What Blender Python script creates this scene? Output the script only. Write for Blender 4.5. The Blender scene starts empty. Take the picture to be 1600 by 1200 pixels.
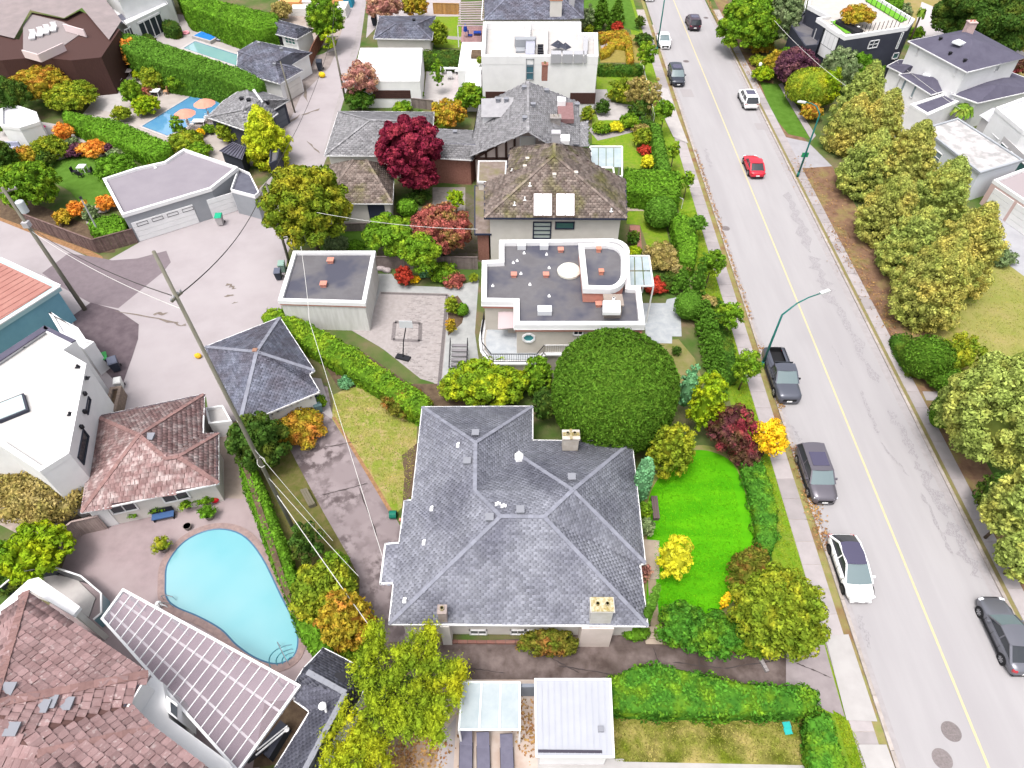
import bpy, bmesh, math, random
import numpy as np
from mathutils import Vector, Matrix
from mathutils.geometry import tessellate_polygon
random.seed(7); rng = np.random.default_rng(7)
SC = bpy.context.scene
COL = SC.collection
# ------------------------------------------------------------------ camera, sky, sun, exposure
FOC = 1045.0; CAMH = 42.5; PITCH = math.atan2(1161.0, FOC)
cam_d = bpy.data.cameras.new('camera'); cam = bpy.data.objects.new('camera', cam_d); COL.objects.link(cam)
cam.location = (0, 0, CAMH); cam.rotation_euler = (math.pi/2-PITCH, 0, 0)
cam_d.sensor_width = 36; cam_d.lens = FOC/1600*36; cam_d.clip_end = 3000; cam_d.clip_start = .5
SC.camera = cam
SUN_EL, SUN_AZ = math.radians(70), math.radians(215)
w = bpy.data.worlds.new('World'); SC.world = w; w.use_nodes = True
wn = w.node_tree.nodes; wl = w.node_tree.links
bg = wn['Background']; sky = wn.new('ShaderNodeTexSky'); sky.sky_type = 'NISHITA'; sky.sun_disc = False
sky.sun_elevation = SUN_EL; sky.sun_rotation = SUN_AZ; sky.dust_density = 6; sky.air_density = 1.0
hs = wn.new('ShaderNodeHueSaturation'); hs.inputs['Saturation'].default_value = .3
wl.new(sky.outputs[0], hs.inputs['Color']); wl.new(hs.outputs[0], bg.inputs[0]); bg.inputs[1].default_value = .14
sd = bpy.data.lights.new('sun', 'SUN'); sd.energy = .95; sd.angle = math.radians(14); sd.color = (1, .96, .92)
so = bpy.data.objects.new('sun', sd); COL.objects.link(so)
so.rotation_euler = (math.pi/2-SUN_EL, 0, math.pi-SUN_AZ)
so.location = (0, 0, 80)
SC.view_settings.view_transform = 'Standard'; SC.view_settings.look = 'None'
SC.view_settings.gamma = 1; SC.view_settings.exposure = 1.12
SC.view_settings.use_curve_mapping = False
SC.cycles.max_bounces = 5; SC.cycles.diffuse_bounces = 3; SC.cycles.glossy_bounces = 2
SC.cycles.transparent_max_bounces = 6; SC.cycles.use_denoising = True
# ------------------------------------------------------------------ survey: photograph pixels to metres
_c, _s = math.cos(PITCH), math.sin(PITCH)
def ray(px, py):
    dx = (px-800)/FOC; dy = -(py-600)/FOC
    return Vector((dx, _c+dy*_s, -_s+dy*_c))
def P(px, py, z=0.0):
    v = ray(px, py); t = (z-CAMH)/v.z
    return Vector((v.x*t, v.y*t, z))
def depth(p):
    return p.y*_c+(CAMH-p.z)*_s
def PL(pts, z=0.0):
    return [P(p[0], p[1], p[2] if len(p) > 2 else z) for p in pts]
def on_wall(A, B, px, py):
    v = ray(px, py); d = B-A; n = Vector((d.y, -d.x, 0))
    t = (A-Vector((0, 0, CAMH))).dot(n)/v.dot(n)
    p = Vector((0, 0, CAMH))+v*t
    return (p-A).dot(Vector((d.x, d.y, 0)).normalized()), p.z
def tag(o, label=None, cat=None, group=None, kind=None):
    if label: o['label'] = label
    if cat: o['category'] = cat
    if group: o['group'] = group
    if kind: o['kind'] = kind
    return o
def root(name, loc, label, cat, group=None):
    o = bpy.data.objects.new(name, None); COL.objects.link(o)
    o.location = loc; o.empty_display_size = .3
    return tag(o, label, cat, group)
def wloc(o):
    p = Vector((0, 0, 0))
    while o is not None: p = p+o.location; o = o.parent
    return p
def link_mesh(name, me, mats, parent=None, loc=None):
    o = bpy.data.objects.new(name, me); COL.objects.link(o)
    for m in (mats if isinstance(mats, (list, tuple)) else [mats]):
        if me.materials.find(m.name) < 0: me.materials.append(m)
    o.parent = parent
    if loc is not None: o.location = loc
    return o
class MB:
    def __init__(s): s.v = []; s.f = []; s.m = []; s.cur = 0
    def add(s, vs, fs):
        n = len(s.v); s.v += [tuple(v) for v in vs]
        s.f += [tuple(i+n for i in f) for f in fs]; s.m += [s.cur]*len(fs); return s
    def box(s, c, d, rz=0.0, M=None):
        x, y, z = d[0]/2, d[1]/2, d[2]/2
        vs = [Vector((a*x, b*y, e*z)) for e in (-1, 1) for b in (-1, 1) for a in (-1, 1)]
        R = M if M is not None else Matrix.Rotation(rz, 3, 'Z')
        c = Vector(c); return s.add([c+R@v for v in vs], [(0,2,3,1),(4,5,7,6),(0,1,5,4),(2,6,7,3),(0,4,6,2),(1,3,7,5)])
    def beam(s, a, b, wd, ht, up=Vector((0, 0, 1)), ext=0):
        a = Vector(a); b = Vector(b); d = (b-a); L = d.length
        if L < 1e-5: return s
        d = d/L; a = a-d*ext; b = b+d*ext
        if abs(d.dot(up)) > .98: up = Vector((1, 0, 0))
        sx = d.cross(up).normalized(); uz = sx.cross(d)
        vs = [p+sx*(i*wd/2)+uz*(j*ht/2) for p in (a, b) for i, j in ((-1,-1),(1,-1),(1,1),(-1,1))]
        return s.add(vs, [(0,1,2,3),(7,6,5,4),(0,4,5,1),(1,5,6,2),(2,6,7,3),(3,7,4,0)])
    def tube(s, pts, rs, n=8, cap=True):
        pts = [Vector(p) for p in pts]
        if not isinstance(rs, (list, tuple)): rs = [rs]*len(pts)
        b = len(s.v); prev = None
        for i, p in enumerate(pts):
            d = (pts[min(i+1, len(pts)-1)]-pts[max(i-1, 0)]).normalized()
            if prev is None: prev = Vector((1, 0, 0)) if abs(d.x) < .9 else Vector((0, 1, 0))
            x = (prev-d*prev.dot(d)).normalized(); y = d.cross(x); prev = x
            for k in range(n):
                a = 2*math.pi*k/n; s.v.append(tuple(p+(x*math.cos(a)+y*math.sin(a))*rs[i]))
        fs = []
        for i in range(len(pts)-1):
            for k in range(n):
                k2 = (k+1) % n; fs.append((b+i*n+k, b+i*n+k2, b+(i+1)*n+k2, b+(i+1)*n+k))
        if cap:
            fs.append(tuple(b+k for k in reversed(range(n)))); e = b+(len(pts)-1)*n; fs.append(tuple(e+k for k in range(n)))
        s.f += fs; s.m += [s.cur]*len(fs); return s
    def lathe(s, prof, c=(0, 0, 0), n=16):
        return s.tube([Vector(c)+Vector((0, 0, z)) for r, z in prof], [max(r, 1e-3) for r, z in prof], n)
    def prism(s, poly, z0, z1, top=True, bottom=False):
        poly = [Vector((p[0], p[1], 0)) for p in poly]
        A = sum(poly[i].x*poly[(i+1) % len(poly)].y-poly[(i+1) % len(poly)].x*poly[i].y for i in range(len(poly)))
        if A < 0: poly = poly[::-1]
        n = len(poly)
        vs = [(p.x, p.y, z0) for p in poly]+[(p.x, p.y, z1) for p in poly]
        fs = [(i, (i+1) % n, n+(i+1) % n, n+i) for i in range(n)]
        tri = tessellate_polygon([poly])
        def up(t): a, b, c = [poly[i] for i in t]; return (b-a).cross(c-a).z > 0
        if top: fs += [tuple(n+i for i in (t if up(t) else t[::-1])) for t in tri]
        if bottom: fs += [tuple(t[::-1] if up(t) else t) for t in tri]
        return s.add(vs, fs)
    def face3(s, poly):
        tri = tessellate_polygon([[Vector((p.x, p.y, 0)) for p in poly]])
        fs = []
        for t in tri:
            a, b, c = [poly[i] for i in t]
            fs.append(tuple(t if (b-a).cross(c-a).z > 0 else t[::-1]))
        return s.add(poly, fs)
    def build(s, name, mats, parent=None, smooth=False, local=False, loc=None):
        off = Vector((0, 0, 0)) if (local or parent is None) else wloc(parent)
        if loc is not None: off = Vector(loc)
        me = bpy.data.meshes.new(name)
        me.from_pydata([(v[0]-off.x, v[1]-off.y, v[2]-off.z) for v in s.v], [], s.f)
        o = link_mesh(name, me, mats, parent, loc)
        if len(set(s.m)) > 1: me.polygons.foreach_set('material_index', s.m)
        if smooth: me.polygons.foreach_set('use_smooth', [True]*len(me.polygons))
        me.update(); return o
def copy_tree(o, parent=None, loc=None, rz=None):
    c = o.copy(); COL.objects.link(c); c.parent = parent
    if loc is not None: c.location = loc
    if rz is not None: c.rotation_euler = (0, 0, rz)
    for ch in list(o.children): copy_tree(ch, c)
    return c
def np_mesh(name, verts, faces_k, k, mats, parent=None, smooth=False, loc=None):
    """verts (N,3); faces_k (M,k) ints"""
    me = bpy.data.meshes.new(name); off = np.array(wloc(parent) if parent is not None and loc is None else (loc or (0, 0, 0)))
    verts = (verts-off).astype(np.float32)
    me.vertices.add(len(verts)); me.vertices.foreach_set('co', verts.ravel())
    if isinstance(faces_k, list):
        lt = np.concatenate([np.full(len(f), f.shape[1]) for f in faces_k if len(f)]); li = np.concatenate([f.ravel() for f in faces_k if len(f)])
    else:
        lt = np.full(len(faces_k), k); li = faces_k.ravel()
    me.loops.add(len(li)); me.loops.foreach_set('vertex_index', li.astype(np.int32))
    me.polygons.add(len(lt)); st = np.concatenate([[0], np.cumsum(lt)[:-1]])
    me.polygons.foreach_set('loop_start', st.astype(np.int32)); me.polygons.foreach_set('loop_total', lt.astype(np.int32))
    me.update(calc_edges=True)
    if smooth: me.polygons.foreach_set('use_smooth', np.ones(len(lt), bool))
    return link_mesh(name, me, mats, parent, loc)
def offset_poly(poly, d):
    """inward offset of a plan polygon (Vectors), miter joints"""
    n = len(poly)
    A = sum(poly[i].x*poly[(i+1) % n].y-poly[(i+1) % n].x*poly[i].y for i in range(n))
    sg = 1 if A > 0 else -1; out = []
    for i in range(n):
        a, b, c = poly[i-1], poly[i], poly[(i+1) % n]
        e1 = Vector((b.x-a.x, b.y-a.y)).normalized(); e2 = Vector((c.x-b.x, c.y-b.y)).normalized()
        n1 = Vector((-e1.y, e1.x))*sg; n2 = Vector((-e2.y, e2.x))*sg
        m = n1+n2; q = m.length_squared
        m = n1 if q < .2 else m*(2/q)
        out.append(Vector((b.x+m.x*d, b.y+m.y*d, b.z)))
    return out
# ------------------------------------------------------------------ materials
MATS = {}
def mat(name, col, col2=None, scale=3.0, rough=.85, island=0.0, bump=0.0, bscale=None, metal=0.0, col3=None, scale3=.35,
        spec=.1, alpha=None, coat=0, trans=0, sharp=.5, detail=4, emit=None, thr3=.5, w3=.12, stretch=None):
    if name in MATS: return MATS[name]
    m = bpy.data.materials.new(name); m.use_nodes = True; nt = m.node_tree; N = nt.nodes; L = nt.links
    b = N['Principled BSDF']; b.inputs['Roughness'].default_value = rough; b.inputs['Metallic'].default_value = metal
    b.inputs['Specular IOR Level'].default_value = spec
    if coat: b.inputs['Coat Weight'].default_value = coat; b.inputs['Coat Roughness'].default_value = .06
    if alpha is not None: b.inputs['Alpha'].default_value = alpha
    geo = N.new('ShaderNodeNewGeometry'); pos = geo.outputs['Position']
    if stretch:
        vm = N.new('ShaderNodeVectorMath'); vm.operation = 'MULTIPLY'; vm.inputs[1].default_value = stretch; L.new(pos, vm.inputs[0]); pos = vm.outputs[0]
    def rgb(c): return (c[0], c[1], c[2], 1)
    out = None
    def noise(sc, det=detail, r=.6):
        n = N.new('ShaderNodeTexNoise'); n.inputs['Scale'].default_value = sc; n.inputs['Detail'].default_value = det
        n.inputs['Roughness'].default_value = r; L.new(pos, n.inputs['Vector']); return n.outputs[0]
    def ramp(src, a, b_):
        mr = N.new('ShaderNodeMapRange'); mr.inputs[1].default_value = a; mr.inputs[2].default_value = b_; L.new(src, mr.inputs[0]); return mr.outputs[0]
    def mix(f, a, b_):
        mx = N.new('ShaderNodeMix'); mx.data_type = 'RGBA'
        if f is not None: L.new(f, mx.inputs[0])
        for s_, v in ((mx.inputs[6], a), (mx.inputs[7], b_)):
            if isinstance(v, tuple): s_.default_value = rgb(v)
            else: L.new(v, s_)
        return mx
    col = tuple(col)
    if col2 is not None:
        hw = .05+.2*(1-sharp); out = mix(ramp(noise(scale), .5-hw, .5+hw), col, tuple(col2)).outputs[2]
    else: out = col
    if col3 is not None:
        out = mix(ramp(noise(scale3, 3), thr3-w3, thr3+w3), out, tuple(col3)).outputs[2]
    if island:
        oi = N.new('ShaderNodeObjectInfo')
        ad = N.new('ShaderNodeMath'); ad.operation = 'ADD'; L.new(geo.outputs['Random Per Island'], ad.inputs[0]); L.new(oi.outputs['Random'], ad.inputs[1])
        fr = N.new('ShaderNodeMath'); fr.operation = 'FRACT'; L.new(ad.outputs[0], fr.inputs[0])
        mr = N.new('ShaderNodeMapRange'); mr.inputs[3].default_value = 1-island; mr.inputs[4].default_value = 1+island; L.new(fr.outputs[0], mr.inputs[0])
        mx = N.new('ShaderNodeMix'); mx.data_type = 'RGBA'; mx.blend_type = 'MULTIPLY'; mx.inputs[0].default_value = 1
        if isinstance(out, tuple): mx.inputs[6].default_value = rgb(out)
        else: L.new(out, mx.inputs[6])
        cb = N.new('ShaderNodeCombineColor'); [L.new(mr.outputs[0], cb.inputs[i]) for i in range(3)]
        L.new(cb.outputs[0], mx.inputs[7]); out = mx.outputs[2]
    if isinstance(out, tuple): b.inputs['Base Color'].default_value = rgb(out)
    else: L.new(out, b.inputs['Base Color'])
    if bump:
        bp = N.new('ShaderNodeBump'); bp.inputs['Strength'].default_value = bump; bp.inputs['Distance'].default_value = .04
        L.new(noise(bscale or scale*4, 3), bp.inputs['Height']); L.new(bp.outputs[0], b.inputs['Normal'])
    if trans:
        tr = N.new('ShaderNodeBsdfTranslucent'); ms = N.new('ShaderNodeMixShader'); ms.inputs[0].default_value = trans
        if isinstance(out, tuple): tr.inputs[0].default_value = rgb(out)
        else: L.new(out, tr.inputs[0])
        L.new(b.outputs[0], ms.inputs[1]); L.new(tr.outputs[0], ms.inputs[2]); L.new(ms.outputs[0], N['Material Output'].inputs[0])
    MATS[name] = m; return m
def leafmat(name, a, b, c=None, sc=1.2, isl=.45, sc3=.7, thr3=.58, k=1.2):
    a, b, c = [(min(q[0]*k, .85), min(q[1]*k*(1.02 if q[1] > q[0]*.6 else 1), .85), q[2]*k*(.75 if q[1] > q[0]*.6 else 1)) if q else None for q in (a, b, c)]
    return mat(name, a, b, scale=sc, rough=.65, island=isl, col3=c, scale3=sc3, thr3=thr3, w3=.1, trans=.2, spec=.03, detail=2, sharp=.4)
# ------------------------------------------------------------------ foliage
def _ico(sub):
    bm = bmesh.new(); bmesh.ops.create_icosphere(bm, subdivisions=sub, radius=1)
    v = np.array([x.co[:] for x in bm.verts]); f = np.array([[y.index for y in x.verts] for x in bm.faces]); bm.free(); return v, f
ICO1, ICO2, ICO3 = _ico(1), _ico(2), _ico(3)
def unit(n):
    d = rng.normal(size=(n, 3)); return d/np.linalg.norm(d, axis=1)[:, None]
def leaf_quads(pos, nrm, size, aspect=.55, flat=.7):
    n = len(pos); nn = nrm+unit(n)*flat; nn /= np.linalg.norm(nn, axis=1)[:, None]
    t = np.cross(nn, unit(n)); t /= np.linalg.norm(t, axis=1)[:, None]+1e-9; b = np.cross(nn, t)
    L = (size*rng.uniform(.45, 1.5, n))[:, None]; W = L*aspect
    v = np.stack([pos-t*L, pos-b*W, pos+t*L, pos+b*W], 1).reshape(-1, 3)
    f = np.arange(4*n).reshape(-1, 4); return v, f
def foliage(name, cores, lobes, size, dens, m, parent=None, aspect=.55, flat=.7, minz=-.45, loc=None, thick=.11, sq=2):
    """cores/lobes: lists of (center, (rx,ry,rz)). Leaves are spread over the lobes (or the cores when there are none)."""
    V = []; T = []; Q = []; nv = 0
    for (c, r), ico in [(x, ICO2) for x in cores]+[(x, ICO1) for x in lobes]:
        v, f = ico; j = 1+rng.normal(size=(len(v), 1))*.05
        if sq != 2: v, f = ICO3; j = 1+rng.normal(size=(len(v), 1))*.008; v = v*superq(v, sq)[:, None]; ico = ICO2
        vv = v*j*np.array(r)*(.92 if ico is ICO2 else .68)+np.array(c); V.append(vv); T.append(f+nv); nv += len(vv)
    for c, r in (lobes or cores):
        r = np.array(r); area = 4*math.pi*((r[0]*r[1])**1.6+(r[0]*r[2])**1.6+(r[1]*r[2])**1.6)**(1/1.6)/3**(1/1.6)
        n = max(int(area*dens*1.05), 6); d = unit(n); d = d[d[:, 2] > minz]
        dq = d if sq == 2 else d*(superq(d, sq)*(1+.012*np.sin(d[:, 0]*19+d[:, 1]*7)*np.sin(d[:, 1]*17+d[:, 2]*13)+.010*np.sin(d[:, 0]*41)*np.sin(d[:, 1]*37)*np.sin(d[:, 2]*31)))[:, None]
        p = np.array(c)+dq*r*(1+rng.normal(size=(len(d), 1))*thick*.5)
        if lobes and cores:
            keep = np.ones(len(p), bool)
            for cc, cr in cores:
                keep &= (((p-np.array(cc))/np.array(cr))**2).sum(1) > .8
            p = p[keep]; d = d[keep]
        if not len(p): continue
        v, f = leaf_quads(p, d, size, aspect, flat); V.append(v); Q.append(f+nv); nv += len(v)
    return np_mesh(name, np.concatenate(V), [np.concatenate(T) if T else np.zeros((0, 3), int), np.concatenate(Q) if Q else np.zeros((0, 4), int)], 0, m, parent, loc=loc)
def superq(v, p):
    rho = np.hypot(v[:, 0], v[:, 1]); return (rho**p+np.abs(v[:, 2])**p+1e-9)**(-1/p)*np.linalg.norm(v, axis=1)
def ell(px, py, rx, ry, base=0.0):
    z = base+1
    for _ in range(6):
        p = P(px, py, z); D = depth(p); v = ray(px, py); L = v.length; sth = -v.z/L; cth = math.sqrt(1-sth*sth)
        R = rx*D/FOC; rm = ry*D/FOC*1.0
        q = rm*rm-(R*sth)**2
        rz = math.sqrt(q)/cth if q > (.45*R*cth)**2 else .45*R
        Ry = R if q > 0 else max(rm/sth*.9, .4*R)
        z = base+rz
    return P(px, py, z), R, Ry, rz
def lobes_on(c, R, Ry, rz, n, f, lo=-.25, jit=.1, shape='round', spread=.82):
    out = []; k = 0
    ga = math.pi*(3-math.sqrt(5))
    for i in range(n):
        u = (i+.5)/n; z = 1-(1-lo)*u
        a = i*ga+random.uniform(-.3, .3); r = math.sqrt(max(0, 1-z*z))
        if shape == 'cone': zz = z; r = max(0, (1-z))**.75*.5+.08; r = min(r*1.15, .95)
        s_ = spread*(1+random.uniform(-jit, jit))
        q = f*random.uniform(.75, 1.25)
        if shape == 'cone': q *= (.65+.5*r)
        out.append(((c[0]+R*r*math.cos(a)*s_, c[1]+Ry*r*math.sin(a)*s_, c[2]+rz*z*s_), (R*q, Ry*q, min(rz, R)*q*.9)))
    return out
def bush(px, py, rx, ry, m, label, name='shrub', cat='shrub', group=None, base=0.0, style='round', leaf=.14, dens=45, n=None, trunk=False, parts=False, lab2=None, aspect=.55, flat=.7):
    (c, R, Ry, rz) = ell(px, py, rx, ry, base)
    g = (c.x, c.y, 0)
    tr = trunk or base > .8
    if style == 'tidy': cores, lobes = [(c, (R, Ry, rz))], []
    elif style == 'box':
        cores = [(c, (R, Ry, rz))]; lobes = []
    elif style == 'round': cores = [(c, (R*.76, Ry*.76, rz*.76))]; lobes = lobes_on(c, R, Ry, rz, n or 34, .25, lo=-.5, jit=.16)
    elif style == 'clumpy': cores = [(c, (R*.68, Ry*.68, rz*.72))]; lobes = lobes_on(c, R, Ry, rz, n or 110, .155, lo=-.6, jit=.14, spread=.86)
    elif style == 'airy': cores = [(c, (R*.4, Ry*.4, rz*.45))]; lobes = lobes_on(c, R, Ry, rz, n or 30, .26, lo=-.7, jit=.3, spread=.75)
    elif style == 'cone': cores = [((c.x, c.y, c.z-rz*.2), (R*.55, Ry*.55, rz*.75))]; lobes = lobes_on(c, R, Ry, rz, n or 120, .2, lo=-.95, shape='cone', spread=.98)
    th_ = .04 if style in ('tidy', 'box') else .11
    if not tr:
        o = foliage(name, cores, lobes, leaf, dens, m, None, aspect, flat, loc=g, thick=th_, sq=2.4 if style == 'tidy' else 2); return tag(o, label, cat, group)
    o = root(name, g, label, cat, group)
    foliage('crown', cores, lobes, leaf, dens, m, o, aspect, flat, thick=th_)
    mb = MB(); zt = c.z; b0 = max(R*.05, .06)
    mb.tube([(c.x, c.y, -.1), (c.x+.03*R, c.y, zt*.5), (c.x, c.y+.02*R, zt)], [b0*1.3, b0, b0*.6], 8)
    for k in range(5):
        a = k*1.256+.5; e = Vector((c.x+R*.6*math.cos(a), c.y+Ry*.6*math.sin(a), zt+rz*.2))
        s_ = Vector((c.x, c.y, max(zt-rz*.6, zt*.4))); mb.tube([s_, s_.lerp(e, .5)+Vector((0, 0, .1*R)), e], [b0*.55, b0*.4, b0*.2], 6)
    mb.build('trunk', BARK, o, smooth=True)
    return o
def hedge(pts, h, m, label, leaf=.11, dens=60, round_=.15, base=0.0, cat='hedge', name='hedge', group=None, bumpy=.06, flat=.6):
    """clipped hedge: pts = top outline in photograph pixels at height h"""
    poly = PL(pts, h); n = len(poly)
    A = sum(poly[i].x*poly[(i+1) % n].y-poly[(i+1) % n].x*poly[i].y for i in range(n))
    if A < 0: poly = poly[::-1]
    mb = MB(); ins = offset_poly(poly, round_)
    low = [Vector((p.x, p.y, base)) for p in poly]; mid = [Vector((p.x, p.y, h-round_*1.2)) for p in poly]
    vs = low+mid+ins; fs = []
    for i in range(n):
        j = (i+1) % n; fs += [(i, j, n+j, n+i), (n+i, n+j, 2*n+j, 2*n+i)]
    for t in tessellate_polygon([[Vector((p.x, p.y, 0)) for p in ins]]):
        a, b, c = [ins[i] for i in t]; t = t if (b-a).cross(c-a).z > 0 else t[::-1]
        fs.append(tuple(2*n+i for i in t))
    V0 = np.array([v[:] for v in vs])
    T = []
    for f in fs:
        T += [(f[0], f[i], f[i+1]) for i in range(1, len(f)-1)]
    T = np.array(T); a, b, c = V0[T[:, 0]], V0[T[:, 1]], V0[T[:, 2]]
    nr = np.cross(b-a, c-a); ar = np.linalg.norm(nr, axis=1)/2; nr = nr/(2*ar[:, None]+1e-9)
    k = int(ar.sum()*dens); idx = rng.choice(len(T), k, p=ar/ar.sum()); u, v = rng.random(k), rng.random(k)
    fl = u+v > 1; u[fl] = 1-u[fl]; v[fl] = 1-v[fl]
    p = a[idx]+(b-a)[idx]*u[:, None]+(c-a)[idx]*v[:, None]
    wob = (np.sin(p[:, 0]*2.1+p[:, 1]*1.3)*np.cos(p[:, 1]*1.7-p[:, 2])+.7*np.sin(p[:, 0]*6.3-p[:, 1]*2.1)*np.sin(p[:, 1]*5.2+p[:, 2]*4))*bumpy
    p = p+nr[idx]*(wob+rng.uniform(0, .15, k))[:, None]; ok = p[:, 2] > base+.02; p = p[ok]; nn = nr[idx][ok]
    lv, lf = leaf_quads(p, nn, leaf, .6, flat)
    cx = np.mean(V0[:, 0]); cy = np.mean(V0[:, 1])
    V0[:, :2] += (np.array([cx, cy])-V0[:, :2])/np.maximum(np.linalg.norm(np.array([cx, cy])-V0[:, :2], axis=1)[:, None], .1)*.05; V0[:, 2] -= (V0[:, 2] > base+.1)*.06
    o = np_mesh(name, np.concatenate([V0, lv]), [T, lf+len(V0)], 0, m, None, loc=(float(cx), float(cy), base))
    return tag(o, label, cat, group)
# ------------------------------------------------------------------ roofs
def face_frame(poly):
    n = Vector((0, 0, 0))
    for i in range(len(poly)):
        a, b = poly[i], poly[(i+1) % len(poly)]
        n += Vector(((a.y-b.y)*(a.z+b.z), (a.z-b.z)*(a.x+b.x), (a.x-b.x)*(a.y+b.y)))
    n.normalize()
    if n.z < 0: n = -n
    d = Vector((n.x, n.y, 0))
    d = d.normalized() if d.length > .02 else Vector((0, -1, 0))
    return n, d, Vector((-d.y, d.x, 0))
def shingles(faces, wd, ex, th, jit=.02, edge=.12, drop=0.0):
    """returns arrays (centre, u, d, n) of every shingle that fits on the faces"""
    C = []; U = []; D = []; Nn = []
    for poly in faces:
        n, d, u = face_frame(poly); k = n.z
        us = [p.dot(u) for p in poly]; ds = [p.dot(d) for p in poly]
        exs = ex*k; R = int((max(ds)-min(ds))/exs)+1; Cn = int((max(us)-min(us))/wd)+2
        rr, cc = np.meshgrid(np.arange(R), np.arange(Cn), indexing='ij')
        dv = max(ds)-exs*(rr+.5); uv = min(us)+wd*(cc+.5*(rr % 2)-.25)+rng.uniform(-jit, jit, rr.shape)
        pu = uv.ravel(); pd = dv.ravel()
        X = pu*u.x+pd*d.x; Y = pu*u.y+pd*d.y; Z = np.full(len(X), np.nan); NN = np.zeros((len(X), 3))
        for t in tessellate_polygon([[Vector((p.x, p.y, 0)) for p in poly]]):
            a, b, c = [poly[i] for i in t]; tn = (b-a).cross(c-a)
            if abs(tn.z) < 1e-6: continue
            if tn.z < 0: tn = -tn; b, c = c, b
            tn.normalize()
            def side(p, q): return (q.x-p.x)*(Y-p.y)-(q.y-p.y)*(X-p.x)
            ins = (side(a, b) >= -1e-6) & (side(b, c) >= -1e-6) & (side(c, a) >= -1e-6)
            Z[ins] = a.z-(tn.x*(X[ins]-a.x)+tn.y*(Y[ins]-a.y))/tn.z; NN[ins] = tn[:]
        ok = ~np.isnan(Z)
        if drop: ok &= rng.random(len(ok)) > drop
        X, Y, Z, NN = X[ok], Y[ok], Z[ok], NN[ok]
        dd = np.tile(d[:], (len(X), 1)); dd = dd-NN*(dd*NN).sum(1)[:, None]; dd /= np.linalg.norm(dd, axis=1)[:, None]+1e-9
        C.append(np.stack([X, Y, Z], 1)); U.append(np.cross(NN, dd)); D.append(dd); Nn.append(NN)
    return [np.concatenate(q) for q in (C, U, D, Nn)]
def shingle_mesh(name, S, wd, ex, th, m, parent, gap=.006):
    C, U, D, N = S; n = len(C)
    hw = wd/2-gap; l0 = -ex*.62; l1 = ex*.55; tj = th*rng.uniform(.7, 1.3, n)[:, None]
    A = C+D*l1; B = C+D*l0
    v = np.stack([B-U*hw+N*.008, B+U*hw+N*.008, A+U*hw+N*tj, A-U*hw+N*tj, A+U*hw-N*.01, A-U*hw-N*.01, B-U*hw-N*.01, B+U*hw-N*.01], 1).reshape(-1, 3)
    f0 = np.array([(0, 3, 2, 1), (3, 5, 4, 2), (0, 6, 5, 3), (1, 2, 4, 7)])
    f = (np.arange(n)[:, None, None]*8+f0[None]).reshape(-1, 4)
    o = np_mesh(name, v, f, 4, m, parent); o['kind'] = 'stuff'; return o
def tile_single(S, wd, ex, th, m, parent, count, name='tile'):
    """the nearest tiles as objects that share one mesh; the rest joined"""
    C, U, D, N = S
    scr = []
    for c in C:
        p = Vector(c); dd = depth(p); x = 800+p.x/dd*FOC; y = 600+(-(p.y*_s-(CAMH-p.z)*_c))/dd*FOC
        inside = 0 <= x <= 1600 and 0 <= y <= 1200
        scr.append(dd if inside else 1e6)
    order = np.argsort(scr); a, b = order[:count], order[count:]
    mb = MB(); mb.add([(-wd/2+.01, -ex*.55, th), (0, -ex*.55, th*1.5), (wd/2-.01, -ex*.55, th), (-wd/2+.01, ex*.62, .01), (0, ex*.62, .02), (wd/2-.01, ex*.62, .01), (-wd/2+.01, -ex*.55, -.01), (wd/2-.01, -ex*.55, -.01), (-wd/2+.01, ex*.62, -.01), (wd/2-.01, ex*.62, -.01)],
                      [(0, 1, 4, 3), (1, 2, 5, 4), (0, 6, 7, 2, 1), (0, 3, 8, 6), (2, 7, 9, 5)])
    me = bpy.data.meshes.new(name); me.from_pydata(mb.v, [], mb.f); me.materials.append(m); off = wloc(parent)
    for i in a:
        o = bpy.data.objects.new(name, me); COL.objects.link(o); o.parent = parent
        j = 1+random.uniform(-.01, .01)
        M = Matrix(((-U[i][0]*j, -D[i][0], N[i][0]), (-U[i][1]*j, -D[i][1], N[i][1]), (-U[i][2]*j, -D[i][2], N[i][2]))).to_4x4()
        if M.determinant() < 0: M = Matrix(((U[i][0]*j, -D[i][0], N[i][0]), (U[i][1]*j, -D[i][1], N[i][1]), (U[i][2]*j, -D[i][2], N[i][2]))).to_4x4()
        M.translation = Vector(C[i])-off; o.matrix_local = M
    if len(b): shingle_mesh('tile_field', [q[b] for q in S], wd, ex, th, m, parent)
def caps(lines, parent, m, wd=.3, th=.05, step=.33):
    mb = MB()
    for a, b in lines:
        L = (b-a).length; k = max(1, int(L/step)); d = (b-a)/k
        for i in range(k):
            p = a+d*i; q = a+d*(i+1.06)
            mb.beam(p+Vector((0, 0, th*.5)), q+Vector((0, 0, th*.9)), wd*random.uniform(.92, 1.05), th)
    o = mb.build('ridge_cap', m, parent); o['kind'] = 'stuff'; return o
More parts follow.
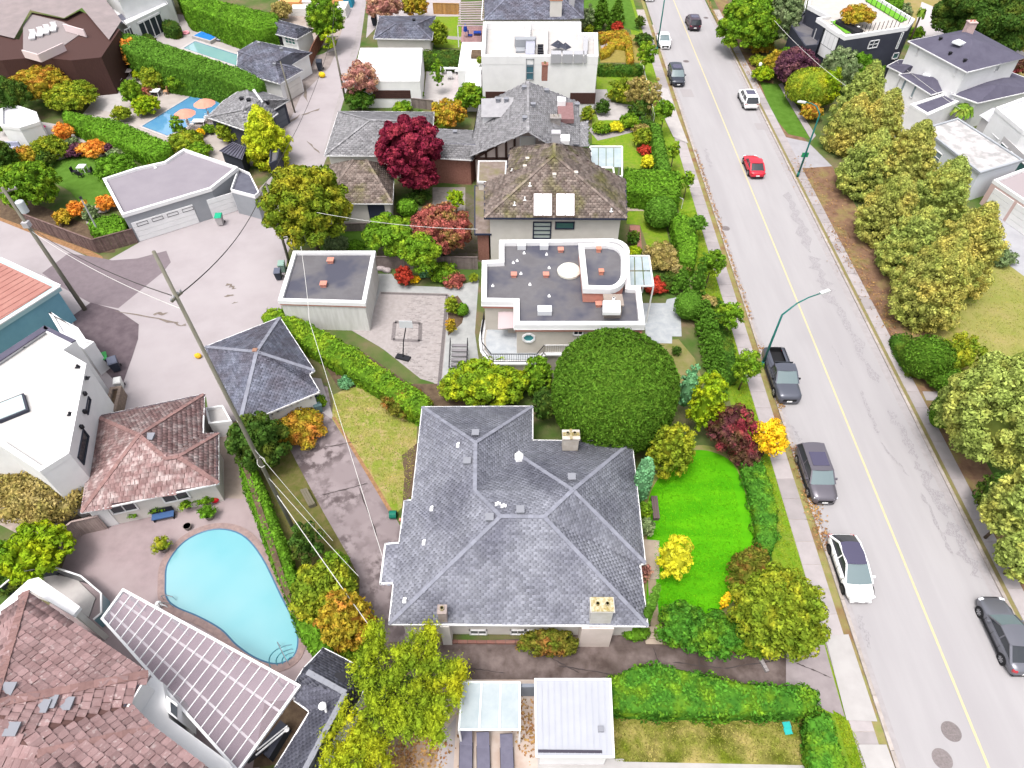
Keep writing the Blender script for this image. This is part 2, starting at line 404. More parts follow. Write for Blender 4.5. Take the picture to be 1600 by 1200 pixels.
class Bld:
    """a building: outline at eave height in photograph pixels"""
    def __init__(s, name, label, outline, z, wall_m, inset=.45, cat='house', group=None, base=0.0):
        s.out = PL(outline, z); s.z = z
        c = sum(s.out, Vector((0, 0, 0)))/len(s.out)
        s.root = root(name, (c.x, c.y, 0), label, cat, group)
        s.w = offset_poly(s.out, inset); mb = MB(); mb.prism(s.w, base, z-.02, top=True)
        s.wall = mb.build('wall', wall_m, s.root)
        s.faces = []
    def roof(s, faces, base_m, shin=None, gutter=None, ridge=None, capm=None, capw=.3, gw=.11, gh=.13, name='roof', single=0, tm=None, edges=None):
        F = [[P(*p) for p in f] for f in faces]; s.faces += F
        mb = MB(); [mb.face3(f) for f in F]
        ro = mb.build(name, base_m, s.root)
        if shin:
            wd, ex, th = shin[:3]; S = shingles(F, wd, ex, th)
            if single: tile_single(S, wd, ex, th, tm or base_m, s.root, single)
            else: shingle_mesh('shingles', S, wd, ex, th, tm or base_m, ro)
        if ridge: caps([(P(*a), P(*b)) for a, b in ridge], ro, capm or tm or base_m, wd=capw)
        if gutter:
            q = edges or s.out; n = len(q)
            for i in range(n):
                a, b = q[i], q[(i+1) % n]
                if (b-a).length < .2: continue
                MB().beam(a+Vector((0, 0, -gh/2+.02)), b+Vector((0, 0, -gh/2+.02)), gw, gh, ext=gw*.3).build('gutter', gutter, s.root)
        return ro
    def flat(s, roof_m, par_m, ph=.35, pw=.3, name='roof', drop=.25, outline=None, z=None, cope=None):
        q = outline or s.out; z = z or s.z
        inner = offset_poly(q, pw)
        if outline is None:
            for v in s.wall.data.vertices:
                if v.co.z > s.z-.1: v.co.z = z-max(drop, .08)-.06
            ph = max(ph, drop+.12)
        MB().prism(inner, z-drop-.05, z-drop).build(name, roof_m, s.root)
        n = len(q)
        for i in range(n):
            a, b = q[i], q[(i+1) % n]; c, d = inner[(i+1) % n], inner[i]
            MB().prism([a, b, c, d], z-ph, z+.02, bottom=True).build('parapet', par_m, s.root)
    def hit(s, px, py, z0=None):
        v = ray(px, py); o = Vector((0, 0, CAMH))
        if z0 is not None: return P(px, py, z0)
        best = None
        for f in s.faces:
            for t in tessellate_polygon([[Vector((p.x, p.y, 0)) for p in f]]):
                a, b, c = [f[i] for i in t]; n = (b-a).cross(c-a)
                den = v.dot(n)
                if abs(den) < 1e-9: continue
                k = (a-o).dot(n)/den; p = o+v*k
                def sd(p1, p2): return (p2.x-p1.x)*(p.y-p1.y)-(p2.y-p1.y)*(p.x-p1.x)
                q = [sd(a, b), sd(b, c), sd(c, a)]
                if all(x >= -.05 for x in q) or all(x <= .05 for x in q):
                    if best is None or k < best[0]: best = (k, p)
        return best[1] if best else P(px, py, s.z+.5)
    def vents(s, pts, m, size=.32, h=.28, name='roof_vent', z0=None):
        for x, y in pts:
            p = s.hit(x, y, z0); mb = MB().box((p.x, p.y, p.z+h/2-.1), (size, size, h+.1)).box((p.x, p.y, p.z+h-.02), (size*1.25, size*1.25, .05))
            mb.build(name, m, s.root)
    def pipes(s, pts, m, r=.06, h=.35, z0=None, name='vent_pipe'):
        for x, y in pts:
            p = s.hit(x, y, z0); MB().tube([(p.x, p.y, p.z-.1), (p.x, p.y, p.z+h)], [r, r], 8).box((p.x, p.y, p.z+.01), (r*4.5, r*4.5, .03)).build(name, m, s.root)
    def chimney(s, px, py, w_, d_, h, m, z0=None, cap=None, name='chimney', below=.8, pots=2, label=None):
        p = s.hit(px, py, z0); mb = MB().box((p.x, p.y, p.z+(h-below)/2), (w_, d_, h+below))
        mb.box((p.x, p.y, p.z+h+.05), (w_*1.14, d_*1.14, .12)); o = mb.build(name, m, s.root)
        if pots:
            for k in range(pots):
                x = p.x+(k-(pots-1)/2)*w_*.45
                MB().lathe([(.13, p.z+h+.1), (.12, p.z+h+.32), (.09, p.z+h+.32), (.09, p.z+h+.12)], (x, p.y, 0), 10).build('chimney_pot', cap or m, o)
        return o
    def window(s, i, x0, y0, x1, y1, fm, pm, nx=2, ny=1, name='window', fw=.09, zz=None):
        A, B = s.w[i], s.w[(i+1) % len(s.w)]; d = Vector((B.x-A.x, B.y-A.y, 0)).normalized()
        s0, z0 = on_wall(A, B, x0, y0 if zz else y1); s1, z1 = on_wall(A, B, x1, y1 if zz else y0)
        if zz: z0, z1 = zz
        if s0 > s1: s0, s1 = s1, s0
        if z0 > z1: z0, z1 = z1, z0
        return s.win_at(A, d, s0, s1, max(z0, .05), min(z1, s.z-.15), fm, pm, nx, ny, name, fw)
    def win_at(s, A, d, s0, s1, z0, z1, fm, pm, nx=2, ny=1, name='window', fw=.09):
        nrm = Vector((d.y, -d.x, 0)); cen = sum(s.w, Vector((0, 0, 0)))/len(s.w)
        if nrm.dot(Vector((A.x, A.y, 0))+d*(s0+s1)/2-Vector((cen.x, cen.y, 0))) < 0: nrm = -nrm
        A = Vector((A.x, A.y, 0)); o = A+nrm*.035
        def pt(a, z): return o+d*a+Vector((0, 0, z))
        mb = MB()
        for (a, b) in (((s0, z0), (s1, z0)), ((s0, z1), (s1, z1)), ((s0, z0), (s0, z1)), ((s1, z0), (s1, z1))):
            mb.beam(pt(*a), pt(*b), fw, .1, up=nrm, ext=fw/2)
        for k in range(1, nx): x = s0+(s1-s0)*k/nx; mb.beam(pt(x, z0+fw/2), pt(x, z1-fw/2), fw*.6, .08, up=nrm)
        for k in range(1, ny): z = z0+(z1-z0)*k/ny; mb.beam(pt(s0+fw/2, z), pt(s1-fw/2, z), fw*.6, .07, up=nrm)
        f = mb.build(name, fm, s.root)
        q = A+nrm*.012
        MB().add([q+d*s0+Vector((0, 0, z0)), q+d*s1+Vector((0, 0, z0)), q+d*s1+Vector((0, 0, z1)), q+d*s0+Vector((0, 0, z1))], [(0, 1, 2, 3)]).build('pane', pm, f)
        return f
    def panel(s, i, x0, y0, x1, y1, m, name='door', th=.06, lines=0, zz=None):
        A, B = s.w[i], s.w[(i+1) % len(s.w)]; d = Vector((B.x-A.x, B.y-A.y, 0)).normalized()
        s0, z0 = on_wall(A, B, x0, y0 if zz else y1); s1, z1 = on_wall(A, B, x1, y1 if zz else y0)
        if zz: z0, z1 = zz
        if s0 > s1: s0, s1 = s1, s0
        if z0 > z1: z0, z1 = z1, z0
        z0 = max(z0, .03); z1 = min(z1, s.z-.12)
        nrm = Vector((d.y, -d.x, 0)); cen = sum(s.w, Vector((0, 0, 0)))/len(s.w)
        if nrm.dot(Vector((A.x, A.y, 0))+d*(s0+s1)/2-Vector((cen.x, cen.y, 0))) < 0: nrm = -nrm
        A = Vector((A.x, A.y, 0)); k = max(lines, 1); o = None
        if lines:
            o = MB().beam(A+nrm*.01+d*s0+Vector((0, 0, (z0+z1)/2)), A+nrm*.01+d*s1+Vector((0, 0, (z0+z1)/2)), .02, z1-z0).build(name, m, s.root)
            for j in range(k):
                za = z0+(z1-z0)*j/k+.02; zb = z0+(z1-z0)*(j+1)/k-.02
                MB().beam(A+nrm*.03+d*(s0+.03)+Vector((0, 0, (za+zb)/2)), A+nrm*.03+d*(s1-.03)+Vector((0, 0, (za+zb)/2)), th, zb-za).build('panel', m, o)
            return o
        return MB().beam(A+nrm*.02+d*s0+Vector((0, 0, (z0+z1)/2)), A+nrm*.02+d*s1+Vector((0, 0, (z0+z1)/2)), th, z1-z0).build(name, m, s.root)
def skylight(b, px, py, w_, d_, m, fm, z0=None, rz=0, h=.22):
    p = b.hit(px, py, z0); R = Matrix.Rotation(rz, 3, 'Z')
    if z0 is None:
        for f in b.faces:
            pass
    o = MB().box((p.x, p.y, p.z+h/2-.06), (w_, d_, h+.12), rz).build('skylight', fm, b.root)
    MB().box((p.x, p.y, p.z+h+.02), (w_*.86, d_*.86, .04), rz).build('pane', m, o); return o
ZL = [0.0]
def sheet(name, pts, m, lev, kind='structure', label=None, world=False, loc=None):
    """flat ground sheet; every level lies 4 mm above the one below"""
    poly = pts if world else PL(pts, 0)
    ZL[0] += 1; z = .007*lev+.00005*ZL[0]
    mb = MB(); tri = tessellate_polygon([[Vector((p[0], p[1], 0)) for p in poly]])
    vs = [Vector((p[0], p[1], z)) for p in poly]; fs = []
    for t in tri:
        a, b, c = [vs[i] for i in t]; fs.append(tuple(t if (b-a).cross(c-a).z > 0 else t[::-1]))
    mb.add(vs, fs); o = mb.build(name, m); tag(o, label, None, None, kind); return o
def spline(pts, k=6, closed=True):
    out = []; n = len(pts)
    for i in range(n if closed else n-1):
        p0, p1, p2, p3 = [Vector((*pts[j % n][:2], 0)) if closed else Vector((*pts[max(0, min(n-1, j))][:2], 0)) for j in (i-1, i, i+1, i+2)]
        for q in range(k):
            t = q/k; out.append(.5*((2*p1)+(-p0+p2)*t+(2*p0-5*p1+4*p2-p3)*t*t+(-p0+3*p1-3*p2+p3)*t**3))
    if not closed: out.append(Vector((*pts[-1][:2], 0)))
    return [(p.x, p.y) for p in out]
# ------------------------------------------------------------------ materials of the place
BARK = mat('bark', (.16, .12, .09), (.10, .075, .055), scale=6, bump=.5)
M_ground = mat('garden_ground', (.10, .115, .04), (.15, .11, .07), scale=.8, rough=.95, bump=.6, bscale=9, col3=(.055, .10, .02), scale3=.25)
M_road = mat('worn_asphalt', (.305, .292, .298), (.285, .272, .279), scale=.9, rough=.9, bump=.15, bscale=30, col3=(.268, .254, .262), scale3=.3, thr3=.6, w3=.12, stretch=(1, .12, 1))
M_lane = mat('lane_asphalt', (.30, .27, .28), (.262, .232, .24), scale=.45, rough=.93, bump=.2, bscale=14, col3=(.32, .29, .298), scale3=.16, w3=.2)
M_patch = mat('newer_asphalt', (.165, .135, .148), (.145, .118, .13), scale=1.5, rough=.92, bump=.15, bscale=22)
M_patch2 = mat('dark_asphalt', (.085, .065, .075), (.12, .095, .105), scale=1.1, rough=.92, bump=.2, bscale=18)
M_drive = mat('mottled_driveway', (.25, .21, .215), (.085, .066, .068), scale=1.1, rough=.9, bump=.25, bscale=12, sharp=.9, col3=(.20, .165, .17), scale3=.25, thr3=.5, w3=.1)
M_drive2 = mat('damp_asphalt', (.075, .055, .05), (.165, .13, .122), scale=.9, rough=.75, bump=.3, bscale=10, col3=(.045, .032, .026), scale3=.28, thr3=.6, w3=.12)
M_conc = mat('pale_concrete', (.315, .285, .288), (.275, .25, .252), scale=1.1, rough=.9, island=.13, bump=.1, bscale=20)
M_conc2 = mat('light_concrete', (.35, .335, .33), (.31, .295, .29), scale=.8, rough=.9, island=.05)
M_white_pav = mat('white_paving', (.40, .375, .365), (.35, .325, .32), scale=1.4, rough=.8, island=.06)
M_kerb = mat('kerb_concrete', (.36, .32, .30), (.27, .235, .215), scale=2.5, rough=.9, island=.08)
M_gut = mat('gutter_concrete', (.30, .28, .285), (.26, .24, .245), scale=2.2, rough=.9)
M_yel = mat('faded_yellow_paint', (.50, .42, .22), (.38, .34, .25), scale=3.5, rough=.8, sharp=.3)
M_lawn = mat('back_lawn', (.14, .20, .018), (.27, .22, .08), scale=.55, rough=.95, bump=.7, bscale=16, sharp=.2, col3=(.34, .25, .13), scale3=1.4, thr3=.6)
M_green = mat('vivid_lawn', (.068, .30, .002), (.10, .345, .004), scale=.9, rough=.9, bump=.6, bscale=18, sharp=.1, col3=(.05, .25, .002), scale3=.5, stretch=(.5, 1.6, 1))
M_grass = mat('mown_grass', (.10, .20, .01), (.17, .23, .02), scale=2.4, rough=.95, bump=.8, bscale=14, sharp=.4, col3=(.17, .18, .045), scale3=.4, thr3=.62)
M_dgrass = mat('dark_grass', (.055, .12, .012), (.075, .155, .02), scale=1.2, rough=.95, bump=.6, bscale=14)
M_dry = mat('patchy_lawn', (.12, .145, .012), (.29, .235, .085), scale=.7, rough=.95, bump=.7, bscale=12, sharp=.5, col3=(.055, .065, .006), scale3=.6, thr3=.56)
M_mulch = mat('needle_mulch', (.20, .12, .075), (.13, .075, .05), scale=1.2, rough=.95, bump=.6, bscale=14, col3=(.20, .17, .06), scale3=.5, thr3=.6)
M_soil = mat('garden_soil', (.075, .05, .035), (.12, .085, .055), scale=2, rough=.95, bump=.7, bscale=12)
M_leafl = mat('leaf_litter', (.19, .105, .055), (.30, .17, .085), scale=4, rough=.95, bump=.8, bscale=12)
M_deck = mat('pool_deck_aggregate', (.265, .208, .214), (.225, .175, .18), scale=1.2, rough=.85, bump=.2, bscale=26, col3=(.29, .235, .238), scale3=.25)
M_paver = mat('grey_pavers', (.275, .25, .245), (.235, .21, .205), scale=2.5, rough=.9, island=.16)
M_pink = mat('pink_paving', (.40, .30, .28), (.34, .26, .25), scale=2, rough=.85)
def srow(r, y): return P(822+r*(y+561), y)
def street(r, Y):
    a, b = srow(r, 0), srow(r, 1100); t = (Y-a.y)/(b.y-a.y); return Vector((a.x+(b.x-a.x)*t, Y, 0))
YN, YF = -25, 190
def strip(name, r0, r1, m, lev, y0=YN, y1=YF):
    return sheet(name, [street(r0, y0), street(r1, y0), street(r1, y1), street(r0, y1)], m, lev, world=True)
G = 900
sheet('ground', [(-G, -300), (G, -300), (G, 1500), (-G, 1500)], M_ground, 0, world=True)
strip('street', .337, .4875, M_road, 3)
strip('west_gutter', .3312, .3372, M_gut, 2); strip('east_gutter', .4873, .4975, M_gut, 2)
# kerbs in 3 m lengths
for nm, r0, r1 in (('west_kerb', .3275, .3312), ('east_kerb', .4975, .5012)):
    k = bpy.data.objects.new(nm, None); COL.objects.link(k); k['kind'] = 'structure'
    y = 4.0
    while y < 118:
        a, b = street(r0, y), street(r1, y); c, d = street(r1, y+2.98), street(r0, y+2.98)
        MB().prism([a, b, c, d], -.05, .12).build('kerb_stone', M_kerb, k); y += 3.0
strip('west_kerb_grass', .3195, .3275, mat('kerb_grass', (.17, .19, .05), (.24, .19, .09), scale=2.2, rough=.95, bump=.7, sharp=.2, col3=(.17, .095, .05), scale3=.5, thr3=.56), 2)
strip('east_kerb_grass', .5012, .507, mat('kerb_moss', (.16, .15, .055), (.20, .16, .08), scale=2.2, rough=.95, bump=.5), 2)
for nm, r0, r1 in (('west_pavement', .2985, .3195), ('east_pavement', .507, .5235)):
    k = strip(nm, r0, r1, M_kerb, 3, 2, 125); y = 4.0
    while y < 120:
        a, b = street(r0+.0003, y), street(r1-.0003, y); c, d = street(r1-.0003, y+1.72), street(r0+.0003, y+1.72)
        MB().prism([a, b, c, d], .005, .045+random.uniform(-.006, .006)).build('slab', M_conc, k); y += 1.755
# yellow centre line, with the slight wear of its paint left to the material
strip('centre_line', .4092, .4117, M_yel, 4)
# cracked, darker wheel wear along the right-hand lane
def blotch(name, x0, y0, x1, y1, wd, m, lev, n=14, seed=1):
    r = random.Random(seed); a, b = P(x0, y0), P(x1, y1); d = (b-a); nn = Vector((-d.y, d.x, 0)).normalized(); L = []; R = []
    for i in range(n+1):
        p = a+d*(i/n); w_ = wd*(r.uniform(.25, 1) if 0 < i < n else .05); o = nn*r.uniform(-.3, .3)*wd
        L.append(p+o+nn*w_/2); R.append(p+o-nn*w_/2)
    return sheet(name, L+R[::-1], m, lev, world=True)
M_wear = mat('crazed_asphalt', (.292, .28, .286), (.225, .208, .222), scale=13, rough=.95, bump=.3, bscale=30, sharp=.8, stretch=(1.6, .6, 1))
for i, (x0, y0, x1, y1, wd) in enumerate([(1228, 300, 1265, 395, 1.3), (1268, 400, 1300, 470, 1.4), (1298, 462, 1372, 600, 1.1), (1390, 640, 1432, 720, .9), (1432, 720, 1478, 810, 1.2), (1480, 815, 1530, 905, 1.1),
                                        (1345, 610, 1372, 680, .35), (1375, 690, 1420, 745, .3), (1440, 770, 1490, 870, .35), (1300, 540, 1318, 575, .2), (1236, 665, 1250, 690, .4), (1340, 960, 1362, 1015, .5), (1102, 232, 1112, 262, .6)]):
    blotch('road_crack', x0, y0, x1, y1, wd, M_wear, 5, seed=i)
for i, (x0, y0, x1, y1) in enumerate([(1062, 140, 1080, 152), (1178, 193, 1195, 203), (1330, 944, 1358, 942)]):
    sheet('road_patch', [(x0, y0), (x1, y0), (x1+5, y1), (x0+5, y1)], mat('patch_grey', (.27, .25, .255)), 5)
M_leaf_scatter = mat('fallen_leaves', (.20, .09, .045), (.32, .2, .07), scale=3, island=.4)
def scatter(name, pts, n, size, m, z=.02, label=None):
    """many small flat leaves on the ground between photograph points (a polyline band)"""
    pos = []
    for _ in range(n):
        x0, y0, x1, y1, wd = random.choice(pts); t = random.random(); a, b = P(x0, y0), P(x1, y1); p = a.lerp(b, t)
        pos.append((p.x+random.gauss(0, wd), p.y+random.gauss(0, wd), z+random.random()*.04))
    pos = np.array(pos); v, f = leaf_quads(pos, np.tile([0, 0, 1.], (n, 1)), size, .7, .5)
    o = np_mesh(name, v, f, 4, m); o['kind'] = 'stuff'; return o
scatter('fallen_leaves', [(1240, 700, 1266, 780, .25), (1264, 770, 1292, 860, .28), (1086, 235, 1124, 350, .12), (1188, 540, 1221, 640, .15), (1122, 40, 1185, 140, .25), (1106, 0, 1125, 45, .2), (1124, 350, 1173, 500, .1),
                          (1240, 250, 1300, 330, 1.0), (1300, 350, 1340, 420, .8), (1340, 420, 1400, 520, .7)], 3200, .075, M_leaf_scatter, z=.14)
scatter('leaf_litter', [(640, 1150, 700, 1195, .5), (620, 1180, 640, 1200, .4), (810, 1090, 835, 1170, .4)], 700, .09, M_leaf_scatter, z=.03)
# manholes
M_iron = mat('cast_iron', (.19, .165, .165), (.15, .13, .13), scale=9, rough=.7, island=.1, bump=.3)
for x, y, r, lb in ((1486, 1143, .5, 'round iron manhole cover in the street nearer the yellow line'), (1472, 1186, .5, 'round iron manhole cover nearest the bottom edge of the street'),
                (1072, 96, .4, 'small round iron cover in the street behind the black car'), (1134, 357, .38, 'small round iron cover in the street by the hedge gap'), (1103, 28, .36, 'small iron cover in the far part of the street')):
    p = P(x, y); o = MB().lathe([(r+.06, .0), (r+.06, .026), (r+.01, .03), (r, .024), (.001, .026)], (p.x, p.y, 0), 28)
    for k in range(6): o.beam((p.x-r*.7, p.y-r*.6+k*r*.24, .03), (p.x+r*.7, p.y-r*.6+k*r*.24, .03), .04, .02)
    tag(o.build('manhole_cover', M_iron, None, loc=(p.x, p.y, 0)), lb, 'manhole cover', 'manhole covers in the street')
# ---- lane and its patches
sheet('lane', [(553, -30), (577, -30), (562, 75), (539, 150), (511, 245), (450, 395), (440, 470), (440, 500), (330, 545), (378, 655), (345, 665), (325, 640), (322, 620), (230, 640), (150, 660), (120, 600), (130, 520), (80, 500), (95, 447), (0, 405), (-160, 345), (-160, 262), (0, 338), (160, 412), (216, 380), (219, 372), (308, 343), (335, 336), (366, 312), (404, 296), (438, 262), (440, 220), (468, 150), (478, 100), (525, 72)], M_lane, 2)
sheet('lane_verge', [(-160, 262), (0, 322), (160, 401), (163, 410), (0, 345), (-160, 275)], M_leafl, 3)
sheet('asphalt_patch', [(66, 427), (107, 396), (150, 402), (175, 407), (215, 404), (260, 392), (267, 410), (255, 425), (185, 482), (142, 474), (95, 448)], M_patch, 3)
sheet('asphalt_apron', [(112, 495), (142, 473), (185, 485), (217, 507), (216, 530), (207, 558), (199, 580), (192, 600), (184, 600), (130, 545), (120, 520)], M_patch2, 4)
sheet('concrete_apron', [(490, 88), (527, 78), (515, 105), (470, 150), (448, 200), (440, 220), (438, 175), (474, 112)], mat('lane_apron', (.25, .215, .205), (.19, .16, .15), scale=.8, rough=.9), 3)
sheet('gravel_strip', [(572, -30), (577, -30), (562, 60), (520, 205), (512, 240), (505, 240), (518, 190), (555, 60)], M_conc, 3)
for i, (a, b, c, d, wd) in enumerate([(355, 443, 368, 452, .5), (350, 463, 366, 462, .35), (362, 475, 372, 472, .25), (240, 490, 262, 490, .5), (272, 505, 290, 510, .5), (470, 180, 500, 170, .6), (475, 130, 480, 160, .5), (430, 200, 470, 180, .8), (180, 487, 280, 505, .35), (480, 220, 500, 240, .3)]):
    blotch('asphalt_stain', a, b, c, d, wd, mat('stain', (.13, .105, .09), (.19, .16, .14), scale=5), 5, n=6, seed=40+i)
CRK = [(700, 1040, 790, 1052), (1020, 1012, 1035, 1050), (1050, 1035, 1130, 1045), (1130, 1045, 1225, 1030), (1090, 1012, 1094, 1050), (870, 1040, 960, 1055), (860, 1028, 905, 1052), (500, 775, 575, 756), (560, 760, 590, 840), (505, 700, 560, 690), (1240, 1035, 1300, 1060), (1165, 1012, 1175, 1030)]
for i, (a, b, c, d) in enumerate(CRK): blotch('asphalt_crack', a, b, c, d, .09, mat('crack', (.055, .045, .045)), 9, n=16, seed=80+i)
# ---- main house lot
sheet('driveway', [(486, 660), (500, 598), (512, 605), (520, 650), (575, 742), (618, 808), (640, 850), (640, 1005), (600, 1015), (560, 930), (530, 880), (500, 800), (470, 745), (452, 715), (455, 690)], M_drive, 2)
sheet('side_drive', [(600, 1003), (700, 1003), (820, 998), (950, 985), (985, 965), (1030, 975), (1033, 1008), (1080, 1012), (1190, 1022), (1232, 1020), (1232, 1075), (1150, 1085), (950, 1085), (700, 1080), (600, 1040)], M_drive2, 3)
sheet('drive_apron', [(1228, 1010), (1288, 1008), (1305, 1070), (1321, 1124), (1290, 1110), (1228, 1070)], mat('grey_apron', (.27, .235, .24), (.215, .185, .19), scale=.8, rough=.9), 4)
sheet('driveway_crossing', [(1288, 994), (1325, 992), (1370, 1128), (1322, 1126)], M_conc2, 14)
sheet('driveway_crossing', [(1340, 1164), (1384, 1164), (1430, 1290), (1385, 1290)], M_conc2, 14)
sheet('driveway_crossing', [(1022, 135), (1043, 140), (1075, 225), (1052, 215), (1040, 190)], M_white_pav, 14)
sheet('side_path', [(484, 590), (502, 592), (520, 650), (518, 655), (497, 640)], M_conc, 4)
sheet('back_lawn', [(519, 655), (521, 617), (545, 606), (575, 603), (588, 612), (600, 632), (620, 652), (652, 652), (650, 720), (640, 780), (622, 800), (610, 800), (577, 745)], M_lawn, 3)
sheet('lawn_edging', [(519, 652), (524, 652), (580, 742), (616, 803), (611, 806), (575, 745)], M_leafl, 4)
sheet('shrub_bed', [(500, 560), (560, 545), (640, 600), (700, 600), (760, 620), (760, 650), (655, 650), (620, 650), (590, 610), (575, 600), (530, 608)], M_soil, 4)
sheet('house_bed', [(628, 712), (655, 690), (655, 790), (628, 800), (632, 745)], M_soil, 4)
sheet('moss_strip', [(447, 690), (470, 735), (505, 800), (545, 870), (562, 905), (560, 1000), (480, 1000), (400, 780), (420, 690)], mat('mossy_soil', (.075, .085, .018), (.12, .10, .04), scale=2, rough=.95, bump=.6), 4)
sheet('front_lawn', spline([(1017, 955), (1012, 900), (1012, 800), (1020, 762), (1045, 730), (1075, 706), (1112, 706), (1146, 726), (1166, 775), (1178, 840), (1170, 885), (1145, 940), (1095, 965)], 4), M_green, 3)
sheet('lawn_edge', spline([(1008, 965), (1004, 900), (1004, 770), (1012, 745), (1050, 715), (1090, 696), (1125, 703), (1150, 725), (1168, 780), (1180, 840), (1175, 890), (1155, 950), (1095, 975)], 4), mat('worn_grass', (.15, .19, .04), (.24, .19, .09), scale=1.2, rough=.95, sharp=.3, bump=.5), 2)
sheet('entry_path', [(1004, 843), (1030, 845), (1030, 905), (1010, 905), (1000, 890)], mat('sandstone_path', (.38, .31, .25), (.31, .25, .20), scale=1.5), 5)
sheet('garden_path', [(1012, 905), (1025, 905), (1032, 1000), (1018, 1000)], mat('sandy_path', (.30, .24, .17), (.22, .18, .12), scale=2), 5)
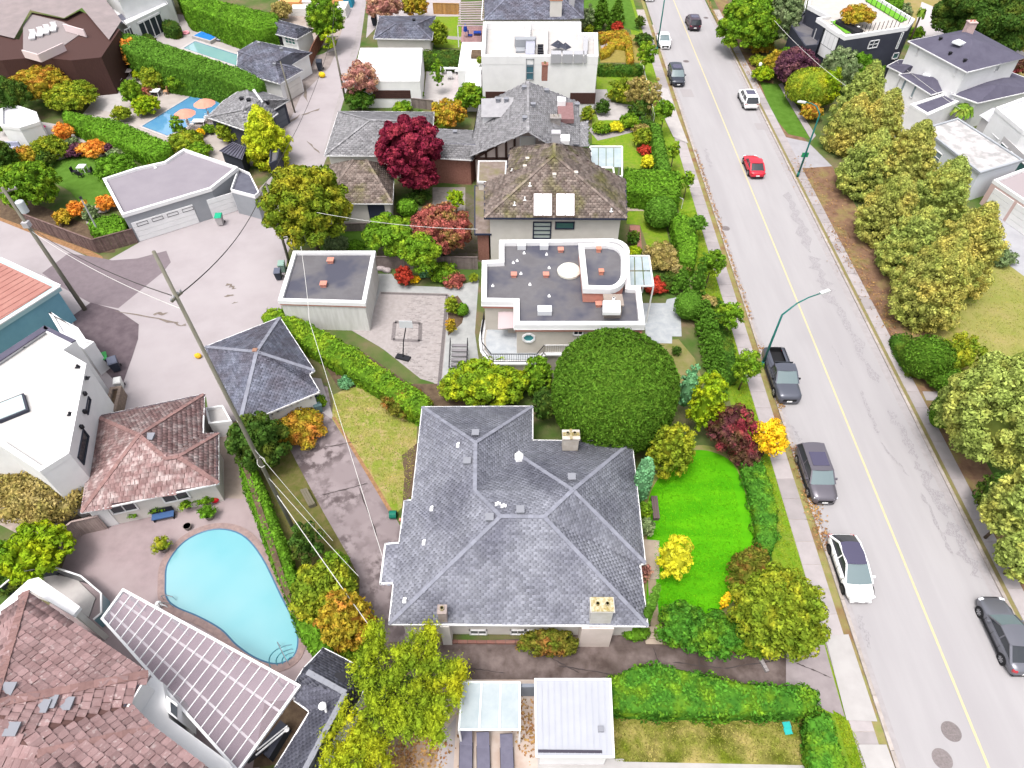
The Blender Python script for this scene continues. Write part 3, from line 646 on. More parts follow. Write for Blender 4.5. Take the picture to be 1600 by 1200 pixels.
# boulevard grass along the west pavement, hedge side
strip('boulevard_grass', .268, .2985, M_grass, 1)
strip('east_verge', .5235, .56, M_mulch, 1)
for lv, pts, m, nm in [
    (3, [(955, 1120), (1290, 1115), (1290, 1280), (955, 1280)], M_dry, 'patchy_lawn'),
    (4, [(950, 1190), (1265, 1196), (1265, 1215), (950, 1215)], M_conc2, 'garden_path'),
    (4, [(1301, 1110), (1322, 1122), (1390, 1290), (1335, 1290)], M_grass, 'mown_grass'),
    (3, [(690, 1062), (840, 1062), (840, 1290), (690, 1290)], mat('patio_slabs', (.33, .25, .21), (.42, .36, .32), scale=.6, rough=.9), 'patio'),
    (4, [(713, 1120), (704, 1290), (668, 1290), (688, 1150)], M_conc, 'garden_path'),
    (3, [(600, 1170), (650, 1120), (690, 1120), (686, 1200), (660, 1290), (590, 1290)], mat('bare_soil', (.30, .22, .17), (.22, .155, .115), scale=1.5, bump=.5), 'bare_soil'),
    (5, [(840, 1182), (975, 1186), (985, 1290), (840, 1290)], M_conc2, 'concrete_path'),
    (3, [(594, 456), (703, 459), (690, 602), (657, 592), (598, 545), (545, 514), (574, 512)], M_paver, 'paver_patio'),
    (2, [(590, 428), (612, 428), (625, 446), (702, 449), (748, 438), (742, 520), (752, 590), (690, 612), (680, 600), (560, 520), (574, 500)], mat('pale_walk', (.32, .325, .32), (.26, .265, .265), scale=1.2, rough=.85), 'garden_walk'),
    (4, [(700, 470), (715, 462), (728, 480), (722, 505), (700, 525)], M_soil, 'planting_bed'),
    (4, [(1004, 474), (1040, 474), (1042, 468), (1062, 464), (1065, 526), (1050, 526), (1050, 537), (1010, 536)], mat('marble_patio', (.36, .375, .39), (.29, .31, .33), scale=1.5, rough=.6), 'stone_patio'),
    (3, [(1005, 535), (1060, 530), (1085, 560), (1100, 600), (1080, 630), (1010, 580)], mat('shady_lawn', (.14, .15, .04), (.20, .17, .08), scale=1, bump=.5), 'shady_lawn'),
    (3, [(979, 331), (1035, 328), (1050, 400), (1012, 388), (1000, 352), (979, 350)], M_grass, 'mown_grass'),
    (4, [(979, 316), (1020, 312), (1048, 312), (1052, 330), (979, 330)], mat('sand_path', (.36, .30, .24), (.3, .25, .2), scale=2), 'garden_path'),
    (3, [(925, 178), (990, 178), (1018, 230), (1030, 260), (975, 268), (972, 232), (925, 225)], M_grass, 'mown_grass'),
    (4, [(920, 204), (934, 220), (965, 213), (995, 205), (992, 198), (960, 206), (940, 210), (924, 199)], M_conc, 'garden_path'),
    (3, [(932, 114), (1000, 114), (1008, 150), (985, 165), (932, 150)], M_grass, 'mown_grass'),
    (4, [(925, 140), (948, 140), (955, 160), (1008, 168), (1012, 188), (935, 188), (926, 160)], M_white_pav, 'stone_path'),
    (3, [(935, 52), (1005, 55), (1010, 98), (938, 98)], mat('dry_grass', (.24, .19, .055), (.19, .16, .04), scale=2, bump=.5), 'dry_lawn'),
    (4, [(935, 62), (958, 56), (958, 66), (940, 76)], M_conc, 'garden_path'),
    (3, [(910, 0), (985, 0), (1000, 50), (905, 25)], M_dgrass, 'dark_lawn'),
    (3, [(680, 26), (720, 26), (722, 76), (680, 74)], M_grass, 'mown_grass'),
    (4, [(694, 56), (722, 58), (722, 63), (694, 61)], M_conc, 'garden_path'),
    (3, [(668, 100), (760, 100), (740, 165), (660, 165)], M_white_pav, 'stone_terrace'),
    (4, [(715, 112), (745, 112), (740, 160), (697, 160)], mat('grey_terrace', (.40, .36, .36), (.36, .32, .32), scale=1), 'grey_terrace'),
    (3, [(647, 178), (700, 170), (705, 200), (660, 200)], M_grass, 'mown_grass'),
    (3, [(505, 355), (580, 355), (600, 395), (500, 395)], M_dgrass, 'dark_lawn'),
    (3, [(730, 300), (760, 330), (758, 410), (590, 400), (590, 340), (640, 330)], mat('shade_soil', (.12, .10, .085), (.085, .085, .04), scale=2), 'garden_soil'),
    (4, [(676, 293), (727, 293), (727, 330), (676, 330)], mat('patio_gravel', (.28, .25, .23), (.2, .18, .16), scale=2), 'gravel_patio'),
    # east side
    (3, [(1187, 128), (1216, 132), (1265, 217), (1232, 210), (1207, 180)], M_dgrass, 'dark_lawn'),
    (4, [(1216, 132), (1222, 130), (1275, 212), (1268, 220)], M_conc, 'garden_wall_strip'),
    (4, [(1215, 212), (1262, 222), (1300, 260), (1246, 264), (1232, 232)], mat('blue_grey_drive', (.30, .29, .31), (.26, .25, .265), scale=.7), 'crossing_drive'),
    (3, [(1240, 262), (1300, 260), (1480, 560), (1395, 522)], M_mulch, 'needle_bed'),
    (2, [(1545, 395), (1680, 470), (1700, 700), (1560, 690), (1440, 610), (1395, 520), (1480, 500)], M_dry, 'patchy_lawn'),
    (3, [(1552, 395), (1640, 450), (1640, 640), (1560, 600), (1500, 560), (1500, 470)], mat('east_lawn', (.17, .20, .035), (.26, .22, .085), scale=.35, bump=.6, sharp=.1), 'east_lawn'),
    (5, [(1441, 612), (1600, 615), (1700, 625), (1700, 640), (1600, 628), (1447, 626)], M_conc, 'stepping_path'),
    (3, [(1545, 340), (1640, 340), (1700, 440), (1600, 432), (1550, 395)], mat('grey_parking', (.33, .33, .35), (.28, .28, .30), scale=.6), 'parking_area'),
    (3, [(1440, -30), (1700, -30), (1700, 110), (1560, 55)], M_road, 'far_road'),
    (2, [(1380, -30), (1450, -30), (1700, 110), (1700, 210), (1500, 90), (1430, 60)], mat('far_grass', (.26, .20, .09), (.2, .18, .05), scale=.5), 'far_verge'),
    (4, [(1425, 60), (1440, 3), (1510, 32), (1600, 82), (1600, 110), (1500, 60), (1475, 80)], mat('lane_pale', (.40, .37, .37)), 'back_lane'),
    (2, [(1370, 120), (1425, 120), (1500, 200), (1480, 260), (1350, 200)], M_conc2, 'courtyard'),
    (2, [(1400, 560), (1440, 560), (1600, 900), (1600, 960), (1545, 860)], M_mulch, 'needle_bed'),
    # top left gardens
    (2, [(200, 90), (480, 100), (430, 260), (250, 260), (120, 190)], mat('cream_terrace', (.36, .32, .30), (.31, .275, .255), scale=.8), 'pool_terrace'),
    (3, [(260, 20), (410, 40), (420, 75), (385, 110), (330, 90), (230, 62), (250, 45)], mat('pale_terrace', (.34, .31, .305), (.31, .28, .275), scale=.8), 'pool_terrace'),
    (3, [(0, 180), (60, 190), (160, 205), (260, 245), (240, 262), (180, 240), (120, 222), (0, 225)], M_white_pav, 'garden_terrace'),
    (4, spline([(72, 262), (110, 246), (150, 240), (185, 248), (180, 275), (170, 310), (140, 330), (110, 300), (85, 285)], 3), M_dgrass, 'round_lawn'),
    (3, [(0, 340), (0, 300), (60, 320), (180, 370), (180, 395), (150, 395)], M_soil, 'garden_soil'),
    (3, [(130, 20), (190, 80), (190, 180), (150, 170), (90, 130)], M_white_pav, 'stone_terrace'),
    (2, [(430, -30), (560, -30), (530, 60), (500, 75), (440, 30)], mat('construction_ground', (.32, .27, .24), (.26, .21, .18), scale=.8), 'building_site'),
    (2, [(580, -30), (720, -30), (720, 30), (600, 30), (572, 60)], M_conc, 'rear_yard'),
    # bottom left
    (1, [(90, 905), (130, 800), (350, 640), (380, 700), (380, 745), (405, 820), (440, 900), (480, 970), (507, 1018), (460, 1090), (400, 1210), (160, 1290), (60, 1000)], M_deck, 'pool_deck'),
    (2, [(318, 640), (352, 660), (383, 742), (380, 780), (346, 778), (340, 690)], mat('tan_walk', (.30, .245, .21), (.25, .20, .17), scale=1.2), 'side_walk'),
    (2, [(-20, 690), (60, 730), (130, 760), (120, 850), (60, 850), (-20, 810)], mat('pebble_ground', (.33, .27, .24), (.24, .20, .17), scale=2), 'pebble_ground'),
    (3, [(414, 1096), (461, 1094), (484, 1114), (430, 1195), (395, 1200)], M_soil, 'planting_bed'),
    (4, [(215, 636), (235, 640), (180, 650)], M_mulch, 'needle_bed'),
]:
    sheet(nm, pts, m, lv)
# parallel road on the far side of the crossing: guard rail
M_steel = mat('galvanised_steel', (.5, .5, .5), rough=.4, metal=.6)
rl = root('guard_rail', P(1520, 30), 'long metal guard rail beside the far road in the top right corner', 'guard rail')
a, b = P(1465, 0), P(1640, 100)
MB().beam(a+Vector((0, 0, .65)), b+Vector((0, 0, .65)), .08, .32).build('rail', M_steel, rl)
for k in range(12):
    p = a.lerp(b, k/11); MB().box((p.x, p.y, .3), (.14, .14, .6)).build('post', M_steel, rl)
# pools
M_water = mat('pool_water', (.08, .30, .345), (.12, .34, .38), scale=.16, rough=.04, spec=.6, coat=1, sharp=0, col3=(.20, .37, .40), scale3=.09, thr3=.52, w3=.2, bump=.05, bscale=2.5)
M_water2 = mat('lap_pool_water', (.07, .22, .40), (.10, .26, .43), scale=.5, rough=.05, coat=1, spec=.6, bump=.08, bscale=3)
M_water3 = mat('pale_pool_water', (.18, .34, .36), (.21, .37, .38), scale=.4, rough=.05, coat=1, spec=.6)
M_coping = mat('pool_coping', (.27, .22, .215), (.20, .17, .18), scale=4, rough=.6)
M_tile = mat('pool_tile', (.05, .12, .20), rough=.2)
def pool(name, pts, m, label, cop=M_coping, wd=.35, kind='pool', steps=None):
    poly = PL(pts, .0); c = sum(poly, Vector((0, 0, 0)))/len(poly)
    r = root(name, (c.x, c.y, 0), label, kind); ins = offset_poly(poly, .1); outr = offset_poly(poly, -wd)
    n = len(poly); mb = MB()
    for i in range(n):
        j = (i+1) % n
        mb.add([(outr[i].x, outr[i].y, .0), (outr[j].x, outr[j].y, .0), (outr[j].x, outr[j].y, .075), (outr[i].x, outr[i].y, .075), (poly[i].x, poly[i].y, .085), (poly[j].x, poly[j].y, .085)], [(0, 1, 2, 3), (3, 2, 5, 4)])
    mb.build('coping', cop, r)
    mb = MB()
    for i in range(n):
        j = (i+1) % n
        mb.add([(poly[i].x, poly[i].y, .084), (poly[j].x, poly[j].y, .084), (ins[j].x, ins[j].y, .05), (ins[i].x, ins[i].y, .05)], [(0, 1, 2, 3)])
    mb.build('tile_band', M_tile, r)
    MB().prism(ins, .04, .056).build('water', m, r)
    return r
pp = spline([(258, 912), (262, 880), (290, 845), (335, 827), (378, 835), (410, 870), (440, 930), (462, 975), (467, 1005), (458, 1028), (432, 1039), (400, 1030), (370, 1010), (345, 985), (310, 965), (275, 950), (260, 935)], 5)
PO = pool('swimming_pool', pp, M_water, 'kidney shaped turquoise swimming pool in the pinkish stone deck', cop=mat('pink_coping', (.27, .195, .18), (.2, .145, .14), scale=4), wd=.45)
M_stepl = mat('step_edge', (.04, .16, .20), rough=.3)
for k, rr in enumerate((13, 22, 31, 42)):
    pts = []
    for a in range(0, 13):
        t = math.radians(100+a*8.5); x, y = 463+rr*1.02*math.cos(t), 1033-rr*.62*math.sin(t)
        pts.append(P(x, y, .07))
    MB().tube(pts, [.035]*len(pts), 5).build('step_edge', M_stepl, PO)
pl2 = pool('lap_pool', [(305, 147), (355, 160), (350, 172), (262, 213), (222, 198)], M_water2, 'blue rectangular pool with two coral parasols beside it', cop=M_white_pav, wd=.3)
pl3 = pool('plunge_pool', [(305, 65), (386, 91), (372, 104), (287, 76)], M_water3, 'pale aqua pool beyond the tall hedge at the top left', cop=M_white_pav, wd=.5)
p4 = PL([(320, 46), (345, 53), (328, 62.5), (303, 55)], .55); r = root('hot_tub', (sum(p4, Vector((0, 0, 0)))/4)*1.0, 'square raised hot tub with bright blue water on the pale terrace', 'hot tub'); r.location.z = 0
MB().prism(offset_poly(p4, -.3), 0, .5).build('rim', M_white_pav, r); MB().prism(p4, .5, .53).build('water', mat('spa_blue', (.02, .17, .62), (.03, .22, .7), scale=2, rough=.1, coat=1), r)
# patio insets
mb = MB(); c0 = PL([(617, 503), (657, 505), (656, 533), (614, 531)], .02)
for i in range(4): mb.beam(c0[i], c0[(i+1) % 4], .35, .03)
tag(mb.build('paver_border', mat('dark_paver', (.17, .15, .15), (.13, .115, .115), scale=6, island=.2), None), 'square of darker pavers set in the grey paver patio', None, None, 'structure')
mb = MB(); c0 = PL([(595, 458), (699, 461), (686, 603)], .02)
mb.beam(c0[0], c0[1], .3, .03); mb.beam(c0[1], c0[2], .3, .03); tag(mb.build('paver_edging', MATS['dark_paver'], None), None, None, None, 'structure')
# single pavers nearest the camera in the patio
poly = [(p.x, p.y) for p in PL([(640, 460), (696, 462), (684, 597), (657, 588), (610, 545)], 0)]
S = shingles([[Vector((x, y, .014)) for x, y in poly]], .42, .22, .02); shingle_mesh('paver_field', S, .42, .22, .012, M_paver, None, gap=.01)
# ------------------------------------------------------------------ building materials
M_white = mat('white_paint', (.70, .695, .70), (.64, .635, .64), scale=.7, rough=.6, bump=.05, bscale=30)
M_stucco = mat('cream_stucco', (.47, .43, .38), (.42, .385, .34), scale=.8, rough=.9, bump=.15, bscale=40)
M_cream = mat('pale_stucco', (.58, .55, .52), (.53, .50, .47), scale=1, rough=.85, bump=.1, bscale=40)
M_shin = mat('slate_grey_shingle', (.20, .205, .24), (.235, .24, .278), scale=.9, rough=.9, island=.2, bump=.25, bscale=40, sharp=.1, col3=(.13, .132, .165), scale3=.35, thr3=.56, w3=.15)
M_shinb = mat('shingle_base', (.12, .122, .145), rough=.9)
M_cap = mat('shingle_cap', (.205, .21, .247), (.18, .185, .222), scale=3, rough=.9, island=.1)
M_shin2 = mat('blue_grey_shingle', (.125, .132, .175), (.165, .175, .22), scale=1.2, rough=.9, island=.28, bump=.2, bscale=40, col3=(.105, .10, .125), scale3=.5)
M_shin3 = mat('warm_grey_shingle', (.205, .20, .21), (.25, .245, .255), scale=1.5, rough=.92, island=.26, bump=.2, bscale=40, sharp=.2)
M_shin4 = mat('charcoal_shingle', (.085, .085, .11), (.11, .112, .14), scale=1.2, rough=.9, island=.22, bump=.2, bscale=40)
M_purple = mat('dark_membrane', (.075, .07, .10), (.09, .085, .118), scale=.8, rough=.85, bump=.1, bscale=40)
M_shake = mat('cedar_shake', (.155, .12, .105), (.215, .175, .155), scale=1.6, rough=.95, island=.36, bump=.3, bscale=30, col3=(.145, .135, .055), scale3=.35, thr3=.6, w3=.1)
M_tile2 = mat('terracotta_tile', (.205, .128, .126), (.245, .165, .163), scale=1.3, rough=.9, island=.22, bump=.35, bscale=22, sharp=.4, col3=(.31, .24, .235), scale3=3.5, thr3=.64, w3=.05)
M_tile2d = mat('tile_base', (.10, .055, .05), rough=.9)
M_tile3 = mat('weathered_tile', (.185, .11, .106), (.245, .165, .16), scale=1.1, rough=.9, island=.22, bump=.35, bscale=22, sharp=.4, col3=(.36, .29, .28), scale3=1.5, thr3=.57, w3=.1)
M_tcap = mat('tile_cap', (.23, .14, .13), (.195, .115, .108), scale=4, rough=.9, island=.15, bump=.3)
M_gutd = mat('dark_gutter', (.05, .045, .06), rough=.6)
M_memb = mat('roof_membrane', (.105, .10, .108), (.135, .13, .138), scale=.5, rough=.85, bump=.12, bscale=30, col3=(.065, .066, .088), scale3=.25, thr3=.52, w3=.07)
M_memg = mat('garage_membrane', (.225, .205, .228), (.205, .185, .21), scale=.5, rough=.9, bump=.1, bscale=30)
M_glass = mat('dark_glass', (.03, .036, .045), rough=.1, spec=.4)
M_glassw = mat('bright_glass', (.20, .25, .27), rough=.1, spec=.4)
M_glassg = mat('green_glass', (.05, .13, .12), rough=.1, spec=.4)
M_frost = mat('frosted_panel', (.42, .48, .51), (.35, .42, .45), scale=1.2, rough=.25, alpha=.72)
M_navy = mat('navy_trim', (.03, .035, .06), rough=.5)
M_coral = mat('coral_trim', (.50, .22, .165), (.45, .19, .15), scale=2, rough=.8)
M_grey_sid = mat('grey_siding', (.27, .28, .30), (.245, .255, .275), scale=1, rough=.7)
M_black = mat('black_metal', (.02, .02, .024), rough=.5)
M_dark = mat('dark_cladding', (.045, .048, .065), (.038, .04, .055), scale=.8, rough=.6)
M_brick = mat('brick', (.22, .10, .08), (.28, .14, .11), scale=6, rough=.9, bump=.3)
M_wood = mat('brown_wood', (.07, .035, .03), (.05, .026, .024), scale=5, rough=.7, stretch=(4, 4, .4))
M_fence = mat('fence_wood', (.11, .07, .065), (.16, .11, .10), scale=3, rough=.9, island=.25)
M_fenceg = mat('grey_fence', (.21, .17, .16), (.16, .13, .125), scale=3, rough=.9, island=.2)
M_chim = mat('stone_chimney', (.46, .42, .375), (.37, .33, .285), scale=2.5, rough=.9, bump=.5, bscale=8)
M_moss = mat('mossy_crown', (.20, .15, .03), (.33, .29, .2), scale=5, rough=.95, bump=.6)
M_galv = mat('vent_metal', (.42, .41, .43), rough=.5, metal=.2)
M_ventd = mat('dark_vent', (.20, .205, .23), rough=.6)
M_plas = mat('white_plastic', (.78, .78, .78), rough=.4)
# ------------------------------------------------------------------ the main house
MH = Bld('house', 'large bungalow with slate grey hipped shingle roof and three stubby chimneys', [(660, 636), (832, 635), (832, 688), (987, 690), (1008, 880), (1000, 882), (1012, 978), (608, 975), (615, 911), (594, 912), (602, 850), (624, 848), (632, 783), (644, 781)], 3.0, M_cream, inset=.6)
A = (660, 636, 3); B = (832, 635, 3); C_ = (832, 688, 3); D = (987, 690, 3); E = (1008, 880, 3); E2 = (1000, 882, 3.0); F = (1012, 978, 3); G_ = (608, 975, 3)
H_ = (615, 911, 3); H2 = (594, 912, 2.98); I_ = (602, 850, 2.98); J_ = (624, 848, 3); K_ = (632, 783, 3); L_ = (644, 781, 3)
N1 = (743, 692, 5.2); N2_ = (742, 767, 5.2); R1 = (782, 807, 5.75); R2 = (850, 808, 5.75); XE = (895, 766, 5.75); V1 = (809, 710, 3.75); Q1 = (729, 858, 5.05)
MH.roof([[A, N1, N2_, R1, Q1, L_], [A, B, N1], [B, C_, V1, N2_, N1], [C_, D, XE, V1], [V1, XE, R2, R1, N2_], [D, E, XE], [XE, E, E2, F, R2], [G_, F, R2, R1, Q1], [K_, L_, Q1, G_, H_, J_], [J_, H_, H2, I_]],
        M_shinb, (.34, .17, .022), M_white, tm=M_shin, capm=M_cap, capw=.26,
        ridge=[(A, N1), (B, N1), (N1, N2_), (N2_, R1), (R1, R2), (R2, XE), (XE, D), (XE, E), (R2, F), (G_, Q1), (Q1, R1), (V1, XE)])
MH.vents([(743, 679), (730, 723), (765, 811), (893, 748), (813, 799)], M_ventd, .42, .3)
MH.pipes([(717, 696), (676, 795), (664, 848), (634, 938), (778, 789), (787, 792)], M_plas, .08, .3)
o = MH.chimney(937, 962, 1.25, .8, 1.45, mat('white_chimney', (.50, .485, .47), (.44, .42, .39), scale=2), cap=M_moss, pots=2)
p = MH.hit(937, 962); MB().box((p.x, p.y, p.z+1.6), (1.3, .86, .09)).build('chimney_crown', mat('lichen_crown', (.50, .46, .34), (.26, .20, .07), scale=6, bump=.5), o)
o = MH.chimney(693, 965, .5, .5, 1.1, mat('old_chimney', (.30, .25, .235), (.24, .195, .18), scale=3), cap=M_moss, pots=1)
o = MH.chimney(890, 700, 1.1, .75, 1.5, M_chim, cap=M_moss, pots=2); p = MH.hit(890, 700)
MB().box((p.x, p.y, p.z+1.6), (1.2, .3, .12)).box((p.x, p.y, p.z+1.62), (.16, .9, .14)).build('chimney_crown', M_moss, o)
p = MH.hit(811, 716); mb = MB(); mb.add([(p.x-.3, p.y-.45, p.z+.05), (p.x+.3, p.y-.45, p.z+.05), (p.x+.3, p.y+.35, p.z+.02), (p.x, p.y+.6, p.z+.02), (p.x-.3, p.y+.35, p.z+.02), (p.x, p.y-.45, p.z+.5), (p.x, p.y+.4, p.z+.35)], [(0, 1, 5), (1, 2, 6, 5), (0, 5, 6, 4), (2, 3, 6), (3, 4, 6)])
mb.build('roof_cricket', M_plas, MH.root)
# south wall: buttress chimney breast, buttress, basement windows
def south(b, i, x0, x1, y0, y1, m, name, th):
    A_, B_ = b.w[i], b.w[(i+1) % len(b.w)]; q0 = on_wall(A_, B_, x0, y0); q1 = on_wall(A_, B_, x1, y1)
    d = (B_-A_); d.z = 0; d.normalize(); n = Vector((d.y, -d.x, 0)); n = n if n.y < 0 else -n
    a_ = A_+d*q0[0]; b_ = A_+d*q1[0]; mb = MB(); z1 = b.z-.15
    mb.prism([a_, b_, b_+n*th, a_+n*th], 0, z1); return mb.build(name, m, b.root)
south(MH, 6, 905, 953, 980, 980, mat('chimney_breast', (.58, .50, .46), (.52, .45, .41), scale=.8), 'chimney_breast', .75)
south(MH, 6, 692, 706, 980, 980, M_cream, 'buttress', .7)
for x0, x1 in ((798, 820), (822, 845), (735, 760)): MH.window(6, x0, 984, x1, 990, M_white, M_glass, 2)
# ------------------------------------------------------------------ detached garage west of it
GA = Bld('garage', 'small hip roofed garage with blue grey shingles and a row of black windows', [(320, 542), (437, 496), (491, 579), (483, 585), (499, 612), (374, 664)], 2.7, M_white, inset=.4, cat='garage')
g = [(320, 542, 2.7), (437, 496, 2.7), (491, 579, 2.7), (483, 585, 2.7), (499, 612, 2.7), (374, 664, 2.7)]; ap = (401, 550, 4.6)
GA.roof([[g[0], g[1], ap], [g[1], g[2], ap], [g[2], g[3], g[4], ap], [g[4], g[5], ap], [g[5], g[0], ap]], M_shinb, (.34, .17, .022), M_white, tm=M_shin2, capm=M_cap, ridge=[(g[0], ap), (g[1], ap), (g[2], ap), (g[5], ap)])
GA.vents([(399, 549)], mat('rusty_vent', (.25, .14, .10), rough=.8), .3, .2)
for x0, x1, yo in ((466, 485, 621), (435, 455, 634), (412, 425, 648), (388, 400, 658)): GA.window(4, x0, yo, x1, yo+10, M_white, M_glass, 3, 2, fw=.12)
# ------------------------------------------------------------------ pool house with tile roof
PH = Bld('pool_house', 'weathered terracotta tile hip roofed pool house with white walls', [(319, 616), (317, 678), (341, 677), (341, 755), (127, 801), (150, 651)], 2.8, M_cream, inset=.45, cat='pool house')
a, b, c, d, e, f = [(x, y, 2.8) for x, y in ((319, 616), (317, 678), (341, 677), (341, 755), (127, 801), (150, 651))]
p1 = (217, 680, 5.1); p2 = (259, 717, 4.3); p3 = (278, 714, 4.3)
PH.roof([[f, a, p1], [f, p1, e], [a, b, p2, p1], [e, p1, p2, p3, d], [c, d, p3], [b, c, p3, p2]], M_tile2d, (.27, .34, .045), M_white, tm=M_tile3, capm=M_tcap, single=290,
        ridge=[(f, p1), (a, p1), (e, p1), (p1, p2), (p2, p3), (p3, d), (p3, c)])
for q in (((127, 801), (341, 755)), ((150, 651), (319, 616)), ((341, 677), (341, 755)), ((150, 651), (127, 801))):
    s_, t_ = P(*q[0], 2.8), P(*q[1], 2.8); cc = sum(PH.out, Vector((0, 0, 0)))/6; n_ = (cc-(s_+t_)/2); n_.z = 0; n_ = n_.normalized()*.16
    MB().beam(s_+n_+Vector((0, 0, .06)), t_+n_+Vector((0, 0, .06)), .16, .07).build('gutter_trough', M_gutd, PH.root)
PH.vents([(234, 683)], M_ventd, .5, .12)
PH.window(3, 268, 798, 306, 789, M_white, M_glass, 2, zz=(1.3, 2.2)); PH.window(3, 188, 815, 226, 806, M_white, M_glass, 2, zz=(1.3, 2.2))
PH.panel(3, 158, 821, 184, 815, M_white, 'door', zz=(.03, 2.1))
w5 = Bld('wing_wall', 'low white lean-to wall joining the pool house and the hip roofed garage', [(320, 637), (348, 633), (362, 658), (326, 662)], 1.8, M_white, inset=.02, cat='wall')
w5.flat(M_conc2, M_white, .2, .12)
# ------------------------------------------------------------------ white modern house on the left
WM = Bld('modern_house', 'white modern house with flat gravel roof and one square skylight at the left edge', [(70, 511), (119, 533), (98, 547), (135, 568), (129, 600), (108, 708), (62, 737), (0, 696), (-70, 690), (-70, 605)], 6.0, M_white, inset=.02)
WM.flat(mat('white_gravel_roof', (.46, .445, .435), (.41, .395, .385), scale=5, rough=.9, bump=.3), M_white, .4, .35)
q = [P(x, y, 6.06) for x, y in ((-70, 600), (70, 509), (76, 514), (-70, 612))]; MB().prism(q, 6.03, 6.12, bottom=True).build('parapet_cap', M_purple, WM.root)
q = [P(x, y, 6.06) for x, y in ((70, 509), (119, 532), (112, 536), (68, 514))]; MB().prism(q, 6.03, 6.12, bottom=True).build('parapet_cap', M_purple, WM.root)
skylight(WM, 20, 639, 1.9, 1.9, mat('pale_glass', (.38, .46, .46), rough=.1, coat=1), M_dark, z0=5.8, rz=math.radians(35))
WM.pipes([(36, 541), (70, 515), (110, 647), (122, 573), (136, 591)], M_black, .08, .2, z0=5.8)
for x0, y0, x1, y1 in ((133, 625, 141, 643), (121, 682, 138, 715)): WM.window(4, x0, y0, x1, y1, M_dark, M_glass, 1, fw=.05)
for x, y in ((130, 615), (130, 643), (125, 667)):
    s_, z_ = on_wall(WM.w[4], WM.w[5], x, y); dd = (WM.w[5]-WM.w[4]).normalized(); q = WM.w[4]+dd*s_; MB().box((q.x+.12, q.y, z_), (.22, .22, .3)).build('wall_lamp', M_black, WM.root)
AN = Bld('annex', 'small white parapet annex with a timber fence behind the white modern house', [(76, 489), (122, 512), (134, 530), (147, 534), (131, 546), (94, 520)], 3.2, M_white, inset=.02, cat='annex'); AN.flat(M_white, M_white, .3, .2)
ST = Bld('stone_wall', 'rough stone garden wall beside the white modern house', [(172, 605), (190, 603), (186, 622), (180, 642), (163, 640)], 1.2, mat('stacked_stone', (.26, .20, .16), (.17, .13, .11), scale=5, bump=.7), inset=.01, cat='wall')
ST.flat(M_soil, MATS['stacked_stone'], .3, .25)
# ------------------------------------------------------------------ blue building
BB = Bld('blue_building', 'light blue building with rust red ribbed flat roof at the left edge', [(-60, 378), (0, 404), (93, 447), (0, 506), (-60, 545)], 4.0, mat('blue_paint', (.16, .33, .42), (.14, .30, .39), scale=1, rough=.7), inset=.25)
MB().prism(BB.out, 3.5, 4.0, bottom=True).build('fascia', mat('pale_blue_fascia', (.34, .50, .55), rough=.6), BB.root)
MB().prism(offset_poly(BB.out, .4), 4.0, 4.05).build('roof', mat('rust_membrane', (.29, .135, .115), (.33, .165, .14), scale=.8, rough=.8), BB.root)
p, q = P(-40, 392, 4.06), P(82, 447, 4.06); r_, s_ = P(-40, 540, 4.06), P(0, 500, 4.06)
for k in range(16):
    t = k/15; a_ = p.lerp(q, t); d_ = (P(0, 500, 4.06)-P(88, 447, 4.06)); e_ = a_+d_*(.95)
    MB().beam(a_+d_*.04, e_, .05, .06).build('roof_rib', MATS['rust_membrane'], BB.root)
MB().beam(P(0, 404, 4.1), P(93, 447, 4.1), .3, .12).build('parapet_cap', M_white, BB.root); MB().beam(P(93, 447, 4.1), P(-60, 543, 4.1), .3, .12).build('parapet_cap', M_white, BB.root)
# ------------------------------------------------------------------ grey roof garage by the lane
GG = Bld('garage', 'large flat grey roofed garage with two white doors facing the lane', [(160, 279), (212, 262), (257, 252), (287, 232), (372, 261), (330, 294), (300, 303), (190, 336)], 3.5, M_grey_sid, inset=.12, cat='garage')
GG.flat(M_memg, M_white, .35, .28)
GG.panel(6, 312, 348, 219, 378, M_white, 'garage_door', lines=4, zz=(.03, 2.3))
for k in range(4):
    x = 226+k*23; GG.window(6, x, 375-k*7.4, x+16, 370-k*7.4, M_black, M_glass, 1, fw=.04, zz=(1.75, 2.1))
GG.panel(5, 333, 340, 368, 316, M_white, 'garage_door', lines=4, zz=(.03, 2.3))
GG.pipes([(243, 262)], M_plas, .06, .3, z0=3.3)
G3 = Bld('garage', 'narrow grey sided garage bay adjoining the flat grey roof', [(372, 262), (390, 270), (405, 300), (398, 306), (360, 296)], 3.0, M_grey_sid, inset=.02, cat='garage'); G3.flat(M_shin4, M_white, .2, .12)
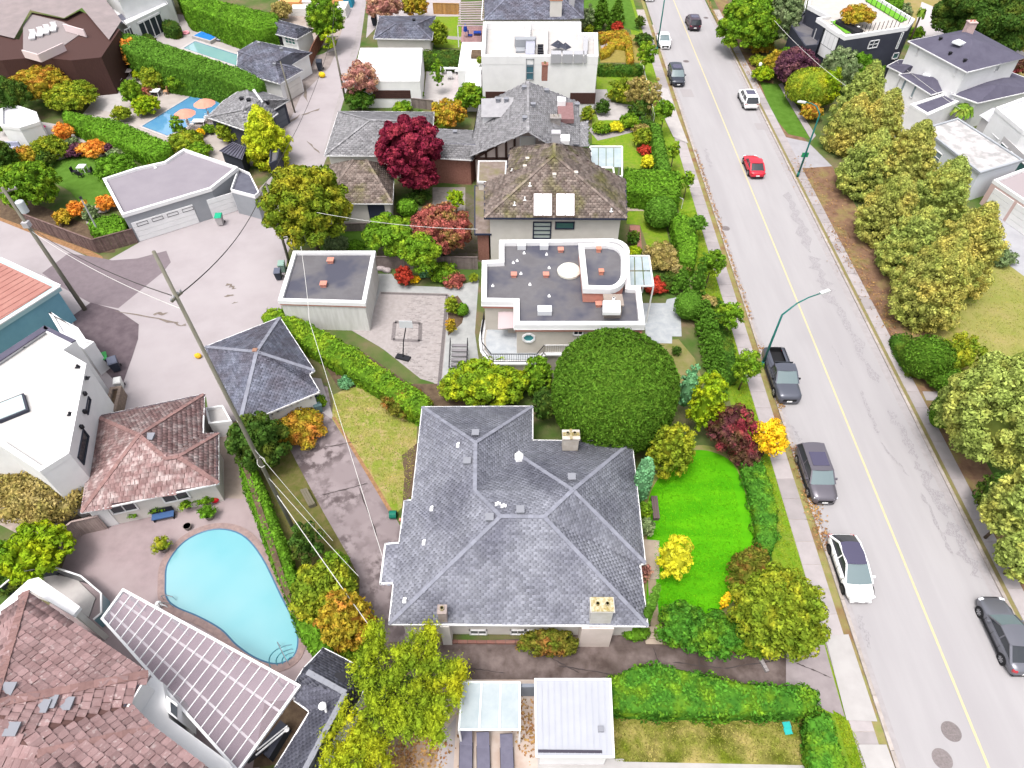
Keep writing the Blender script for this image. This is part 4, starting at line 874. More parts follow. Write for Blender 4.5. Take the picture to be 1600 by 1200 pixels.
# ------------------------------------------------------------------ white garages by the lane, upper left
W1 = Bld('garage', 'small white outbuilding with dark hip roof and arched door beside the lane', [(401, 46), (427, 29), (491, 46), (464, 61)], 2.9, M_white, inset=.3, cat='outbuilding')
h = [(401, 46, 2.9), (427, 29, 2.9), (491, 46, 2.9), (464, 61, 2.9)]; W1.roof([[h[0], h[1], (431, 36, 4.1)], [h[1], h[2], (462, 43, 4.1), (431, 36, 4.1)], [h[2], h[3], (462, 43, 4.1)], [h[3], h[0], (431, 36, 4.1), (462, 43, 4.1)]], M_shinb, (.5, .26, .03), M_white, tm=M_shin2)
for x0, x1 in ((413, 425), (447, 460)): W1.window(3, x0, 53+(x0-413)*.2, x1, 59+(x0-413)*.22, M_white, M_glassg, 3, 2, fw=.1)
W1.panel(3, 432, 56, 440, 68, M_black, 'door')
W2 = Bld('garage', 'white garage with stepped dark hip roof beside the parked wheelie bin', [(372, 80), (400, 64), (487, 82), (456, 101), (473, 110), (437, 131), (405, 122), (370, 104)], 2.9, M_white, inset=.35, cat='garage')
h = [(x, y, 2.9) for x, y in ((372, 80), (400, 64), (487, 82), (456, 101), (473, 110), (437, 131), (405, 122), (370, 104))]; q1 = (418, 74, 4.5); q2 = (455, 83, 4.3); q3 = (428, 98, 4.4); q0 = (395, 88, 4.5)
W2.roof([[h[0], h[1], q1, q0], [h[1], h[2], q2, q1], [h[2], h[3], q2], [h[3], h[4], q3, q1, q2], [h[4], h[5], q3], [h[5], h[6], h[7], h[0], q0, q3], [q0, q1, q3]], M_shinb, (.5, .26, .03), M_white, tm=M_shin2, ridge=[(h[2], q2), (q1, q2), (q3, h[5]), (h[4], q3), (q0, h[0])])
W2.vents([(405, 69), (440, 78), (429, 102)], M_ventd, .35, .25)
W2.panel(4, 447, 145, 470, 125, M_cream, 'garage_door', lines=3, zz=(.03, 2.2))
# ------------------------------------------------------------------ dark garage further down the lane
DG = Bld('garage', 'dark clad garage with grey hip roof and white flue pipe behind the yellow bamboo', [(349, 158), (384, 135), (452, 156), (424, 173), (434, 177), (416, 192), (381, 203), (323, 183)], 3.0, M_dark, inset=.4, cat='garage')
h = [(x, y, 3.0) for x, y in ((349, 158), (384, 135), (452, 156), (424, 173), (434, 177), (416, 192), (381, 203), (323, 183))]; q0 = (388, 151, 4.6); q1 = (406, 157, 4.6); q2 = (378, 172, 4.4)
DG.roof([[h[7], h[0], h[1], q0, q2], [h[1], h[2], q1, q0], [h[2], h[3], q1], [h[3], h[4], h[5], q2, q0, q1], [h[5], h[6], h[7], q2]], M_shinb, (.5, .26, .03), M_white, tm=M_shin3, ridge=[(h[1], q0), (q0, q1), (q1, h[2]), (q2, h[7]), (q2, q0)])
DG.vents([(389, 158), (418, 161), (378, 156)], M_black, .4, .3); p = DG.hit(410, 160)
MB().tube([p, p+Vector((-.6, .4, .9)), p+Vector((-.9, .6, 1.3))], [.14, .13, .2], 8).build('flue_pipe', M_plas, DG.root)
DG.panel(2, 432, 202, 449, 187, mat('slate_door', (.10, .11, .13), rough=.5), 'garage_door', lines=3, zz=(.03, 2.3))
D2 = Bld('garage', 'dark flat roofed shed hidden under the yellow bamboo beside the lane', [(425, 200), (437, 198), (439, 222), (433, 250), (420, 256)], 2.8, M_dark, inset=.05, cat='shed'); D2.flat(M_memb, M_dark, .2, .15)
SH = Bld('garden_shed', 'small dark ribbed roof pavilion beside the yellow bamboo', [(342, 236), (365, 222), (385, 230), (378, 250)], 2.4, M_dark, inset=.2, cat='pavilion')
SH.roof([[(342, 236, 2.4), (365, 222, 2.7), (385, 230, 2.7), (378, 250, 2.4)]], M_shin4, None, None)
for k in range(8): SH_a = P(343+k*4.6, 236+k*1.8, 2.46); SH_b = P(364+k*2.7, 222.5+k*1.1, 2.76); MB().beam(SH_a, SH_b, .12, .08).build('roof_batten', M_purple, SH.root)
# ------------------------------------------------------------------ upper centre
HG = Bld('garage', 'low hip roofed garage with pale walls across the lane from the construction yard', [(593, 25), (680, 25), (675, 62), (584, 60)], 2.9, M_cream, inset=.4, cat='garage')
h = [(593, 25, 2.9), (680, 25, 2.9), (675, 62, 2.9), (584, 60, 2.9)]; q0 = (618, 37, 4.4); q1 = (650, 38, 4.4)
HG.roof([[h[0], h[1], q1, q0], [h[1], h[2], q1], [h[2], h[3], q0, q1], [h[3], h[0], q0]], M_shinb, (.5, .26, .03), M_white, tm=M_shin2, ridge=[(h[0], q0), (h[1], q1), (h[2], q1), (h[3], q0)])
HG.vents([(647, 33)], M_black, .4, .3)
WG = Bld('garage', 'plain white flat roofed garage with dark wood door and leafless pink tree beside it', [(563, 75), (660, 75), (656, 127), (551, 127)], 3.6, M_white, inset=.02, cat='garage')
WG.flat(M_white, M_white, .12, .12, drop=.06); WG.panel(2, 584, 141, 641, 154, M_wood, 'garage_door', lines=4)
# big white modern house
BW = Bld('modern_house', 'large white cubic house with roof terraces and a glass stair slot', [(755, 34), (908, 34), (908, 51), (934, 51), (935, 88), (752, 88)], 7.6, M_white, inset=.02)
BW.flat(mat('terrace_floor', (.42, .40, .385), (.38, .36, .35), scale=.8), M_white, .6, .45, drop=.9)
WB = Bld('modern_house', 'lower white wing with planter on the west side of the large cubic house', [(722, 66), (757, 66), (752, 110), (715, 110)], 4.0, M_white, inset=.02, cat='house wing'); WB.flat(M_white, M_white, .2, .2, drop=.1)
MB().prism(PL([(737, 81), (752, 81), (752, 91), (736, 91)], 4.0), 3.95, 4.3).build('planter', M_soil, WB.root)
def above(b, pts, z0, z1, m, name, zz=None): return MB().prism(PL(pts, zz or z1), z0, z1, bottom=True).build(name, m, b.root)
above(BW, [(821, 37), (829, 37), (828, 62), (820, 62)], 6.6, 7.55, M_white, 'terrace_wall')
above(BW, [(852, 40), (856, 40), (855, 86), (850, 86)], 6.6, 7.55, M_white, 'terrace_wall')
above(BW, [(804, 57), (838, 57), (836, 62), (806, 62)], 6.7, 7.9, M_grey_sid, 'stair_housing')
above(BW, [(806, 62), (820, 62), (820, 80), (806, 80)], 6.7, 6.95, M_grey_sid, 'skylight_well')
above(BW, [(822, 63), (836, 63), (835, 84), (821, 84)], 6.7, 7.7, mat('lilac_glass', (.33, .33, .40), rough=.2, coat=1), 'glass_rooflight')
for k in range(4): above(BW, [(840, 69+k*4), (849, 69+k*4), (849, 71+k*4), (840, 71+k*4)], 6.9, 7.62, M_black, 'louvre')
for x0, x1 in ((861, 878), (879, 896), (897, 912), (913, 918)): above(BW, [(x0, 79), (x1-1, 79), (x1-1, 85), (x0, 85)], 6.8, 7.9, mat('grey_planter', (.33, .33, .35)), 'planter')
above(BW, [(912, 57), (919, 57), (918, 79), (911, 79)], 6.8, 7.4, MATS['grey_planter'], 'planter')
BW.window(4, 822, 92, 834, 124, M_grey_sid, mat('teal_glass', (.05, .13, .17), rough=.05, coat=1), 1, 3, fw=.08)
above(BW, [(889, 144), (925, 143), (924, 147), (888, 148)], 2.6, 2.7, M_wood, 'soffit')
BW.panel(4, 890, 145, 931, 162, M_wood, 'wood_cladding', th=.1)
BW.panel(4, 759, 143, 790, 160, M_wood, 'wood_cladding', th=.1)
BX = Bld('modern_house', 'small white entrance box of the cubic house facing the grey terrace', [(727, 106), (752, 106), (752, 135), (728, 135)], 3.4, M_white, inset=.02, cat='house wing'); BX.flat(M_white, M_white, .2, .2, drop=.1); BX.window(2, 733, 137, 751, 145, M_white, M_glassw, 1)
# the house beyond it
HB = Bld('house', 'house with broad blue grey hip roof and orange topped chimney beyond the white cubic house', [(757, -30), (910, -30), (912, 28), (752, 30)], 5.6, M_cream, inset=.5)
h = [(757, -30, 5.6), (912, -30, 5.6), (912, 29, 5.6), (757, 31, 5.6)]; q0 = (800, -12, 7.6); q1 = (870, -12, 7.6)
HB.roof([[h[0], h[1], q1, q0], [h[1], h[2], q1], [h[2], h[3], q0, q1], [h[3], h[0], q0]], M_shinb, (.6, .3, .03), M_white, tm=M_shin2, ridge=[(h[3], q0), (h[2], q1), (q0, q1)])
HB.chimney(868, 22, 1.7, 1.0, 2.0, M_cream, cap=M_coral, pots=3); MB().box(tuple(HB.hit(868, 22)+Vector((0, 0, 2.1))), (1.9, 1.15, .25)).build('chimney_crown', mat('orange_cap', (.50, .18, .10), rough=.8), HB.root)
HB.chimney(893, 8, .8, .7, 2.0, M_galv, pots=0)
PG = root('patio_cover', P(738, 30, 3.2), 'slatted grey patio cover over the deck with blue chairs', 'patio cover'); q = PL([(718, 4), (757, 3), (755, 40), (715, 40)], 3.2)
for k in range(11):
    t = k/10; MB().beam(q[0].lerp(q[3], t), q[1].lerp(q[2], t), .38, .08).build('slat', mat('mauve_board', (.27, .22, .235), (.33, .27, .28), scale=3, island=.1), PG)
for z_ in q: MB().box((z_.x, z_.y, 1.6), (.15, .15, 3.1)).build('post', M_white, PG)
DK = root('deck', P(738, 55), 'small pink timber deck under the slatted cover', 'deck'); q = PL([(722, 40), (755, 40), (752, 66), (720, 66)], .3)
for k in range(9):
    t = (k+.5)/9; MB().beam(q[0].lerp(q[1], t), q[3].lerp(q[2], t), (q[1]-q[0]).length/9-.02, .12).build('plank', mat('pink_deck', (.36, .22, .22), (.30, .18, .18), scale=3, island=.1), DK)
# ------------------------------------------------------------------ tudor house
TU = Bld('tudor_house', 'half timbered tudor house with steep warm grey shingle roofs', [(748, 168), (905, 162), (916, 230), (738, 243)], 4.1, mat('tudor_plaster', (.52, .44, .40), (.46, .38, .35), scale=1), inset=.3)
pk = (825, 127, 8.0); gb = (825, 206, 8.0)
hh = lambda x, y, z=4.4: (x, y, z)
TU.roof([[gb, hh(733, 245, 4.2), hh(748, 165, 4.2), pk], [pk, hh(905, 160, 5.4), hh(905, 226, 5.4), hh(866, 231, 6.2), gb], [hh(866, 196, 5.6), hh(919, 190, 5.3), hh(919, 229, 4.9), hh(866, 229, 5.5)]],
        M_shinb, (.5, .24, .03), M_white, tm=M_shin3, ridge=[(pk, gb), (gb, hh(866, 231, 6.2)), (gb, hh(733, 245, 4.2))], edges=[P(733, 245, 4.2), P(748, 165, 4.2)])
TU.roof([[hh(752, 154, 6.9), hh(803, 152, 7.2), hh(797, 183, 6.4), hh(752, 183, 5.9)]], M_shin3, None, None, name='dormer_roof')
MB().prism(PL([(754, 157), (797, 156), (792, 181), (754, 181)], 5.9), 4.6, 5.85).build('dormer', M_white, TU.root)
# gable wall and its timbers
ga, gbz, gc = P(793, 228, 4.4), P(825, 206, 8.2), P(856, 228, 4.4); gy = min(ga.y, gc.y)-.15
qa, qb, qc = P(733, 245, 4.1), P(825, 206, 7.85), P(866, 231, 6.0); G0 = Vector((qa.x+.6, qa.y, 4.0)); apx = Vector((qb.x, qa.y, 7.7)); G1 = Vector((qc.x+1.5, qa.y, 4.0)); G1b = Vector((qc.x, qa.y, 6.0))
MB().add([G0+Vector((0, -.12, 0)), G1+Vector((0, -.12, 0)), G1b+Vector((0, -.12, 0)), apx+Vector((0, -.12, 0))], [(0, 1, 2, 3)]).build('gable_wall', MATS['tudor_plaster'], TU.root)
tim = mat('dark_timber', (.06, .035, .03), rough=.8); y0 = Vector((0, -.2, 0))
for a_, b_ in [(G0, apx), (apx, G1b), (G1b, G1), (G0, G1)]+[(G0.lerp(Vector((apx.x, apx.y, 4.0)), t), G0.lerp(apx, t)) for t in (.22, .42, .6, .76)]+[(apx+Vector((-1.9, 0, -2.6)), apx+Vector((1.9, 0, -2.6))), (apx+Vector((1.6, 0, -2.6)), apx+Vector((2.2, 0, -1.1)))]:
    MB().beam(a_+y0, b_+y0, .12, .26).build('timber', tim, TU.root)
c_ = apx; MB().box((c_.x, c_.y-.22, 6.0), (1.7, .08, 1.3)).build('window', M_white, TU.root); MB().box((c_.x, c_.y-.27, 6.0), (1.5, .04, 1.1)).build('curtain', mat('curtain', (.62, .60, .55)), TU.root)
above(TU, [(871, 160), (895, 160), (897, 186), (872, 186)], 6.1, 6.62, mat('balcony_boards', (.22, .13, .13), (.18, .10, .10), scale=4), 'balcony_floor')
above(TU, [(871, 150), (884, 152), (884, 158), (871, 158)], 6.1, 7.2, M_white, 'balcony_wall')
TU.vents([(819, 139), (854, 144), (833, 166), (820, 187), (778, 158), (791, 158), (902, 166)], M_ventd, .45, .35)
TU.chimney(851, 112+2, .7, .7, 1.0, M_brick, z0=8.0, pots=1, cap=M_moss)
TU.chimney(867, 207, 1.1, .9, 1.8, mat('grey_stone', (.27, .25, .24), (.2, .18, .17), scale=4, bump=.5), z0=5.4, pots=2, cap=M_chim); above(TU, [(876, 210), (890, 210), (890, 220), (876, 220)], 4.4, 6.4, M_white, 'dormer')
BZ = Bld('house_wing', 'long low shingled breezeway between the tudor house and its garage', [(668, 201), (772, 205), (738, 250), (668, 246)], 3.4, M_brick, inset=.4, cat='house wing')
h = [(x, y, 3.4) for x, y in ((668, 201), (772, 205), (738, 250), (668, 246))]; BZ.roof([[h[0], h[1], (752, 226, 4.6), (668, 222, 4.6)], [h[1], h[2], (752, 226, 4.6)], [h[2], h[3], (668, 222, 4.6), (752, 226, 4.6)]], M_shinb, (.5, .24, .03), M_white, tm=M_shin3)
BZ.vents([(711, 208), (745, 208)], M_ventd, .4, .3)
TG = Bld('garage', 'wide hip roofed garage with warm grey shingles behind the burgundy maple', [(529, 174), (678, 175), (674, 244), (507, 243)], 3.0, M_cream, inset=.4, cat='garage')
h = [(x, y, 3.0) for x, y in ((529, 174), (678, 175), (674, 244), (507, 243))]; q0 = (578, 188, 5.4); q1 = (630, 189, 5.4)
TG.roof([[h[0], h[1], q1, q0], [h[1], h[2], q1], [h[2], h[3], q0, q1], [h[3], h[0], q0]], M_shinb, (.5, .24, .03), M_white, tm=M_shin3, ridge=[(h[0], q0), (q0, q1), (h[3], q0)])
CG = Bld('garage', 'small cedar shake hip roofed garage with white siding and navy door', [(512, 258), (616, 262), (613, 318), (505, 318)], 2.9, M_cream, inset=.35, cat='garage')
h = [(x, y, 2.9) for x, y in ((512, 258), (616, 262), (613, 318), (505, 318))]; q0 = (552, 250, 5.2); q1 = (572, 250, 5.2)
CG.roof([[h[0], h[1], q1, q0], [h[1], h[2], q1], [h[2], h[3], q0, q1], [h[3], h[0], q0]], M_tile2d, (.42, .26, .04), M_white, tm=M_shake, ridge=[(h[3], q0), (h[2], q1)], capw=.25)
CG.panel(2, 578, 319, 600, 342, M_navy, 'door'); CG.window(2, 527, 320, 541, 332, M_navy, M_glassw, 2, fw=.14)
# ------------------------------------------------------------------ cedar shake house
SK = Bld('house', 'two storey house with brown cedar shake roof and twin skylights', [(797, 232), (922, 232), (924, 268), (977, 281), (979, 341), (757, 340), (757, 285), (790, 283)], 5.6, M_cream, inset=.5)
h = lambda x, y: (x, y, 5.6); t0 = (866, 224, 9.4); t1 = (866, 243, 9.4)
SK.roof([[h(757, 340), h(979, 341), h(951, 296), t1, h(801, 300)], [h(757, 340), h(801, 300), h(790, 283), h(757, 285)], [h(801, 300), t1, t0, h(797, 232), h(790, 283)], [h(797, 232), t0, h(922, 232)], [h(922, 232), t0, t1, (951, 296, 6.6), h(977, 281), h(924, 268)], [h(977, 281), (951, 296, 6.6), h(979, 341)]] if 0 else
        [[h(757, 340), h(979, 341), t1], [h(757, 340), t1, t0, h(797, 232), h(790, 283), h(757, 285)], [h(797, 232), t0, h(922, 232)], [h(922, 232), t0, t1, h(979, 341), h(977, 281), h(924, 268)]],
        M_tile2d, (.42, .25, .045), M_navy, tm=M_shake, ridge=[(h(757, 340), t1), (h(979, 341), t1), (t0, t1)], capw=.3, gh=.2)
SK.chimney(868, 222, .8, .7, 1.0, M_galv, z0=8.6, pots=0)
for x in (848, 883):
    f_ = SK.faces[0]; n_, d_, u_ = face_frame(f_); p = SK.hit(x, 321); R = Matrix((u_, -(d_-n_*d_.dot(n_)).normalized(), n_)).transposed()
    if R.determinant() < 0: R = Matrix((-u_, -(d_-n_*d_.dot(n_)).normalized(), n_)).transposed()
    o = MB().box(p+n_*.1, (1.85, 2.3, .26), M=R).build('skylight', mat('skylight_frame', (.12, .085, .07)), SK.root)
    for k in (-1, 1): MB().box(p+n_*.25+R@Vector((k*.44, 0, 0)), (.82, 2.1, .05), M=R).build('pane', mat('bright_pane', (.72, .74, .78), rough=.15, coat=1), o)
SK.vents([(820, 262), (824, 250), (900, 272), (866, 275)], mat('pale_vent', (.5, .45, .4)), .3, .25)
SK.pipes([(804, 320), (828, 290), (800, 268), (955, 330), (820, 312)], M_plas, .07, .3)
SK.window(4, 833, 347, 861, 372, M_navy, mat('mint_glass', (.38, .43, .41), rough=.3), 1, 4, fw=.12); SK.window(4, 868, 347, 897, 357, M_navy, M_glassg, 1, fw=.12)
s1 = Bld('house_wing', 'low brown roofed side porch on the left of the cedar shake house', [(747, 251), (792, 251), (790, 286), (746, 284)], 4.4, M_cream, inset=.1, cat='house wing'); s1.flat(M_shake, M_white, .2, .15, drop=.05)
s2 = Bld('house_wing', 'narrow shake roofed strip with navy gutter below the side porch', [(741, 290), (757, 290), (768, 335), (768, 366), (741, 366)], 3.4, M_brick, inset=.3, cat='house wing'); s2.flat(M_shake, M_navy, .15, .12, drop=.02)
CP = root('canopy', P(946, 250, 4.5), 'white framed glass canopy beside the cedar shake roof', 'canopy'); q = PL([(922, 229), (972, 229), (972, 275), (960, 277), (958, 262), (924, 262)], 4.6)
for i in range(6): MB().beam(q[i], q[(i+1) % 6], .16, .14).build('frame_bar', M_white, CP)
for k in range(4):
    x = 923.5+k*12; MB().prism(PL([(x, 231), (x+11, 231), (x+11, 261), (x, 261)], 4.62), 4.6, 4.63, bottom=True).build('glass_panel', M_frost, CP)
for z_ in (q[0], q[1], q[2], q[5]): MB().box((z_.x, z_.y, 2.25), (.14, .14, 4.5)).build('post', M_white, CP)
# ------------------------------------------------------------------ flat roofed stucco house
def rnd(cx, cy, rx, ry, a0, a1, n): return [(cx+rx*math.cos(math.radians(a0+(a1-a0)*k/n)), cy-ry*math.sin(math.radians(a0+(a1-a0)*k/n))) for k in range(n+1)]
FH = Bld('stucco_house', 'flat roofed stucco house with coral trim and a rounded roof penthouse', [(780, 375), (950, 373)]+rnd(955, 394, 29, 21, 85, -15, 6)+[(985, 447), (1001, 448), (1008, 508), (803, 508), (803, 472), (752, 471), (753, 407), (780, 406)], 6.4, M_stucco, inset=.25)
FH.flat(M_memb, M_white, .45, .45, drop=.35)
MB().prism(offset_poly(FH.out, .1), 5.6, 5.86, bottom=True).build('coral_band', M_coral, FH.root)
MB().prism(offset_poly(FH.out, -.02), 5.88, 5.97, bottom=True, top=True).build('white_band', M_white, FH.root)
po = [(904, 380), (950, 379)]+rnd(952, 402, 27, 22, 85, 0, 5)+rnd(952, 428, 27, 24, 0, -85, 5)+[(911, 451)]
PT = PL(po, 7.6); MB().prism(offset_poly(PT, .1), 6.1, 7.2).build('penthouse_wall', M_coral, FH.root); inn = offset_poly(PT, .45)
MB().prism(inn, 7.2, 7.3).build('penthouse_roof', M_memb, FH.root)
for i in range(len(PT)):
    j = (i+1) % len(PT); MB().prism([PT[i], PT[j], inn[j], inn[i]], 7.1, 7.6, bottom=True).build('penthouse_parapet', M_white, FH.root)
p = P(889, 425, 6.1); MB().lathe([(1.02, 0), (1.02, .2), (.85, .38), (.45, .5), (.02, .54)], p, 28).build('dome_skylight', mat('ivory_dome', (.62, .60, .53), rough=.25, coat=.5), FH.root, smooth=False)
for x, y, w_, d_ in ((815, 383, .75, .85), (850, 383, .75, .85), (851, 485, 1.15, .75)): MB().box(tuple(P(x, y, 6.3)), (w_, d_, .45)).build('roof_hatch', mat('pale_hatch', (.52, .53, .55)), FH.root)
FH.vents([(803, 431), (853, 431), (876, 392), (935, 477)], M_coral, .42, .25, z0=6.1); FH.vents([(935, 393), (939, 428)], mat('terracotta_vent', (.5, .2, .14)), .35, .4, z0=7.3)
FH.pipes([(802, 411), (819, 396), (814, 428), (858, 419), (858, 463), (854, 398), (828, 445), (770, 447), (808, 408)], M_plas, .05, .2, z0=6.05)
FH.chimney(956, 486, 1.35, 1.2, 1.1, mat('ribbed_chimney', (.30, .255, .22), (.24, .20, .175), scale=8, stretch=(3, 3, .6), bump=.6), z0=6.3, pots=1, cap=M_white, below=5.5)
MB().prism(PL([(942, 470), (969, 470), (970, 488), (942, 488)], 7.5), 7.2, 7.52, bottom=True).build('chimney_cap', M_white, FH.root)
oc = [(826+9.5*math.cos(math.radians(22.5+45*k)), 527+6.5*math.sin(math.radians(22.5+45*k))) for k in range(8)]
i_s = 10
A_, B_ = None, None
for i in range(len(FH.w)):
    a_, b_ = FH.w[i], FH.w[(i+1) % len(FH.w)]
    if abs(a_.y-b_.y) < .4 and abs(a_.x-b_.x) > 6 and a_.y < FH.w[0].y-5: A_, B_ = a_, b_; i_s = i
d_ = (B_-A_).normalized(); d_.z = 0
pts = []
for x, y in oc:
    s_, z_ = on_wall(A_, B_, x, y); pts.append(Vector((A_.x, A_.y-.06, 0))+d_*s_+Vector((0, 0, z_)))
mb = MB(); [mb.beam(pts[k], pts[(k+1) % 8], .14, .14) for k in range(8)]; o = mb.build('octagonal_window', M_white, FH.root)
MB().add([q+Vector((0, .03, 0)) for q in pts], [tuple(range(8))]).build('pane', mat('aqua_glass', (.05, .22, .24), rough=.08, coat=1), o)
s_, z_ = on_wall(A_, B_, 804, 545); MB().beam((A_.x+.02, A_.y-.1, 2.9), (A_.x+.02, A_.y-.1, 5.5), .18, .18).build('coral_trim', M_coral, FH.root)
FH.window(i_s, 896, 515, 911, 523, M_white, M_glass, 2)
# terrace on the south west corner
TR = [(757, 500), (752, 530), (754, 548), (768, 566), (838, 566), (850, 552), (905, 552), (905, 520), (800, 515), (800, 500)]
q = PL(TR, 3.1); MB().prism(q, 0, 3.0).build('terrace_base', M_stucco, FH.root); MB().prism(offset_poly(q, .35), 3.0, 3.03).build('terrace_floor', MATS['marble_patio'], FH.root)
for i in range(len(q)-3):
    a_, b_ = q[i], q[i+1]
    MB().beam(Vector((a_.x, a_.y, 3.05)), Vector((b_.x, b_.y, 3.05)), .4, .16).build('terrace_cap', M_white, FH.root)
    mb = MB(); n_ = max(2, int((b_-a_).length/.18)); up = Vector((0, 0, 1))
    mb.beam(Vector((a_.x, a_.y, 4.05)), Vector((b_.x, b_.y, 4.05)), .06, .05); mb.beam(Vector((a_.x, a_.y, 3.2)), Vector((b_.x, b_.y, 3.2)), .04, .04)
    for k in range(n_+1): c_ = a_.lerp(b_, k/n_); mb.box((c_.x, c_.y, 3.62), (.025, .025, .85))
    mb.build('railing', M_black if i < 5 else M_white, FH.root)
aw = [P(779, 474, 5.4), P(801, 471, 5.5), P(803, 512, 4.6), P(778, 514, 4.4)]
MB().add(aw+[v-Vector((0, 0, .06)) for v in aw], [(0, 1, 2, 3), (4, 7, 6, 5), (0, 3, 7, 4), (1, 0, 4, 5), (2, 1, 5, 6), (3, 2, 6, 7)]).build('awning', mat('mauve_awning', (.40, .33, .34), rough=.9), FH.root)
# outdoor stair
stt = root('garden_stair', P(720, 565), 'dark slatted garden stair with railings beside the stucco house', 'stair'); a_, b_ = P(718, 540, 1.0), P(716, 585, 0.1)
for k in range(7):
    c_ = a_.lerp(b_, k/6); MB().box((c_.x, c_.y, c_.z), (1.35, .32, .14)).build('step', mat('stair_tread', (.20, .19, .20)), stt)
for s_ in (-.75, .75):
    mb = MB(); mb.beam(a_+Vector((s_, 0, .95)), b_+Vector((s_, 0, .95)), .06, .06)
    for k in range(7): c_ = a_.lerp(b_, k/6); mb.box((c_.x+s_, c_.y, c_.z+.45), (.04, .04, .95))
    mb.build('railing', M_black, stt)
gc = root('canopy', P(1000, 423, 3.2), 'translucent white gridded canopy on the east side of the flat roofed stucco house', 'canopy'); q = PL([(980, 400), (1014, 400), (1021, 447), (978, 447)], 4.4)
for i in range(4): MB().beam(q[i], q[(i+1) % 4], .12, .12).build('frame_bar', M_white, gc)
for k in range(3):
    t = k/3; u_ = (k+1)/3
    for j in range(2):
        a0, a1 = q[0].lerp(q[1], t+.02), q[0].lerp(q[1], u_-.02); b0, b1 = q[3].lerp(q[2], t+.02), q[3].lerp(q[2], u_-.02); s_, e_ = (.02, .48) if j == 0 else (.52, .98)
        MB().prism([a0.lerp(b0, s_), a1.lerp(b1, s_), a1.lerp(b1, e_), a0.lerp(b0, e_)], 4.36, 4.39, bottom=True).build('glass_panel', M_frost, gc)
for z_ in q: MB().box((z_.x, z_.y, 2.2), (.12, .12, 4.4)).build('post', M_white, gc)
# flat garage
FG = Bld('garage', 'flat dark roofed white garage with two small red roof vents', [(458, 392), (587, 392), (571, 474), (434, 470)], 3.5, mat('streaked_white', (.58, .57, .555), (.49, .48, .46), scale=1.2, stretch=(3, 3, .4)), inset=.15, cat='garage')
FG.flat(M_memb, M_white, .3, .36); MB().prism(offset_poly(FG.out, .06), 2.95, 3.18, bottom=True).build('coral_band', M_coral, FG.root)
FG.vents([(517, 409), (506, 446)], M_coral, .5, .3, z0=3.3)
# ------------------------------------------------------------------ bottom left tile roofed house
TH = Bld('house', 'big house with reddish clay tile roof filling the bottom left corner', [(41, 924), (232, 1053), (198, 1106), (241, 1138), (222, 1150), (430, 1290), (300, 1450), (-260, 1450), (-260, 1110), (0, 963)], 6.0, M_white, inset=.35)
e = lambda x, y: (x, y, 6.0); T1 = (-20, 1120, 8.6); T2 = (-60, 1150, 8.6); T3 = (20, 1148, 8.2)
TH.roof([[e(41, 924), e(232, 1053), (-10, 1100, 8.4)], [e(0, 963), e(41, 924), (-10, 1100, 8.4), (-120, 1140, 8.6), e(-260, 1110)],
         [e(232, 1053), e(198, 1106), (25, 1150, 8.0), (-10, 1100, 8.4)], [e(198, 1106), e(241, 1138), (60, 1178, 7.8), (25, 1150, 8.0)],
         [e(241, 1138), e(430, 1290), (140, 1330, 8.6), (60, 1178, 7.8)], [(25, 1150, 8.0), (60, 1178, 7.8), (140, 1330, 8.6), e(300, 1450), e(-260, 1450), (-120, 1140, 8.6), (-10, 1100, 8.4)]],
        M_tile2d, (.38, .46, .07), M_white, tm=M_tile2, capm=M_tcap, capw=.42, single=300, ridge=[(e(41, 924), (-10, 1100, 8.4)), (e(232, 1053), (-10, 1100, 8.4)), (e(241, 1138), (60, 1178, 7.8))])
for q in (((41, 924), (232, 1053)), ((232, 1053), (198, 1106)), ((198, 1106), (241, 1138)), ((222, 1150), (430, 1290))):
    s_, t_ = P(*q[0], 6.04), P(*q[1], 6.04); dd = (t_-s_).normalized(); n_ = Vector((dd.y, -dd.x, 0))*.2
    if (s_+n_-Vector((-25, 5, 6))).length > (s_-Vector((-25, 5, 6))).length: n_ = -n_
    MB().beam(s_+n_, t_+n_, .2, .1).build('gutter_trough', M_gutd, TH.root)
TH.vents([(14, 1077), (68, 1104), (20, 1140), (105, 1100), (80, 1097)], M_ventd, .5, .12)
# added white mass, its bright flat top stands in for the lit east wall
q = PL([(232, 1056), (250, 1062), (258, 1090), (262, 1122), (355, 1188), (340, 1205), (300, 1215), (236, 1140), (205, 1106)], 3.4)
q = PL([(236, 1058), (254, 1066), (259, 1092), (264, 1122), (357, 1190), (430, 1290), (330, 1290), (241, 1142), (205, 1106)], 3.9)
MB().prism(q, 0, 3.9).build('lit_wall_mass', M_white, TH.root)
wq = root('window_bay', P(270, 1108, 2), 'small bay window with dark panes in the white wing below the tile roof', 'bay window'); o = MB().prism(PL([(262, 1088), (279, 1102), (279, 1126), (263, 1114)], 3.9), 1.2, 4.1, bottom=True).build('frame', M_white, wq)
MB().prism(PL([(266, 1096), (277, 1105), (277, 1122), (267, 1113)], 4.12), 4.08, 4.13, bottom=True).build('pane', M_glass, o)
bal = root('balcony', P(70, 930, 4), 'white canopy ledge at the top corner of the tile roofed house', 'ledge'); MB().prism(PL([(44, 906), (60, 902), (125, 948), (114, 962), (45, 921), (0, 960), (-40, 985), (-40, 970), (0, 946)], 4.6), 4.3, 4.6, bottom=True).build('slab', M_white, bal)
MB().prism(PL([(50, 910), (58, 908), (120, 950), (113, 957)], 4.3), 0, 4.29).build('wall', M_cream, bal)
sp = root('spa_enclosure', P(90, 900, 1), 'faceted glass sided terrace enclosure left of the glazed pergola', 'enclosure')
